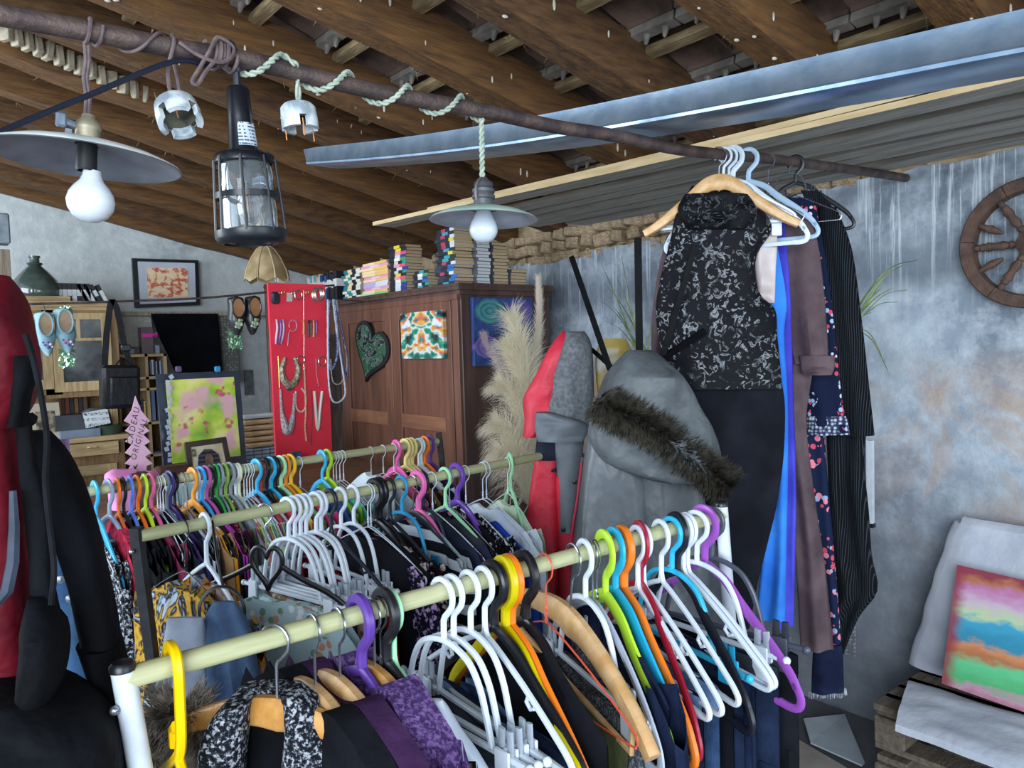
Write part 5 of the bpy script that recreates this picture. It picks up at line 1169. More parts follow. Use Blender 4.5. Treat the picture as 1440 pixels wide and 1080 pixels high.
VC = [('d9d4dc', 'pale lilac'), ('4ab0b4', 'turquoise'), ('e4e6e2', 'white'), ('6ac0c4', 'pale turquoise'), ('d9a8c0', 'pink'), ('e8e4d4', 'cream'), ('24407c', 'dark blue'), ('2f4f94', 'blue'), ('1f2f5c', 'navy'), ('3a6ab0', 'mid blue'), ('20242c', 'black')]
y = YB(434); k = 0
while y > YB(481) + .01 and k < 22:
    T_ = rb_.choice((.016, .02, .026)); c = VC[min(10, int(k * 11 / 15))]; L_ = rb_.choice((.18, .2, .19))
    y -= T_ + .0012; book((WX0 - .01 + rb_.uniform(0, .01), y, WH), (L_, .13, T_), spine((c[0], c[0], 'e6e6e6', c[0]), False), f"{c[1]} spined book, {ordn(k + 1)} from the left of the standing row", 'books standing on the wardrobe', False); k += 1
y = YB(547)
for k, (c, nm) in enumerate((('2a8c7c', 'green'), ('3a9a8c', 'teal'), ('6ab09c', 'pale green'))):
    pass

# ================================================================ pampas grass in a tall vase
pb_ = hP(716, 690, (2.45, 2.95, 0), (.3, .95, 0)); pv = V((2.30, 2.92, 0))
pa = thing('pampas_grass', 'large bunch of cream pampas plumes in a vase beside the wardrobe', 'plant', pv)
MB().lathe([(0, 0), (.1, 0), (.13, .1), (.13, .3), (.08, .5), (.07, .56), (.078, .6), (.068, .6), (.06, .5), (0, .45)], pv, 24).build('vase', M('5a4a40', '7a6656', 8, .5), pa)
def airy(c):
    m, nt, p, N, L = newmat('plume'); tr = N.new('ShaderNodeBsdfTranslucent'); tr.inputs[0].default_value = (*H(c), 1); p.inputs['Base Color'].default_value = (*H(c), 1); p.inputs['Roughness'].default_value = .9; p.inputs['Specular IOR Level'].default_value = .1
    mx = N.new('ShaderNodeMixShader'); mx.inputs[0].default_value = .5; L.new(p.outputs[0], mx.inputs[1]); L.new(tr.outputs[0], mx.inputs[2]); L.new(mx.outputs[0], N['Material Output'].inputs[0]); return m
PMPX = M('e2d7bd', 'f6efdc', 12, .85, spec=.1); PMP = airy('f6efdc'); PMP2 = airy('efe5d8')
def plume(pix, spread, ln, cnt, seed, d, m_=PMP, droop=.4):
    r = random.Random(seed); path = [PD(x, y, d) for x, y in smooth_path(pix, 6)]; m = len(path); mb = MB()
    for i in range(cnt):
        t = r.random() ** .8; f_ = t * (m - 1.01); k = int(f_); q = path[k].lerp(path[k + 1], f_ - k); tan = (path[k + 1] - path[k]).normalized()
        a = tan.orthogonal().normalized(); b = tan.cross(a); g = r.uniform(0, 2 * pi); rad_ = a * cos(g) + b * sin(g)
        l = ln * (1 - .55 * t) * r.uniform(.5, 1.15); s_ = spread * r.uniform(.5, 1.3)
        p0 = q; d0 = (tan + rad_ * s_).normalized(); p1 = p0 + d0 * l * .45; d1 = (d0 + rad_ * s_ * .4 + V((0, 0, -droop * r.uniform(.4, 1.3)))).normalized(); p2 = p1 + d1 * l * .35
        d2 = (d1 + V((0, 0, -droop * 1.2))).normalized(); p3 = p2 + d2 * l * .3; w = V((-.77, .0, 0)).cross(d0); w = (RT * r.uniform(.6, 1) + V((0, 0, r.uniform(-.4, .4)))) * .0012
        mb.add([p0 - w, p0 + w, p1 - w, p1 + w, p2 - w * .7, p2 + w * .7, p3], [(0, 1, 3, 2), (2, 3, 5, 4), (4, 5, 6)])
    mb.build('plume', m_, pa, kind='stuff')
    b = path[0]; MB().tube([V(q) for q in smooth_path([(pv.x, pv.y, .5), (pv.x * .6 + b.x * .4, pv.y * .6 + b.y * .4, max(.7, b.z - .3)), tuple(b), tuple(path[-1])], 6)], .0022, 6).build('stem', m_, pa)
plume([(750, 540), (755, 490), (758, 440), (757, 396)], .28, .10, 1500, 5, 3.66, PMP2, .05)
plume([(748, 640), (744, 570), (736, 500), (720, 450)], .55, .26, 1700, 6, 3.6, PMP, .35)
plume([(746, 650), (738, 600), (722, 560), (706, 545)], .6, .22, 1400, 7, 3.55, PMP, .5)
plume([(746, 690), (734, 650), (718, 615), (702, 600)], .6, .24, 1500, 8, 3.5, PMP, .6)
plume([(752, 720), (740, 680), (722, 650), (706, 640)], .7, .26, 1500, 9, 3.47, PMP, .8)
plume([(748, 600), (736, 540), (722, 510), (712, 490)], .6, .2, 1600, 10, 3.58, PMP, .4)
plume([(726, 560), (704, 520), (688, 492), (682, 476)], .35, .10, 500, 11, 3.7, M('a08a94', 'c2aeb4', 12, .85), .2)

# ================================================================ red board with costume jewellery
YP = 4.2
a = hY(389, 650, YP); b = hY(457, 400, YP)
rbm = M('ee2f48', 'f43c52', 4, .8, bump=.15, bscale=80)
o = MB().obox((a.x, YP, .93), (b.x - a.x, 0, 0), (0, .022, 0), (0, .0, b.z - .93)).build('display_board', rbm, smooth=False); tag(o, 'tall red felt display board hung with costume jewellery', 'display board')
def J3(x, y, o_=.006): return hY(x, y, YP - o_)
SILV = M('b8b2a8', rough=.25, metal=.8); GOLD = M('c9a45c', rough=.3, metal=.7); PEARL = M('d8d0c8', rough=.25); JNO = 'jewellery on the red board'
def jewel(name, mb, m_, label): o = mb.build(name, m_); tag(o, label, name.split('_')[-1], JNO); return o
def curve(pts, r, n=5, closed=False): return MB().tube([J3(x, y) for x, y in smooth_path(pts, n)], r, 6)
def beads(pts, r, n=30):
    pp = smooth_path(pts, 8); L_ = [J3(x, y) for x, y in pp]; k = len(L_)
    return MB().tube(L_, [1.45 * r * (.45 + .55 * abs(sin(i * 1.5))) for i in range(k)], 7)
def hoop(x, y, rx, ry, r): return MB().tube([J3(x + rx * cos(g), y + ry * sin(g)) for g in [2 * pi * i / 24 for i in range(24)]], r * 1.4, 6, closed=True)
jewel('bracelet', hoop(419.5, 415, 5, 6.5, .003), SILV, 'thin silver bangle in the top row of the red board')
for k, dx in enumerate((0, 2.2, 4.4)): jewel('bracelet', hoop(445 + dx, 414, 6, 8.5, .0042), M('c9a0a0', rough=.3, metal=.5) if k % 2 else SILV, f"{('front', 'middle', 'rear')[k]} bangle of the three nested at the top right of the red board")
jewel('earring', MB().obox(J3(403, 424), (.035, 0, 0), (0, .002, 0), (.004, 0, .05)), M('d9d2b4', 'b4c4cc', 30, .6), 'earrings on a small pale card, top row of the red board')
for k, x in enumerate((394, 398, 412, 432)): jewel('earring', hoop(x, 412 - k % 2, 1.8, 2.6, .0016), GOLD if k % 2 else SILV, f"{('first', 'second', 'third', 'fourth')[k]} tiny hoop earring from the left, top row of the red board")
jewel('necklace', curve([(427, 408), (427, 440), (427.5, 480), (427, 520)], .0012), SILV, 'long fine chain hanging down the middle of the red board')
for k, (x, c) in enumerate(((389, 'c8c0dc'), (394, '8a6ab8'), (398, 'b8a8d4'))): jewel('bracelet', beads([(x, 449), (x + 1, 462), (x - .5, 474), (x - 1 - k, 484)], .005), M(c, rough=.3), f"{('pale lilac', 'violet', 'lavender')[k]} bead strand at the left of the second row on the red board")
jewel('necklace', MB().tube([J3(412 + 5.5 * cos(g), 458 + 8 * sin(g)) for g in [radians(-200 + 330 * i / 20) for i in range(21)]] + [J3(406, 470), J3(404.5, 486)], .003, 6), M('c890b4', rough=.3), 'pink looped necklace in the second row of the red board')
for k, (x, c) in enumerate(((427, 'd9b07c'), (434, '3a3a40'), (437, '5a564c'), (441, 'c8b088'), (445, '9a5aa4'))): jewel('earring', beads([(x, 450), (x + .3, 460), (x, 470 + k % 2 * 4)], .0045), M(c, rough=.4), f"{('amber', 'black', 'olive', 'sand coloured', 'violet')[k]} drop earring in the second row of the red board")
for k, (x, y, rx, ry) in enumerate(((423, 506, 5, 6), (453, 508, 5, 7))): jewel('bracelet', hoop(x, y, rx, ry, .0025), SILV, f"thin bangle at the {('middle', 'right end')[k]} of the third row on the red board")
mb = MB(); pp = smooth_path([(401, 503), (396, 520), (399, 535), (407, 541), (416, 534), (419, 518), (414, 503)], 6)
L_ = [J3(x, y, .008) for x, y in pp]; mb.tube(L_, [.010 + .012 * sin(pi * i / (len(L_) - 1)) for i in range(len(L_))], 6); jewel('necklace', mb, M('6a6256', 'c0b49a', 60, .5, .3), 'wide grey gold collar necklace, third row of the red board')
jewel('necklace', MB().ball(J3(408, 545), .02, 10, 8, (1.3, .4, 1)), M('3f4048', '8a8a90', 60, .4, .4), 'dark pendant cluster below the wide collar necklace')
mb = MB(); pp = smooth_path([(394.5, 547), (396, 575), (399, 592), (404, 607), (410, 594), (413, 575), (414, 553)], 6); L_ = [J3(x, y, .008) for x, y in pp]
mb.tube(L_, [.007 + .017 * sin(pi * i / (len(L_) - 1)) ** 3 for i in range(len(L_))], 7); jewel('necklace', mb, M('cfc6cc', '8f8890', 80, .4, bump=.6, bscale=200), 'white bib necklace of many small beads, lower left of the red board')
jewel('necklace', beads([(416, 550), (416, 570), (422, 579), (429, 574), (430, 556), (424, 546)], .0042), PEARL, 'short white shell necklace in the middle of the red board')
jewel('necklace', beads([(428, 515), (429, 545), (430, 580), (429, 600), (431, 620)], .005), M('d8b49a', 'c88a6a', 60, .4), 'long coral and pearl strand hanging down the middle of the red board')
jewel('necklace', curve([(437, 548), (439, 580), (438, 605), (437, 626)], .0024), M('5a3a34', rough=.5), 'dark thin cord necklace with a pendant, right of the coral strand')
jewel('necklace', MB().tube([J3(x, y) for x, y in smooth_path([(442, 550), (444, 575), (447, 604), (450, 575), (453, 550)], 6)], .0095, 7), PEARL, 'pearl necklace of many strands in a narrow V, lower right of the red board')
jewel('earring', curve([(444.5, 505), (445, 525), (448, 543)], .002), M('d890a0', rough=.4), 'long pink drop earring above the pearl necklace')
jewel('necklace', beads([(391, 500), (392, 520), (393, 545)], .0032), GOLD, 'gold bead strand along the left edge of the red board')
# necklaces hanging between board and wardrobe
YN = 4.12
def J4(x, y): return hY(x, y, YN)
hk = MB().tube([J4(462, 422), J4(474, 421), V((WX0 + .0, J4(474, 421).y + .15, J4(474, 421).z))], .004, 6).build('hook_bar', RUST); tag(hk, 'short rusty bar with necklaces hung over it beside the red board', 'bar')
def strand(pts, r, m_, label): o = MB().tube([J4(x, y) for x, y in smooth_path(pts, 8)], [r * (.6 + .4 * abs(sin(i * 1.3))) for i in range((len(pts) - 1) * 8 + 1)], 7).build('necklace', m_); tag(o, label, 'necklace', 'necklaces hung beside the red board')
strand([(461, 421), (461, 480), (462, 530), (466, 560), (475, 566), (485, 556), (484, 535), (474, 470), (468, 421)], .0065, M('c3d0dc', 'aebccc', 40, .4), 'long pale rope necklace hanging lowest beside the red board')
strand([(463, 421), (462, 455), (462, 500), (466, 520), (474, 500), (474, 460), (470, 421)], .008, M('1f2c5c', '8a98c0', 90, .35), 'dark blue beaded necklace beside the red board')
strand([(470, 421), (476, 470), (482, 510), (488, 530), (488, 500), (478, 450), (474, 421)], .007, M('1a2038', '2f3f7c', 90, .35), 'navy bead strand nearest to the wardrobe door')
strand([(472, 421), (482, 470), (488, 512), (480, 538), (468, 536), (465, 505)], .004, M('8f8a80', 'c4bfae', 90, .4), 'thin beige necklace among the blue ones beside the red board')
tag(MB().box(hY(387, 419, YP - .012), (.05, .03, .07), bev=.012).build('bead_pouch', M('1c1826', '3a2d48', 30, .6)), 'small dark purple pouch at the left edge of the red board', 'pouch')
gb = hY(482, 540, 4.5)
tag(MB().box((hY(470, 540, 4.42).x, 4.42, .85), (.09, .03, 1.7), bev=.004).build('timber_post', wood('4a464c', '75695f', (8, 8, 1))), 'dark weathered timber standing between the red board and the wardrobe', 'post')

# ================================================================ table with small goods behind the back rail
TZ = .95
tb = thing('trestle_table', 'long low table with white top behind the back rail, carrying small goods', 'table', (1.2, 3.75, 0))
MB().box((1.15, 3.75, TZ - .012), (1.9, 1.15, .024), bev=.004).build('table_top', wood('5b4330', '75583e', (1, 8, 8)), tb)
for x in (.3, 2.0):
    for y in (3.25, 4.25): MB().box((x, y, (TZ - .024) / 2), (.045, .045, TZ - .024)).build('leg', wood('6b5038', '86684a'), tb)
for y in (3.2, 4.3): MB().box((1.15, y, TZ - .06), (1.7, .02, .07)).build('apron', wood('6b5038', '86684a'), tb)
# painting in plastic on a black mat
YQ = 4.1
def rectY(x0, y0, x1, y1, Y): a = hY(x0, y1, Y); b = hY(x1, y0, Y); return a, b
a, b = rectY(231, 521, 341, 661, YQ); a.z = TZ
gp = thing('framed_painting', 'green and pink flower watercolour on a dark mat, wrapped in clear film', 'painting', (a.x, YQ, TZ))
MB().obox(a, (b.x - a.x, 0, 0), (0, .02, 0), (0, .05, b.z - a.z)).build('mat_board', M('1e2738', '2b3548', 8, .35, coat=.3), gp, smooth=False)
a, b = rectY(243, 530, 333, 652, YQ - .01); a.z = max(a.z, TZ + .01)
def green(nt, s, vec):
    n_ = ntex(nt, vec, 2.6, 2, .5, .2); n2 = ntex(nt, vec, 4.0, 1, .4); n3 = ntex(nt, vec, 6.5, 1)
    c = ramp(nt, n_, [(.3, H('7fb83c')), (.45, H('b4d24a')), (.58, H('e2e27a')), (.72, H('efe6b4'))])
    c = mix(nt, ramp(nt, n2, [(.5, (0, 0, 0)), (.66, (.95, .95, .95))]), c, H('e6b0bc'))
    return mix(nt, ramp(nt, n3, [(.63, (0, 0, 0)), (.7, (.9, .9, .9))]), c, H('c84a6c'))
MB().obox(a, (b.x - a.x, 0, 0), (0, .006, 0), (0, .045, b.z - a.z)).build('watercolour', picture('flower_watercolour', green, .25), gp, smooth=False)
mb = MB()
for k in range(16):
    q = hY(234 + 7 * rb_.random(), 530 + 125 * k / 16, YQ - .012); mb.box(q, (.014 + .01 * rb_.random(), .003, .022), Matrix.Rotation(rb_.uniform(-.6, .6), 3, 'Y'))
mb.build('film_crease', M('b4c0d0', rough=.15, coat=.5), gp, kind='stuff', label='shiny creases of clear film')
for x, c in ((251, '5a4a6c'), (306, '2f8cc4')): MB().box(hY(x, 519, YQ), (.03, .02, .03), bev=.005).build('peg', M(c, rough=.4), gp)
# framed print on papyrus
YF = 3.55
fr = thing('framed_print', "dark framed print of an ancient funerary mask, propped on a table", 'picture', hY(295, 680, YF))
a = hY(268, 690, YF); b = hY(332, 684, YF); c = hY(260, 622, YF + .06); d = hY(318, 614, YF + .06)
def frame_from(a, b, d, c, wf, th, m_, par, nm='frame'):
    ctr = (a + b + c + d) / 4; n_ = (b - a).cross(c - a).normalized()
    inn = [q + (ctr - q) * wf for q in (a, b, d, c)]; out_ = [a, b, d, c]
    for i in range(4): MB().prism([out_[i], out_[(i + 1) % 4], inn[(i + 1) % 4], inn[i]], n_ * -th).build(nm, m_, par, smooth=False)
    return inn, n_
inn, n_ = frame_from(a, b, d, c, .22, .02, M('2e211d', '40302a', 12, .5), fr)
MB().prism([q - n_ * -.004 * 0 - n_ * .010 for q in inn], n_ * -.003).build('papyrus', M('b8ab8c', 'cfc4a8', 20, .8), fr, smooth=False)
ci = sum(inn, V()) / 4; ex = (inn[1] - inn[0]) * .5; ey = (inn[3] - inn[0]) * .5
bust = [(-.62, -.85), (-.66, -.1), (-.55, .5), (-.2, .8), (.2, .8), (.55, .5), (.66, -.1), (.62, -.85)]
fz = n_ if n_.y < 0 else -n_
MB().prism([ci + ex * u + ey * v + fz * -.006 for u, v in bust], fz * .004).build('headdress_print', pattern('bands', '2a2d36', '4a4852', scale=16), fr, smooth=False)
MB().prism([ci + ex * u + ey * v + fz * .0 for u, v in ((-.2, -.1), (-.24, .3), (-.1, .55), (.1, .55), (.24, .3), (.2, -.1), (.0, -.3))], fz * .002).build('face_print', M('5a4436', '86694a', 20, .6), fr, smooth=False)
MB().prism([ci + ex * u + ey * v + fz * -.006 for u, v in ((-.88, .45), (-.7, .45), (-.7, .85), (-.88, .85))], fz * .003).build('seal_print', M('4a463c', '8a8068', 60, .7), fr, smooth=False)
MB().obox(hY(270, 690, YF) + V((0, .02, -.0)), (.25, 0, 0), (0, .08, 0), (0, 0, max(.01, -hY(270, 690, YF).z + TZ - .0) if False else .008)).build('foot', M('2e211d', rough=.6), fr)
a = hY(228, 672, 3.6); tag(MB().box((hY(243, 668, 3.6).x, 3.6, (TZ + hY(243, 654, 3.6).z) / 2), (.14, .08, hY(243, 654, 3.6).z - TZ), bev=.01).build('leather_box', M('3f241d', '55342a', 10, .5)), 'small dark brown box left of the framed print', 'box')
# pink tree sign
YT = 3.6
ts = thing('tree_sign', 'pink paper fir tree sign with black handwriting, standing on pink cloth', 'sign', hY(192, 662, YT))
half = [(192, 557)]
tiers = [(598, 586, 16, 7), (606, 0, 0, 0)]
Lf, Rt = [], []
base = [(577, 6.5, 0), (592, 13, 18), (597, 8, 0), (606, 12, 17), (611, 8, 0), (621, 12, 17.5), (626, 9, 0), (637, 13, 18.5), (642, 9, 0), (652, 15, 19.5), (655, 11, 0)]
for y, w0, w1 in base:
    cx = 191 + (y - 557) * .045; wv_ = w1 or w0
    Lf.append((cx - wv_, y + (0 if w1 else 0))); Rt.append((cx + wv_, y))
out_ = [(190.5, 557)] + Rt + [(206, 664), (178, 664)] + Lf[::-1]
ts_o = MB().prism([hY(x, y, YT) for x, y in out_], (0, .006, 0)).build('paper_tree', M('d3a6c0', 'dcb4cb', 6, .8), ts, smooth=False)
def letter(txt, px, py, size, ang, par):
    cu = bpy.data.curves.new('lettering', 'FONT'); cu.body = txt; cu.size = size; cu.extrude = .0005; cu.offset = -.0004; cu.space_character = 1.25; cu.resolution_u = 2; cu.shear = .25
    o = bpy.data.objects.new('lettering', cu); C.objects.link(o); o.parent = par; cu.materials.append(M('1a1622', rough=.8))
    dg_ = bpy.context.evaluated_depsgraph_get(); me_ = bpy.data.meshes.new_from_object(o.evaluated_get(dg_)); bpy.data.objects.remove(o); o = bpy.data.objects.new('lettering', me_); C.objects.link(o); o.parent = par; o['kind'] = 'stuff'
    q = hY(px, py, YT - .002); o.location = q - WLOC[par.name]
    o.rotation_euler = (Matrix.Rotation(-ang, 3, 'Y') @ Matrix.Rotation(pi / 2, 3, 'X')).to_euler(); return o
letter('CADEAU', 185.5, 627, .036, radians(76), ts); letter('ORIGINAL', 190.5, 648, .034, radians(72), ts)
mb = MB()
for a_, b_ in (((188, 655), (190, 660)), ((190, 660), (193, 653)), ((188, 660), (192, 661)), ((189, 657), (192, 656))): mb.tube([hY(*a_, YT - .003), hY(*b_, YT - .003)], .0018, 4)
mb.build('scribble', M('1a1622', rough=.8), ts, kind='stuff')
pc_ = hY(165, 690, 3.5)
tag(drape([(660, 158, 194), (668, 148, 190), (680, 148, 190), (694, 152, 190), (716, 154, 190)], hY(170, 690, 3.5), (0, -1, 0), .05, .018, 46, 81, 30).build('pink_cloth', cloth('d987bf', 'e6a2cf', 8, .6, 14)), 'bright pink crumpled cloth below the tree sign', 'cloth')
tag(drape([(662, 206, 222), (670, 204, 226), (684, 208, 222)], hY(215, 690, 3.58), (0, -1, 0), .03, .015, 46, 82, 24).build('pink_bow', cloth('d987bf', 'e6a2cf', 8, .6, 14)), 'pink ribbon end right of the black box under the sign', 'ribbon')
a = hY(187, 684, 3.45); b = hY(209, 664, 3.45); tag(MB().obox(a, (b.x - a.x, 0, 0), (0, .06, 0), (0, 0, b.z - a.z)).build('black_box', BLACKM, smooth=False), 'small black box under the pink tree sign', 'box')
# lower tray with comics between the rails, red beads, white-edged table end
a = hY(236, 728, 3.15); b = hY(300, 700, 3.15)
tr = thing('wooden_tray', 'orange brown wooden tray of picture booklets seen between hangers of the back rail', 'tray', (a.x, 3.15, a.z))
MB().obox((a.x, 3.15, a.z), (b.x - a.x, 0, 0), (0, .012, 0), (0, 0, .04)).obox((a.x, 3.15, a.z), (b.x - a.x, 0, 0), (0, .25, 0), (0, 0, .01)).build('tray_body', wood('a8622f', 'c27a3f', (1, 10, 10)), tr)
MB().obox((a.x, 3.27, .0), (b.x - a.x, 0, 0), (0, .05, 0), (0, 0, a.z)).build('pedestal', wood('8a5530', 'a06a3f'), tr)
for k in range(4):
    tag(MB().obox((a.x + .012 + k * (b.x - a.x - .02) / 4, 3.17 + .01 * k, a.z + .012), ((b.x - a.x) / 4 - .006, 0, 0), (0, .012, 0), (0, .03, .105)).build('booklet', pattern('spots', 'a9cdd2', 'd09aac', 'e8e4d8', '7fb4c0', scale=34), smooth=False), f"{('first', 'second', 'third', 'fourth')[k]} colourful booklet from the left in the wooden tray", 'booklet', 'booklets in the wooden tray')
q = hY(444, 672, 4.0); mb = MB(); r_ = random.Random(5)
for k in range(14): tag(MB().tube([q + V((r_.uniform(-.1, .12), r_.uniform(-.05, .05), .004 + .012 * (i % 2) + .014 * (k // 7))) for i in range(3)], .007, 6).build('red_ornament', M('d8503c', 'e88a70', 40, .5)), f"small coral red ornament, {ordn(k + 1)} of the heap at the foot of the red board", 'ornament', 'red ornaments below the red board')
for o in [o for o in C.objects if o.name.startswith('red_ornament')]: pass

# grey blue card standing before the red board, hoop
a = hY(412, 652, 4.05); tag(MB().obox((a.x, 4.05, TZ), (.055, 0, 0), (0, .01, 0), (0, .01, max(.03, hY(412, 636, 4.05).z - TZ))).build('earring_card', M('1c2030', '4a5a8c', 40, .6), smooth=False), 'dark blue earring card standing at the foot of the red board', 'card')
tag(MB().tube([V((hY(388, 650, 3.95).x + .055 * cos(g), 3.95, TZ + .006 + .075 * sin(g))) for g in [pi * i / 18 for i in range(19)]], .008, 8).build('black_hairband', BLACKP), 'black hairband standing up before the blue crate', 'hairband')
# stack of folded sacks on a blue crate
YC = 4.35
a = hY(348, 700, YC); b = hY(390, 628, YC)
cr_ = thing('wire_crate', 'pale blue crate with grey wire grid, sacks stacked on it', 'crate', (a.x, YC, TZ))
MB().obox((a.x, YC, TZ), (b.x - a.x + .1, 0, 0), (0, .3, 0), (0, 0, b.z - TZ - .002)).build('crate_body', M('9fc0d8', 'b4d0e2', 6, .6), cr_, smooth=False)
mb = MB()
for k in range(5): x = a.x + (b.x - a.x) * k / 4; mb.tube([V((x, YC - .006, TZ)), V((x, YC - .006, b.z))], .003, 5)
for k in range(4): z = TZ + .01 + (b.z - TZ - .02) * k / 3; mb.tube([V((a.x, YC - .006, z)), V((b.x, YC - .006, z))], .003, 5)
mb.build('wire_grid', M('5a6a7a', rough=.4, metal=.5), cr_)
for k in range(6):
    z = b.z + .006 + k * .034; w_ = .21 - .006 * abs(k - 2)
    tag(MB().box((a.x + .10 + rb_.uniform(-.008, .008), YC + .13, z + .014), (w_, .24, .026), Matrix.Rotation(rb_.uniform(-.05, .05), 3, 'Z'), bev=.011).build('folded_sack', M('a98d6a', 'c6ab86', 20, .9, bump=.5) if k < 5 else M('b4bcc4', 'c6cdd4', 20, .9)), f"{'pale grey' if k == 5 else 'tan'} folded sack, {ordn(k + 1)} from the bottom of the pile on the blue crate", 'sack', 'folded sacks on the crate')

# mahogany pole
a = hY(376, 400, 4.75); b = hY(380, 600, 4.75)
tag(MB().lathe([(0, 0), (.05, 0), (.055, .02), (.03, .05), (.024, .1), (.022, .9), (.026, 1.0), (.022, 1.1), (.021, a.z - .03), (.027, a.z - .02), (.022, a.z)], (a.x, 4.75, 0), 14).build('mahogany_pole', M('3d1512', '5c241c', 6, .35, coat=.3)), 'turned red brown wooden pole standing left of the red board', 'pole')

# ================================================================ line with clogs, shoes and bag
YL_ = 4.62
LN = [hY(x, y, YL_) for x, y in ((-40, 430), (30, 428), (165, 424), (300, 418), (440, 404), (470, 401))]
tag(MB().tube([V(q) for q in smooth_path([tuple(q) for q in LN], 5)], .0065, 8).build('hanging_rail', RUST), 'thin rusty rail strung across the back, carrying clogs, shoes and a bag', 'rail')
def line_z(x):
    for a, b in zip(LN, LN[1:]):
        if a.x <= x <= b.x: return a.z + (b.z - a.z) * (x - a.x) / (b.x - a.x)
    return LN[0].z
def clog(px0, px1, py0, py1, label, shell, inside, decor, grp, dcol, y=YL_ - .04, lean=0.0):
    a = hY(px0, py1, y); b = hY(px1, py0, y); w_, h_2 = (b.x - a.x) / 2, b.z - a.z; cx = (a.x + b.x) / 2
    t = thing('clog', label, 'shoe', (cx, y, a.z), grp)
    def outl(v): # half width from the toe (v=0) to the heel (v=1)
        return w_ * (.10 + .90 * min(1, (v / .42)) ** .62) * (1 if v < .45 else 1 - .12 * sin(pi * (v - .45) / .55)) * (1 if v < .9 else sqrt(max(0, 1 - ((v - .9) / .1) ** 2)) * .999 + .001)
    mb = MB(); n, m_ = 26, 20
    for i in range(n + 1):
        v = i / n; hw = outl(v); dp = .042 * (sin(pi * min(1, .12 + v * .95)) ** .5 if v < .5 else 1) 
        for k in range(m_):
            g = 2 * pi * k / m_; mb.v.append((cx + hw * cos(g) + lean * v, y - dp * sin(g) * (1 if sin(g) > 0 else .7), a.z + h_2 * v))
    for i in range(n):
        for k in range(m_): mb.f.append((i * m_ + k, i * m_ + (k + 1) % m_, (i + 1) * m_ + (k + 1) % m_, (i + 1) * m_ + k)); mb.m.append(0)
    mb.f += [tuple(range(m_))[::-1], tuple(n * m_ + k for k in range(m_))]; mb.m += [0, 0]
    mb.build('shell', shell, t)
    ov = [(cx + lean * .7 + w_ * .70 * cos(g), y - .047, a.z + h_2 * (.70 + .255 * sin(g))) for g in [2 * pi * k / 28 for k in range(28)]]
    rim = MB().tube([V(q) for q in ov], .005, 7, closed=True).build('rim', shell, t)
    MB().prism([V(q) for q in ov], (0, .004, 0)).build('insole', inside, t, label='bare wood inside of the clog')
    for k, (u, v, r) in enumerate(decor): MB().ball((cx + lean * v + w_ * u, y - .042 * (1 - .3 * u * u) - .001, a.z + h_2 * v), r, 9, 6, (1, .35, 1)).build('painted_flower', M(dcol[k % len(dcol)], rough=.5), t)
    MB().tube([V((cx, y - .0, a.z + h_2 * .97)), V((cx, YL_ - .005, line_z(cx) - .004)), V((cx, YL_ + .006, line_z(cx) + .006))], .0022, 5).build('hanging_cord', BROWNC, t)
    return t
BLUEC = M('6d93a0', '8fb0b8', 10, .6, bump=.2); TANI = M('8d7762', 'ab957c', 10, .8)
fl = [(-.3, .24, .007), (.25, .26, .007), (0, .19, .008), (.0, .3, .006), (.4, .2, .005), (-.45, .3, .005)]
clog(53, 78, 438, 501, 'left clog of the pale blue wooden pair with painted purple flowers', BLUEC, TANI, fl, 'clogs and shoes on the hanging rail', ('8a4a94', 'd9c8d8', '5a3a8c'), lean=-.01)
clog(81, 107, 433, 498, 'right clog of the pale blue wooden pair, tinsel hanging below it', BLUEC, TANI, fl, 'clogs and shoes on the hanging rail', ('b0508c', 'e0d0dc', '6a4a9c'), lean=-.015)
BLKS = M('15171c', '22252c', 20, .4, coat=.3); TAN2 = M('9a6f4a', 'b4875c', 10, .7); fl2 = [(-.2, .3, .012), (.25, .28, .012), (0, .2, .011), (.1, .38, .011), (-.35, .22, .008), (.35, .38, .008), (0, .29, .012)]
clog(321, 343, 417, 472, 'left shoe of the black pair with pale green flowers on the toes', BLKS, TAN2, fl2, 'clogs and shoes on the hanging rail', ('9fb89a', 'c9d6bc', '7fa088'))
clog(343, 364, 416, 471, 'right shoe of the black pair, turned slightly on the rail', BLKS, TAN2, fl2, 'clogs and shoes on the hanging rail', ('9fb89a', 'c9d6bc', '7fa088'), lean=.012)
TIN = M('7fc4a4', 'b9e4b0', 120, .15, .7)
def tinsel(x0, y0, x1, y1, label, seed):
    r = random.Random(seed); mb = MB()
    for k in range(90):
        q = hY(r.uniform(x0, x1), r.uniform(y0, y1), YL_ - .02 + r.uniform(-.02, .02)); a_ = r.uniform(0, pi); d = V((cos(a_), r.uniform(-.5, .5), sin(a_))) * .013; e = V((-sin(a_) * .004, .003, cos(a_) * .004)); mb.add([q - d, q + e, q + d, q - e], [(0, 1, 2, 3)])
    mb.tube([hY((x0 + x1) / 2, y0 - 3, YL_ - .02), hY((x0 + x1) / 2, y1, YL_ - .02)], .004, 5)
    o = mb.build('tinsel', TIN); o['kind'] = 'stuff'; o['label'] = label; o['category'] = 'tinsel'
tinsel(83, 492, 105, 516, 'shimmering green tinsel below the blue clogs', 1); tinsel(321, 466, 340, 490, 'shimmering green tinsel below the black shoes', 2); tinsel(82, 433, 100, 440, 'shimmering green tinsel above the blue clogs', 3)
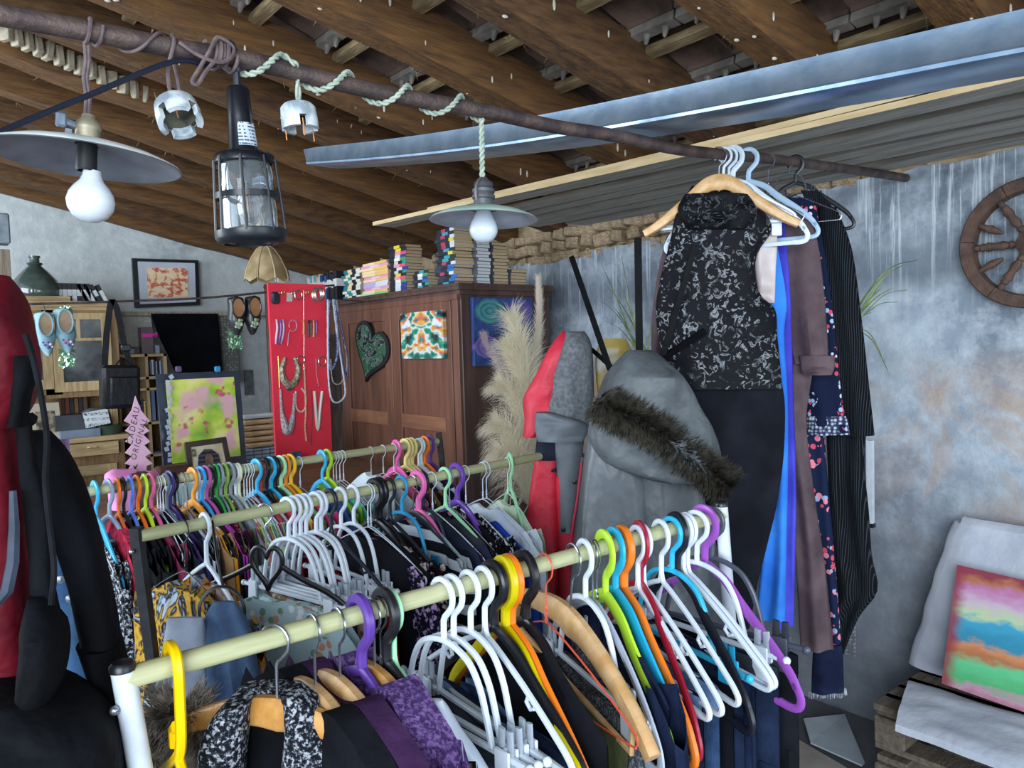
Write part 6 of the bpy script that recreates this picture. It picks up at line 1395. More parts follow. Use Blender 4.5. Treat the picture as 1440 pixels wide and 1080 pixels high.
# black shoulder bag
a = hY(143, 576, 4.5); b = hY(193, 512, 4.5)
bag = thing('shoulder_bag', 'black boxy shoulder bag hanging by its strap from the rusty rail', 'bag', (a.x, 4.5, a.z))
BAGM = M('07090d', '0e1118', 10, .5, bump=.3, bscale=30, spec=.3)
MB().box(((a.x + b.x) / 2, 4.5, (a.z + b.z) / 2), (b.x - a.x, .11, b.z - a.z), Matrix.Rotation(.04, 3, 'Y'), bev=.018).build('body', BAGM, bag)
MB().box(((a.x + b.x) / 2 + .01, 4.437, (a.z * .6 + b.z * .4)), ((b.x - a.x) * .74, .02, (b.z - a.z) * .66), Matrix.Rotation(.04, 3, 'Y'), bev=.008).build('front_pocket', BAGM, bag)
MB().tube([hY(x, y, 4.44) for x, y in ((163, 513), (168, 507), (178, 507), (183, 514))], .005, 7).build('handle', BAGM, bag)
def flat(pts, w, yy):
    mb = MB(); P_ = [hY(x, y, yy) for x, y in pts]
    for q in P_: mb.v += [tuple(q + V((-w, 0, 0))), tuple(q + V((w, 0, 0))), tuple(q + V((w, .006, 0))), tuple(q + V((-w, .006, 0)))]
    for i in range(len(P_) - 1):
        for k in range(4): mb.f.append((4 * i + k, 4 * i + (k + 1) % 4, 4 * i + 4 + (k + 1) % 4, 4 * i + 4 + k)); mb.m.append(0)
    mb.f += [(0, 1, 2, 3), (4 * len(P_) - 1, 4 * len(P_) - 2, 4 * len(P_) - 3, 4 * len(P_) - 4)]; mb.m += [0, 0]; return mb
flat([(147, 516), (150, 470), (155, 430), (158, 421)], .016, 4.60).build('strap', BAGM, bag); flat([(158, 421), (164, 432), (170, 460), (176, 490), (184, 514)], .016, 4.60).build('strap', BAGM, bag)
MB().box(hY(177, 489, 4.56), (.05, .015, .035), bev=.005).build('strap_buckle', BLACKP, bag)

# ================================================================ dresser, shelves and wall pieces on the gable wall
PINE = wood('a08760', 'bfa67c', (8, 8, 1), 5, .6, .2); PINEH = wood('a08760', 'bfa67c', (1, 8, 8), 5, .6, .2); PINED = wood('7d6040', '96774f', (8, 8, 1), 5, .6)
YD = 5.85
def bx(mb, x0, y0, x1, y1, Y, dep): a, b = rectY(x0, y0, x1, y1, Y); mb.obox((a.x, Y, a.z), (b.x - a.x, 0, 0), (0, dep, 0), (0, 0, b.z - a.z)); return mb
ds = thing('dresser', 'pale pine dresser with two glazed doors above and a drawer below', 'dresser', (hY(80, 700, YD).x, YD, 0))
a0_, b0_ = rectY(-20, 436, 158, 556, YD)
mb = MB(); dep = .38
for z0, z1 in ((a0_.z, a0_.z + .03), (b0_.z - .03, b0_.z)): mb.obox((a0_.x, YD, z0), (b0_.x - a0_.x, 0, 0), (0, dep, 0), (0, 0, z1 - z0))
for x in (a0_.x, b0_.x - .03): mb.obox((x, YD, a0_.z), (.03, 0, 0), (0, dep, 0), (0, 0, b0_.z - a0_.z))
mb.obox((a0_.x, YD + dep - .015, a0_.z), (b0_.x - a0_.x, 0, 0), (0, .015, 0), (0, 0, b0_.z - a0_.z)); mb.build('upper_body', PINE, ds, smooth=False)
mb = MB()
for o_, dz, h_ in ((.0, 0, .02), (.02, .02, .02), (.035, .04, .018)): mb.obox((a0_.x - o_, YD - o_, b0_.z + dz), (b0_.x - a0_.x + 2 * o_, 0, 0), (0, dep + o_, 0), (0, 0, h_))
mb.build('cornice', PINEH, ds, smooth=False)
MB().obox((a0_.x + .1, YD + .02, b0_.z + .058), (b0_.x - a0_.x - .35, 0, 0), (0, .03, 0), (0, 0, .035)).build('crest', PINEH, ds, smooth=False)
DG = M('3a3f42', '565a5c', 12, .12, spec=.6)
for x0, x1 in ((-16, 70), (78, 154)):
    a, b = rectY(x0, 440, x1, 552, YD - .022); W2, H2 = b.x - a.x, b.z - a.z
    d = MB().obox((a.x, YD - .02, a.z), (.055, 0, 0), (0, .018, 0), (0, 0, H2)).obox((b.x - .055, YD - .02, a.z), (.055, 0, 0), (0, .018, 0), (0, 0, H2)).obox((a.x + .055, YD - .019, a.z), (W2 - .11, 0, 0), (0, .017, 0), (0, 0, .065)).obox((a.x + .055, YD - .019, b.z - .045), (W2 - .11, 0, 0), (0, .017, 0), (0, 0, .045)).obox((a.x + .055, YD - .019, b.z - .19), (W2 - .11, 0, 0), (0, .017, 0), (0, 0, .02)).obox((a.x + W2 * .42, YD - .019, b.z - .17), (.02, 0, 0), (0, .017, 0), (0, 0, .125)).build('glazed_door', PINE, ds, smooth=False)
    MB().obox((a.x + .05, YD - .006, a.z + .06), (W2 - .1, 0, 0), (0, .004, 0), (0, 0, H2 - .24)).build('pane', DG, d, smooth=False)
    MB().obox((a.x - .05, YD - .0005, a.z - .04), (W2 + .1, 0, 0), (0, -.0012, 0), (0, 0, H2 + .06)).build('door_back', PINED, d, smooth=False)
    for xa, xb in ((.05, W2 * .42), (W2 * .42 + .02, W2 - .05)): MB().obox((a.x + xa, YD - .006, b.z - .175), (xb - xa, 0, 0), (0, .004, 0), (0, 0, .135)).build('pane', DG, d, smooth=False)
# niche back and sides, counter, drawer, lower doors
zc = hY(100, 616, YD - .1).z
MB().obox((a0_.x, YD + dep - .03, zc), (b0_.x - a0_.x, 0, 0), (0, .02, 0), (0, 0, a0_.z - zc)).build('niche_back', PINED, ds, smooth=False)
MB().obox((b0_.x - .035, YD + .02, zc), (.035, 0, 0), (0, dep - .05, 0), (0, 0, a0_.z - zc)).build('niche_side', PINE, ds, smooth=False)
MB().obox((a0_.x - .03, YD - .17, zc - .03), (b0_.x - a0_.x + .06, 0, 0), (0, dep + .15, 0), (0, 0, .03)).build('counter', PINEH, ds, smooth=False)
MB().obox((a0_.x, YD - .13, .0), (b0_.x - a0_.x, 0, 0), (0, dep + .1, 0), (0, 0, zc - .032)).build('lower_body', PINED, ds, smooth=False)
a, b = rectY(96, 619, 164, 643, YD - .15); dr = MB().obox((a.x, YD - .2, a.z), (b.x - a.x, 0, 0), (0, .07, 0), (0, 0, b.z - a.z)).build('drawer', PINEH, ds, smooth=False)
q = hY(130, 629, YD - .2); MB().tube([q + V((-.03, 0, 0)), q + V((-.02, -.02, .004)), q + V((.02, -.02, .004)), q + V((.03, 0, 0))], .005, 6).build('drawer_pull', M('c9b48c', rough=.4), dr)
a, b = rectY(20, 619, 92, 643, YD - .15); MB().obox((a.x, YD - .15, a.z), (b.x - a.x, 0, 0), (0, .02, 0), (0, 0, b.z - a.z)).build('drawer', PINEH, ds, smooth=False)
a, b = rectY(98, 650, 164, 740, YD - .15)
d = MB().obox((a.x, YD - .148, .12), (b.x - a.x, 0, 0), (0, .018, 0), (0, 0, b.z - .12)).build('lower_door', PINED, ds, smooth=False)
for x in (a.x, b.x - .06): MB().obox((x, YD - .16, .12), (.06, 0, 0), (0, .013, 0), (0, 0, b.z - .12)).build('door_stile', PINE, d, smooth=False)
for z in (.12, b.z - .07): MB().obox((a.x, YD - .159, z), (b.x - a.x, 0, 0), (0, .012, 0), (0, 0, .07)).build('door_rail', PINEH, d, smooth=False)
# things in the niche
a, b = rectY(76, 585, 130, 606, YD - .02); bxo = thing('storage_box', 'dark grey lid box on the dresser counter behind the handwritten note', 'box', (a.x, YD - .05, zc))
a2, b2 = rectY(86, 602, 141, 618, YD - .12); MB().obox((a2.x, YD - .12, zc), (b2.x - a2.x, 0, 0), (0, .2, 0), (0, 0, b2.z - zc)).build('base', M('66748a', '76849a', 8, .6), bxo, smooth=False)
MB().obox((a.x, YD - .1, b2.z), (b.x - a.x, 0, 0), (0, .18, 0), (0, 0, .1)).build('lid', M('34383f', '41464e', 8, .6), bxo, smooth=False)
nm_, nt, p, N, L = newmat('handwriting'); vec = coords(nt, 'Generated', (7, 1, 3.2)); wv = N.new('ShaderNodeTexWave'); wv.bands_direction = 'Z'; wv.inputs['Scale'].default_value = .33; L.new(vec, wv.inputs[0])
hh = math_(nt, 'MULTIPLY', math_(nt, 'GREATER_THAN', wv.outputs['Fac'], .45), math_(nt, 'GREATER_THAN', ntex(nt, vec, 2.6, 4, .6, 1.5), .53)); L.new(mix(nt, hh, H('ccd4da'), H('2a2c34')), p.inputs['Base Color'])
a = hY(121, 602, YD - .16); tag(MB().obox(a, (.15, 0, .02), (0, .003, 0), (-.012, .02, .10)).build('handwritten_note', nm_, smooth=False), 'white handwritten note leaning on the grey box in the dresser', 'note')
a, b = rectY(46, 566, 84, 622, YD - .05); tag(MB().obox((a.x, YD - .06, zc), (b.x - a.x, 0, 0), (0, .02, 0), (0, .05, b.z - zc)).build('old_poster', picture('old_print', lambda nt, s, vec: mix(nt, math_(nt, 'MULTIPLY', math_(nt, 'LESS_THAN', math_(nt, 'ABSOLUTE', math_(nt, 'SUBTRACT', s.outputs['X'], .5)), .34), math_(nt, 'LESS_THAN', math_(nt, 'ABSOLUTE', math_(nt, 'SUBTRACT', s.outputs['Z'], .48)), .3)), H('b8b09c'), ramp(nt, ntex(nt, vec, 5, 4), [(.4, H('4a4038')), (.6, H('9a8c78'))]))), smooth=False), 'old print with a dark picture standing at the left in the dresser niche', 'print')
tag(MB().ball(hY(132, 588, YD + .1), .10, 16, 10, (1, .8, .75)).build('glass_dome', M('5f6a76', '8a95a0', 8, .1, coat=.5)), 'dark rounded glass bowl upturned behind the handwritten note', 'bowl')
tag(MB().lathe([(0, 0), (.085, 0), (.1, .06), (.09, .065), (.08, .02), (0, .02)], (hY(152, 612, YD - .05).x, YD - .02, zc), 18).build('green_dish', M('2b3a2c', '3f5240', 8, .5)), 'dark green dish at the right end of the dresser counter', 'dish')
for k in range(6): tag(MB().obox((hY(86, 580, YD + .2).x + .028 * k, YD + .2, zc + .0), (.024, 0, 0), (0, .1, 0), (0, 0, .25 + .012 * (k % 3))).build('old_book', M(('4a2a24', '6b3a2e', '2a2c34', '7a5a3a', '3a2a2e', '5c4a3c')[k], rough=.6), smooth=False), f"{('dark red', 'rust', 'black', 'ochre', 'plum', 'brown')[k]} old book in the row behind the grey box", 'book', 'old books in the dresser niche')
# on top of the dresser
dj = hY(52, 412, YD + .18); zt2 = b0_.z + .06
djt = thing('demijohn', 'large dark green glass demijohn standing on the dresser', 'bottle', (dj.x, YD + .2, zt2))
MB().lathe([(0, 0), (.12, .0), (.145, .03), (.148, .09), (.13, .15), (.08, .21), (.042, .245), (.03, .27), (.03, .30), (.036, .305), (.036, .315), (.02, .315)], seg=32).build('glass_body', M('3f4d48', '5a6a64', 6, .08, spec=.7, coat=.5), djt, local=True)
MB().tube([(.042 * cos(g), .042 * sin(g), .262) for g in [2 * pi * i / 16 for i in range(16)]], .007, 6, closed=True).build('neck_ring', M('3f4d48', rough=.2), djt, local=True)
x = hY(80, 412, YD + .15).x
for k in range(7): T_ = .027; book((x + k * .029, YD + .12, zt2), (.13, .10, T_), spine((('1c2a30', 'd0d4d8', '2a3a40', 'e0e0e0', '20282c', '2f3c44', '9aa4a8')[k], 'c9d0d4', '20262c'), False), f"{('black', 'white', 'slate', 'pale', 'charcoal', 'grey', 'silver')[k]} video case, {ordn(k + 1)} from the left of the row on the dresser", 'video cases on the dresser', False, PAPERW, axis=1, cat='video case')
x = hY(119, 412, YD + .15).x
for k in range(4): o = book((x + k * .04, YD + .12, zt2), (.13, .1, .022), spine((('1c2024', 'd0d4d8', '24282c', 'dadada')[k], 'c9d0d4', '1c2024'), False), f"leaning video case, {ordn(k + 1)} from the left end of the slanting row on the dresser", 'video cases on the dresser', False, PAPERW, axis=1, cat='video case'); o.rotation_euler = (0, -.42, 0)
# framed flower print on the gable wall
def flow(nt, s, vec):
    n_ = ntex(nt, vec, 6.0, 2, .5, .3); n2 = ntex(nt, vec, 8, 2)
    c = ramp(nt, n_, [(.35, H('f0dcb8')), (.5, H('eccba8')), (.56, H('d98a74')), (.62, H('c2402f')), (.7, H('e0a07c'))]); return mix(nt, ramp(nt, n2, [(.62, (0, 0, 0)), (.7, (.7, .7, .7))]), c, H('e8c860'))
YFm = 6.42; fp_ = thing('framed_print', 'black framed print of red poppies on cream, propped on the wall ledge', 'picture', hY(233, 432, YFm))
cs = [hY(x, y, YFm) for x, y in ((190, 433), (281, 429), (279, 366), (186, 363))]
inn, n_ = frame_from(cs[0], cs[1], cs[2], cs[3], .14, .03, M('15181f', rough=.4), fp_)
sg = 1 if n_.y > 0 else -1
MB().prism([q + V((0, .012, 0)) - V((0, .03, 0)) for q in inn], (0, .004, 0)).build('mount', M('b6bccc', 'c0c6d4', 8, .7), fp_, smooth=False)
ctr = sum(inn, V()) / 4
MB().prism([ctr + (q - ctr) * .72 - V((0, .022, 0)) for q in inn], (0, .002, 0)).build('flower_print', picture('poppies', flow), fp_, smooth=False)
# shelves with white woven backdrop
YS = 6.0
sh_ = thing('open_shelf', 'pale wooden open shelf unit beside the dresser, full of cases and boxes', 'shelf', (hY(190, 700, YS).x, YS, 0))
xl = hY(162, 500, YS).x; xr_ = hY(234, 500, YS).x
for k, y in enumerate((498, 530, 546, 594, 640, 690)):
    z = hY(200, y, YS).z; MB().obox((xl, YS, z - .02), ((xr_ - xl) * (1 if k else 1), 0, 0), (0, .3, 0), (0, 0, .02)).build('shelf_board', PINEH, sh_, smooth=False)
for x in (xl, hY(204, 510, YS).x, xr_ - .02):
    z1 = hY(200, 498, YS).z; MB().obox((x, YS, 0), (.02, 0, 0), (0, .3, 0), (0, 0, z1)).build('upright', PINE, sh_, smooth=False)
MB().obox((xl, YS + .29, 0), (xr_ - xl, 0, 0), (0, .01, 0), (0, 0, hY(200, 498, YS).z)).build('back_panel', PINED, sh_, smooth=False)
def upright_box(x0, y0, x1, y1, m_, name, label, cat, Y=YS + .03, dep=.16, grp=None):
    a, b = rectY(x0, y0, x1, y1, Y); o = MB().obox((a.x, Y, a.z), (b.x - a.x, 0, 0), (0, dep, 0), (0, 0, b.z - a.z)).build(name, m_, smooth=False); tag(o, label, cat, grp); return o
for k in range(9):
    x0 = 206 + 2.6 * k; upright_box(x0, 506 + (k % 3), x0 + 2.2, 527, M(('9fb4c4', '2a3440', '6a7f94', 'c4ccd4', '3a4654', '8a9cae', '20262e', 'aab8c4', '54606c')[k], rough=.4), 'disc_case', f"{('pale', 'black', 'steel', 'white', 'slate', 'grey blue', 'dark', 'silver', 'grey')[k]} disc case, {ordn(k + 1)} from the left in the shelf cubby", 'disc case', grp='disc cases on the shelf')
upright_box(211, 547, 219, 592, M('5c6f8c', '6d809c', 8, .6), 'ring_binder', 'pale blue ring binder on the shelf right of the black bag', 'binder'); upright_box(219.5, 546, 230, 592, M('232c40', '303a50', 8, .6), 'ring_binder', 'dark blue ring binder on the shelf', 'binder')
for k in range(4): upright_box(195 + 3.6 * k, 562 + k, 198 + 3.6 * k, 592, M(('b4b8ac', '2f343c', 'c9b45c', '5a6470')[k], rough=.5), 'booklet', f"{('cream', 'black', 'yellow', 'grey')[k]} booklet on the shelf below the cubby", 'booklet', grp='booklets on the shelf')
upright_box(190, 601, 206, 638, BLACKM, 'black_case', 'black case on the shelf behind the pink tree sign', 'case'); upright_box(198, 634, 232, 640, M('4a5a74', '5c6c88', 8, .7), 'folder', 'blue grey folder lying on the shelf', 'folder', dep=.22)
gb_ = thing('gift_box', 'grey brown bottle box with a bright pink ribbon on the top shelf', 'box', hY(207, 497, YS + .05))
a, b = rectY(200, 460, 214, 497.5, YS + .05); MB().obox((a.x, YS + .05, a.z), (b.x - a.x, 0, 0), (0, .09, 0), (0, 0, b.z - a.z)).build('box_body', M('5f5358', '71646a', 8, .6), gb_, smooth=False)
a, b = rectY(199.5, 469, 214.5, 474, YS + .045); MB().obox((a.x, YS + .044, a.z), (b.x - a.x, 0, 0), (0, .1, 0), (0, 0, b.z - a.z)).tube([hY(214, 471, YS + .04), hY(221, 469, YS + .03), hY(218, 474, YS + .03)], .01, 6).build('ribbon', M('e03aa8', rough=.5), gb_)
for k, (x, w_, h_, c, nm) in enumerate(((161, 12, 14, '5a4a44', 'brown'), (181, 8, 7, '6a7a80', 'grey'), (189, 7, 10, '3a3a40', 'black'), (219, 5, 12, '8a94a8', 'pale'))): upright_box(x, 497.5 - h_, x + w_, 497.5, M(c, rough=.6), 'trinket_box', f"small {nm} trinket box on the top shelf", 'box', dep=.08, grp='trinket boxes on the top shelf')
KNITW = pattern('weave', 'b9bcb4', 'd9dcd4', scale=26)
tag(drape([(441, 153, 212), (470, 154, 216), (500, 155, 222), (520, 156, 226)], hY(190, 470, 6.36), (0, -1, 0), .012, .01, 30, 91, top_taper=0).build('woven_blanket', KNITW), 'white chunky woven blanket hanging behind the shelf', 'blanket')
tag(drape([(441, 212, 306), (470, 222, 309), (500, 236, 311), (524, 246, 313)], hY(260, 470, 6.22), (0, -1, 0), .01, .012, 26, 92, top_taper=0).build('black_cloth', cloth('0b0c11', '111218', 8, .4, 14)), 'black cloth draped from the wall ledge beside the shelf', 'cloth')
tag(drape([(441, 306, 331), (480, 307, 333), (520, 310, 336), (540, 311, 337)], hY(320, 480, 6.3), (0, -1, 0), .008, .004, 26, 93, top_taper=0).build('woven_mat', pattern('weave', '6a6c68', 'c4c8bc', scale=44)), 'grey and white woven mat hanging right of the black cloth', 'mat')
a, b = rectY(345, 520, 355, 556, 6.48); tag(MB().obox((a.x, 6.475, a.z), (b.x - a.x, 0, 0), (0, .02, 0), (0, 0, b.z - a.z)).build('slate_plaque', M('4f5358', '6f7478', 20, .7), smooth=False), 'narrow dark slate plaque on the gable wall behind the green watercolour', 'plaque')
a, b = rectY(72, 618, 98, 660, 5.3); tag(MB().obox((a.x, 5.3, a.z), (b.x - a.x, 0, 0), (0, .02, 0), (0, .02, b.z - a.z)).build('canvas_painting', M('2a2238', 'a07ab8', 6, .5, lo=.45, hi=.65), smooth=False), 'dark canvas with a violet streak in front of the dresser', 'painting')
st_ = MB().obox((a.x, 5.25, .0), (b.x - a.x, 0, 0), (0, .3, 0), (0, 0, a.z)).build('side_cabinet', PINED, smooth=False); tag(st_, 'low brown cabinet under the violet canvas, mostly hidden by the black coat', 'cabinet')
# ================================================================ along the eaves wall: wheel, grasses, panel, pallet seat
WW = XW - .035
wc = hX(1452, 341, WW); top = hX(1452, 246, WW); RO = (top.z - wc.z)
wl_ = hX(1353, 345, WW); RY_ = abs(wl_.y - wc.y)
RO = (RO + RY_) / 2
whl = thing('ships_wheel', 'old brown wooden ship wheel with two broken spokes, hung on the plaster wall', 'wheel', wc)
WD = M('40302a', '664b3e', 8, .75, bump=.5, bscale=24, stretch=(1, 3, 3), lo=.3, hi=.7)
RI = RO * .79
for k in range(6):
    a0_ = 2 * pi * k / 6 + .12; a1_ = 2 * pi * (k + 1) / 6 + .12 - .012; mb = MB(); n = 12; vs = []
    for i in range(n + 1):
        a = a0_ + (a1_ - a0_) * i / n
        for r, x in ((RI, .022), (RI + .004, -.02), (RO - .005, -.022), (RO, -.016), (RO, .022)): vs.append(wc + V((x, r * cos(a), r * sin(a))))
    b = 5; mb.add(vs, [(i * b + j_, i * b + (j_ + 1) % b, (i + 1) * b + (j_ + 1) % b, (i + 1) * b + j_) for i in range(n) for j_ in range(b)] + [tuple(range(b)), tuple(n * b + q for q in range(b))[::-1]])
    mb.build('rim_segment', WD, whl)
def spoke(a, r0, r1):
    ts = [0, .1, .16, .2, .26, .34, .5, .66, .74, .8, .84, .9, 1]; rs = [.011, .010, .015, .010, .014, .018, .013, .018, .013, .015, .010, .012, .011]
    d = V((0, cos(a), sin(a))); tt = [t for t in ts if t <= (r1 - r0) / (RI - r0) + .02 or t == 0]
    if r0 > .05: # a broken stub on the rim
        return MB().tube([wc + d * (RI + .006), wc + d * (RI - .02), wc + d * (RI - .035), wc + d * (RI - .06), wc + d * (RI - .078)], [.011, .010, .015, .011, .004], 9)
    return MB().tube([wc + d * (.04 + (RI + .006 - .04) * t) for t in ts], [q * .95 for q in rs], 9)
for k in range(8):
    a = radians(0 + 58 * 0) + 2 * pi * k / 8 * 0
for a in (0, 57, 123, 180, 237, 303): spoke(radians(a), 0, RI).build('spoke', WD, whl)
for a in (26, 333): spoke(radians(a), .1, RI).build('broken_spoke', WD, whl)
MB().lathe([(0, -.03), (.028, -.028), (.045, -.016), (.047, .0), (.047, .024), (0, .024)], wc, 20, V((1, 0, 0))).build('hub', WD, whl)

# ornamental grasses behind the clothes
def grass(name, label, base, blades, seed):
    r = random.Random(seed); t = thing(name, label, 'plant', (base.x, base.y, 0)); GRN = M('4d6636', '8c9a58', 10, .6)
    MB().lathe([(0, -.3), (.03, -.3), (.05, -.12), (.055, -.05), (.048, -.05), (.04, -.12), (0, -.2)], (base.x, base.y, base.z), 20).tube([base + V((0, 0, -.2)), V((XW + .01, base.y, base.z - .2))], .012, 8).build('wall_vase', M('3a3b40', rough=.6), t)
    for px, py, bend, w in blades:
        e = hP(px, py, base, (-1, 0, 0)); b = base + V((r.uniform(-.03, .03), r.uniform(-.03, .03), 0)); m = b.lerp(e, .55) + V((0, 0, bend))
        pth = smooth_path([(b.x * .2 + base.x * .8, b.y * .2 + base.y * .8, base.z - .18), tuple(b), tuple(m), tuple(e)], 7); mb = MB(); n = len(pth)
        for i, q in enumerate(pth):
            s = w * (1 - (i / (n - 1)) ** 2.2) + .0008; mb.v += [tuple(V(q) + V((0, -s, 0))), tuple(V(q) + V((-.003, 0, .002))), tuple(V(q) + V((0, s, 0)))]
        for i in range(n - 1): mb.f += [(3 * i, 3 * i + 1, 3 * i + 4, 3 * i + 3), (3 * i + 1, 3 * i + 2, 3 * i + 5, 3 * i + 4)]; mb.m += [0, 0]
        mb.build('blade', GRN, t)
    return t
g1 = hX(912, 520, 2.86); r = random.Random(3)
grass('tall_grass', 'tall arching green grass behind the coat stand post', g1, [(846, 372, .03, .006), (850, 398, .05, .005), (840, 420, .06, .005), (852, 452, .05, .004), (868, 390, .02, .006), (882, 440, .02, .004), (935, 430, .03, .004), (925, 400, .02, .005), (874, 362, .02, .004), (945, 470, .03, .004), (862, 430, .04, .005), (893, 470, .02, .005)], 1)
g2 = hX(1192, 470, 2.9)
grass('tall_grass', 'tall arching green grass to the right of the black cardigan', g2, [(1290, 366, .08, .006), (1268, 374, .05, .005), (1256, 405, .03, .005), (1276, 408, .05, .003), (1245, 400, .02, .007), (1240, 500, .05, .003), (1252, 530, .07, .003), (1236, 402, -.01, .004), (1262, 425, .04, .003), (1205, 420, .02, .003), (1225, 440, .02, .004)], 2)

# white framed mesh panel leaning behind the clothes
a = hX(1200, 617, 2.93); b = hX(1226, 735, 2.93)
mp = thing('mesh_panel', 'narrow white framed mesh panel leaning on the wall behind the cardigan', 'panel', (2.93, (a.y + b.y) / 2, 0))
MB().box((2.93, a.y + .10, (.0 + a.z) / 2 + .15), (.012, .20, a.z - .30)).build('mesh', pattern('weave', '6b6f76', 'c3c8cf', scale=60), mp)
MB().box((2.92, b.y, (a.z + b.z) / 2), (.02, .022, a.z - b.z)).build('frame', WHITEP, mp); MB().box((2.92, b.y, b.z - .008), (.024, .028, .016)).build('end_cap', BLACKP, mp)
MB().tube([V((2.93, a.y + .05, a.z - .05)), V((XW + .01, a.y + .05, a.z - .05))], .01, 6).build('wall_peg', BLACKP, mp)

# paper on the floor
def sheet(pts, label, m_):
    mb = MB(); q = [hZ(x, y, z) for x, y, z in pts]; mb.prism(q, (0, 0, .006)); tag(mb.build('foam_sheet', m_, smooth=False), label, 'sheet')
sheet([(1130, 1012, .03), (1188, 1006, .03), (1216, 1074, .012), (1212, 1078, .012), (1140, 1046, .012)], 'pale grey sheet lying on the floor below the long dress', M('a9b4bf', 'bcc6cf', 6, .7))
sheet([(1120, 1040, .006), (1205, 1090, .006), (1110, 1110, .006)], 'beige board lying on the floor in front of the pale sheet', M('a49c94', 'b8b0a8', 6, .7))

# ---------------------------------------------------------------- pallet seat
zt = .36
c1 = hZ(1232, 985, zt); c2 = hZ(1300, 935, zt)
px0 = c1.x; PDEP = XW - .04 - px0; KX = PDEP / .83
pal = thing('pallet_seat', 'rough wooden pallet used as a seat, standing against the plaster wall', 'pallet', (px0 + .4, c1.y - .6, 0))
PALW = M('544c44', '7d7062', 6, .85, bump=.5, bscale=20, stretch=(2, 10, 10), lo=.3, hi=.7); YL = c1.y
for k in range(6):
    MB().box((px0 + (.05 + .145 * k) * KX, YL - .6, zt - .011), (.11 + .02 * (k % 2), 1.2, .022), bev=.003).build('plank', PALW, pal, smooth=False)
for lv in (zt - .022, zt - .185):
    for yy in (.05, .6, 1.15):
        MB().box((px0 + .4 * KX, YL - yy, lv - .011), (.8 * KX, .1, .022), bev=.003).build('plank', PALW, pal, smooth=False)
        for xx in (.06, .4, .74): MB().box((px0 + xx * KX, YL - yy, lv - .022 - .045), (.11, .1, .09), bev=.004).build('block', PALW, pal, smooth=False)
    for xx in (.06, .4, .74): MB().box((px0 + xx * KX, YL - .6, lv - .112 - .011), (.1, 1.2, .022), bev=.003).build('plank', PALW, pal, smooth=False)
SHEET = M('aeb4c3', 'c2c7d3', 5, .8, bump=.5, bscale=9, sheen=.1, bdist=.02)
# seat cloth, back cushion wrapped in a pale cloth
cz = zt + .012
corners = [hZ(1266, 1018, cz), hZ(1300, 985, cz), hZ(1500, 1040, cz), hZ(1500, 1110, cz), hZ(1440, 1078, cz), hZ(1330, 1042, cz)]
s0 = corners[0]
def seat(u, v):
    x = s0.x - .01 + (2.72 - s0.x) * v; y = (s0.y + .01 - 1.3 * u) + .10 * v * (1 - u)
    return (x + .006 * nz(u * 7, v * 5), y, cz + .016 * (1 - abs(2 * v - 1) ** 6) + .009 * nz(u * 9, v * 6, 2) - .0 * v)
mb = MB().grid(seat, 40, 18); mb.grid(lambda u, v: tuple(V(seat(u, 0)) - V((0.004 * v, 0, .022 * v))), 40, 2); mb.grid(lambda u, v: tuple(V(seat(0, u)) - V((0, -.004 * v, .022 * v))), 18, 2)
tag(mb.build('seat_cloth', SHEET), 'pale lilac white cloth spread over the pallet seat', 'cloth')
bp = hX(1330, 740, 2.86)
def backc(u, v):       # folded thick cloth over a backrest
    yl = hX(1278 + 50 * (v), 960 - 226 * v, 2.80).y
    x = 2.84 + .1 * v - .03 * sin(pi * v) ; y = yl - 1.0 * u; z = hX(1300, 948, 2.8).z * (1 - v) + hX(1340, 738, 2.9).z * v
    return (min(x, 2.96) + .014 * nz(u * 6, v * 5) - .02 * (1 - (1 - min(1, u * 14)) ** 2), y + .008 * nz(v * 5, 3), z)
mb = MB().grid(backc, 40, 24)
mb.grid(lambda u, v: tuple(V(backc(u, 1)) + V((.06 * v, 0, .02 * sin(pi * v)))), 40, 4)
mb.grid(lambda u, v: tuple(V(backc(0, u)) + V((.05 * v, .028 * sin(pi * v) , 0))), 24, 6)
tag(mb.build('back_cloth', SHEET), 'thick pale cloth folded over the backrest of the pallet seat', 'cloth')
q = hX(1325, 940, 2.74)
mb = MB().grid(lambda u, v: (2.80 - .04 * u + .01 * nz(u * 5, v * 4), hX(1296 + 60 * u, 770, 2.80).y * (1 - v) + hX(1294 + 36 * u, 938, 2.76).y * v, hX(1330, 770, 2.8).z * (1 - v) + (hX(1310, 938, 2.76).z) * v), 10, 20)
mb.grid(lambda u, v: (2.76 + .05 * v, hX(1356, 770, 2.80).y * (1 - u) + hX(1330, 938, 2.76).y * u, hX(1330, 770, 2.8).z * (1 - u) + hX(1310, 938, 2.76).z * u), 10, 2)
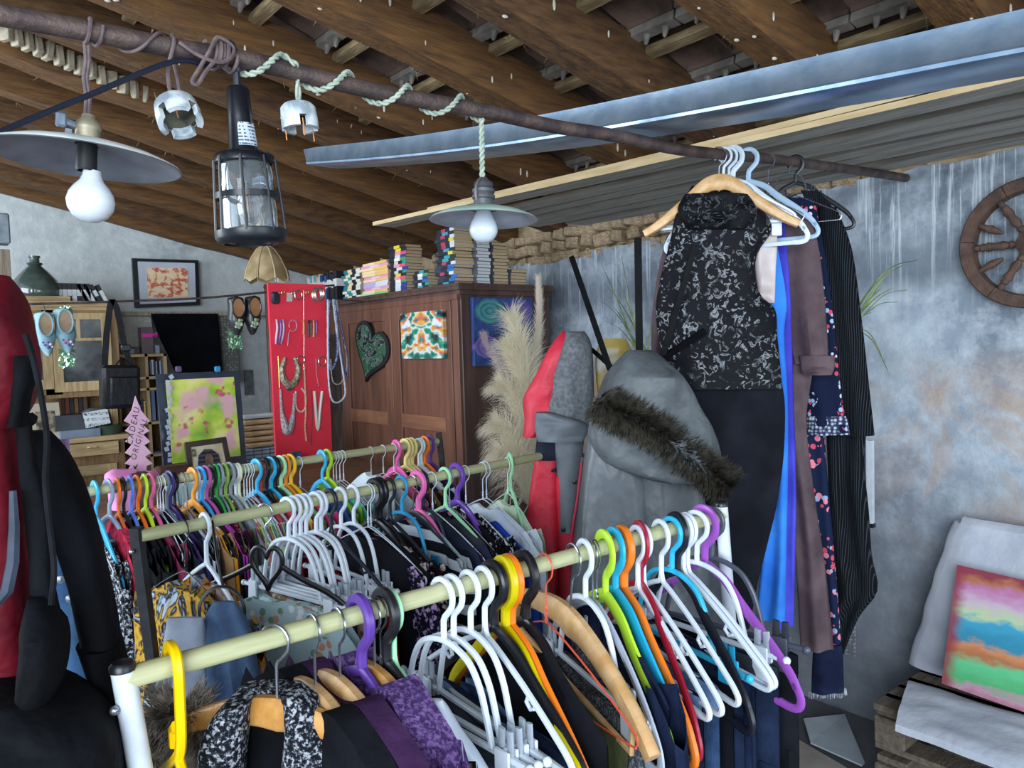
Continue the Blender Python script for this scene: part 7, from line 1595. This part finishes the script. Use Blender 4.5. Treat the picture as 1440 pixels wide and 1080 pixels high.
# striped abstract canvas leaning on the cushion
def strip(nt, s, vec):
    n_ = ntex(nt, vec, 4.5, 5, .6, .6); n2 = ntex(nt, vec, 14, 4)
    z = math_(nt, 'ADD', math_(nt, 'ADD', s.outputs['Z'], math_(nt, 'MULTIPLY', math_(nt, 'SUBTRACT', n_, .5), .16)), math_(nt, 'MULTIPLY', math_(nt, 'SUBTRACT', n2, .5), .13))
    c = ramp(nt, z, [(.02, H('8e3a52')), (.11, H('b98aa0')), (.17, H('4aa86a')), (.30, H('5fc48a')), (.36, H('b06a44')), (.43, H('d08a58')), (.47, H('2a86a6')), (.60, H('3aa0c2')), (.65, H('b9cfa0')), (.74, H('c9b0c4')), (.84, H('bd78a8')), (.90, H('b06a48')), (.96, H('8a3246'))])
    y = math_(nt, 'ADD', s.outputs['Y'], math_(nt, 'MULTIPLY', math_(nt, 'SUBTRACT', n_, .5), .1))
    e = ramp(nt, y, [(.93, (0, 0, 0)), (.985, (.9, .9, .9))])
    return mix(nt, e, c, H('8a2c40'))
A = hX(1346, 794, 2.80); B = hX(1324, 961, 2.66); Cc = hX(1500, 836, 2.80)
n_ = (B - A).cross(V((0, 1, 0))).normalized()
if n_.x > 0: n_ = -n_
AR = V((0, -.62, -.03)); 
cv = MB().obox(A, AR, B - A, -n_ * .02).build('canvas_painting', picture('striped_painting', strip, .55), smooth=False); tag(cv, 'abstract canvas with pink, blue, orange and green stripes leaning on the pallet seat', 'painting')
# ================================================================ coats and bags hanging at the left
nl = -(F0 * .95 - R0 * .3)
REDB = M('4e0a17', '701322', 5, .55, bump=.6, bscale=7, bdist=.04, spec=.2); BLKC = M('07080b', '0e1016', 8, .8, bump=.6, bscale=10, bdist=.03, spec=.12)
p = PD(20, 600, .92)
rs_ = thing('coat_post', 'black coat post standing at the left with jackets and bags hung on it', 'coat stand', (PD(-70, 600, 1.0).x, PD(-70, 600, 1.0).y, 0))
q = PD(-70, 600, 1.0)
MB().tube([V((q.x, q.y, 0)), V((q.x, q.y, 1.85))], .016, 10).build('post', SB, rs_)
for k in range(3): a = 2 * pi * k / 3; MB().tube([V((q.x, q.y, .1)), V((q.x + .25 * cos(a), q.y + .25 * sin(a), .012))], .012, 6).build('foot', SB, rs_)
MB().tube([V((q.x, q.y, 1.62)), PD(-5, 440, .96), PD(4, 425, .93)], .008, 6).build('peg', SB, rs_)
MB().tube([V((q.x, q.y, 1.45)), PD(30, 600, .96), PD(44, 588, .94)], .008, 6).build('peg', SB, rs_)
rj2 = thing('red_jacket', 'dark red jacket hanging at the far left edge with grey trim', 'clothing', p)
drape([(388, -30, 12), (420, -45, 30), (470, -55, 44), (520, -60, 50), (560, -60, 42), (600, -60, 20)], p + nl * .02, nl, .06, .014, 30, 61, 34).build('hood', REDB, rj2)
drape([(480, -70, 10), (560, -72, 16), (640, -74, 22), (760, -76, 34), (880, -78, 46), (975, -80, 48)], p, nl, .05, .012, 26, 62, 34, top_taper=0).build('body', REDB, rj2)
MB().tube([hP(x, y, p + nl * .065, nl) for x, y in ((18, 690), (20, 740), (18, 790), (10, 830), (-6, 850))], [.004, .006, .007, .007, .005], 6).build('grey_trim', M('2a3242', '3a4456', 20, .7), rj2)
bg_ = thing('black_backpack', 'black backpack with long straps hanging in front of the red jacket', 'bag', PD(40, 800, .9))
pb = PD(60, 800, .9)
drape([(590, 22, 44), (640, 26, 50), (720, 34, 66), (800, 44, 74), (880, 44, 88), (900, 40, 92)], pb, nl, .012, .006, 30, 63).build('strap', BLKC, bg_)
drape([(500, 20, 44), (530, 22, 48), (560, 18, 40), (600, 14, 34)], pb + nl * .03, nl, .02, .006, 30, 64).build('strap', BLKC, bg_)
drape([(840, 40, 60), (880, 36, 90), (930, 34, 92), (970, 30, 80), (1000, 20, 60)], pb + nl * .02, nl, .05, .01, 30, 65).build('side_pocket', BLKC, bg_)
drape([(960, -60, 60), (985, -80, 120), (1020, -90, 160), (1080, -95, 172), (1180, -95, 170)], pb + nl * .01, nl, .08, .02, 20, 66, 40, top_taper=0).build('body', BLKC, bg_)
MB().tube([hP(x, y, pb + nl * .08, nl) for x, y in smooth_path([(36, 470), (48, 510), (60, 570), (66, 620), (64, 680), (70, 740), (76, 800), (72, 850)], 5)], .0034, 6).build('cord', M('101114', '1a1b20', 30, .8, spec=.1), bg_, label='dark cord hanging down beside the red jacket')
bc = thing('black_coat', 'black coat sleeve hanging slantwise before the back rail', 'clothing', PD(110, 760, 1.0))
pc = PD(110, 760, 1.0)
drape([(606, 36, 70), (640, 44, 96), (700, 60, 122), (760, 80, 140), (820, 100, 152), (880, 112, 164), (930, 124, 172), (965, 138, 176)], pc, nl, .045, .01, 22, 67, 34).build('sleeve', BLKC, bc)
drape([(900, 112, 168), (950, 130, 180), (1000, 124, 190), (1090, 110, 196)], pc, nl, .05, .012, 22, 68, 34, top_taper=0).build('body', BLKC, bc)
dn = PD(100, 850, 1.18)
d = thing('denim_shirt', 'faded blue denim shirt showing between the black coat and backpack', 'clothing', dn)
drape([(722, 62, 84), (760, 64, 92), (820, 68, 108), (880, 74, 122), (940, 78, 136), (985, 84, 118)], dn, nl, .03, .012, 40, 69).build('body', cloth('3f6492', '5f88b8', 7, .7, 24), d)
for x, y in ((86, 815), (99, 842)): MB().lathe([(0, .003), (.006, .002), (.007, 0)], hP(x, y, dn + nl * .045, nl), 10, nl).build('button', M('8d97a6', rough=.3, metal=.5), d)
ws = PD(60, 800, 1.32); t = thing('white_shirt', 'white shirt glimpsed behind the straps of the black backpack', 'clothing', ws)
drape([(724, 44, 66), (760, 46, 78), (830, 44, 80), (900, 44, 70), (985, 50, 66)], ws, nl, .03, .01, 26, 70).build('body', WHT, t)
MB().tube([PD(55, 728, 1.32), V((q.x, q.y, 1.42))], .004, 6).build('hanging_loop', BLACKP, t)
wd_ = thing('wooden_post', 'weathered wooden post with a small grey box at the left edge', 'post', (hY(4, 350, 5.2).x, 5.2, 0))
a = hY(8, 352, 5.2); MB().box((a.x - .05, 5.2, a.z / 2), (.13, .1, a.z)).build('shaft', wood('6b5f52', '8d7f6e', (8, 8, 1)), wd_, smooth=False); b = hY(8, 310, 5.2)
MB().box((a.x - .04, 5.18, (a.z + b.z) / 2 + .03), (.12, .12, b.z - a.z), bev=.008).build('junction_box', M('6a747c', '87919a', 12, .6), wd_)
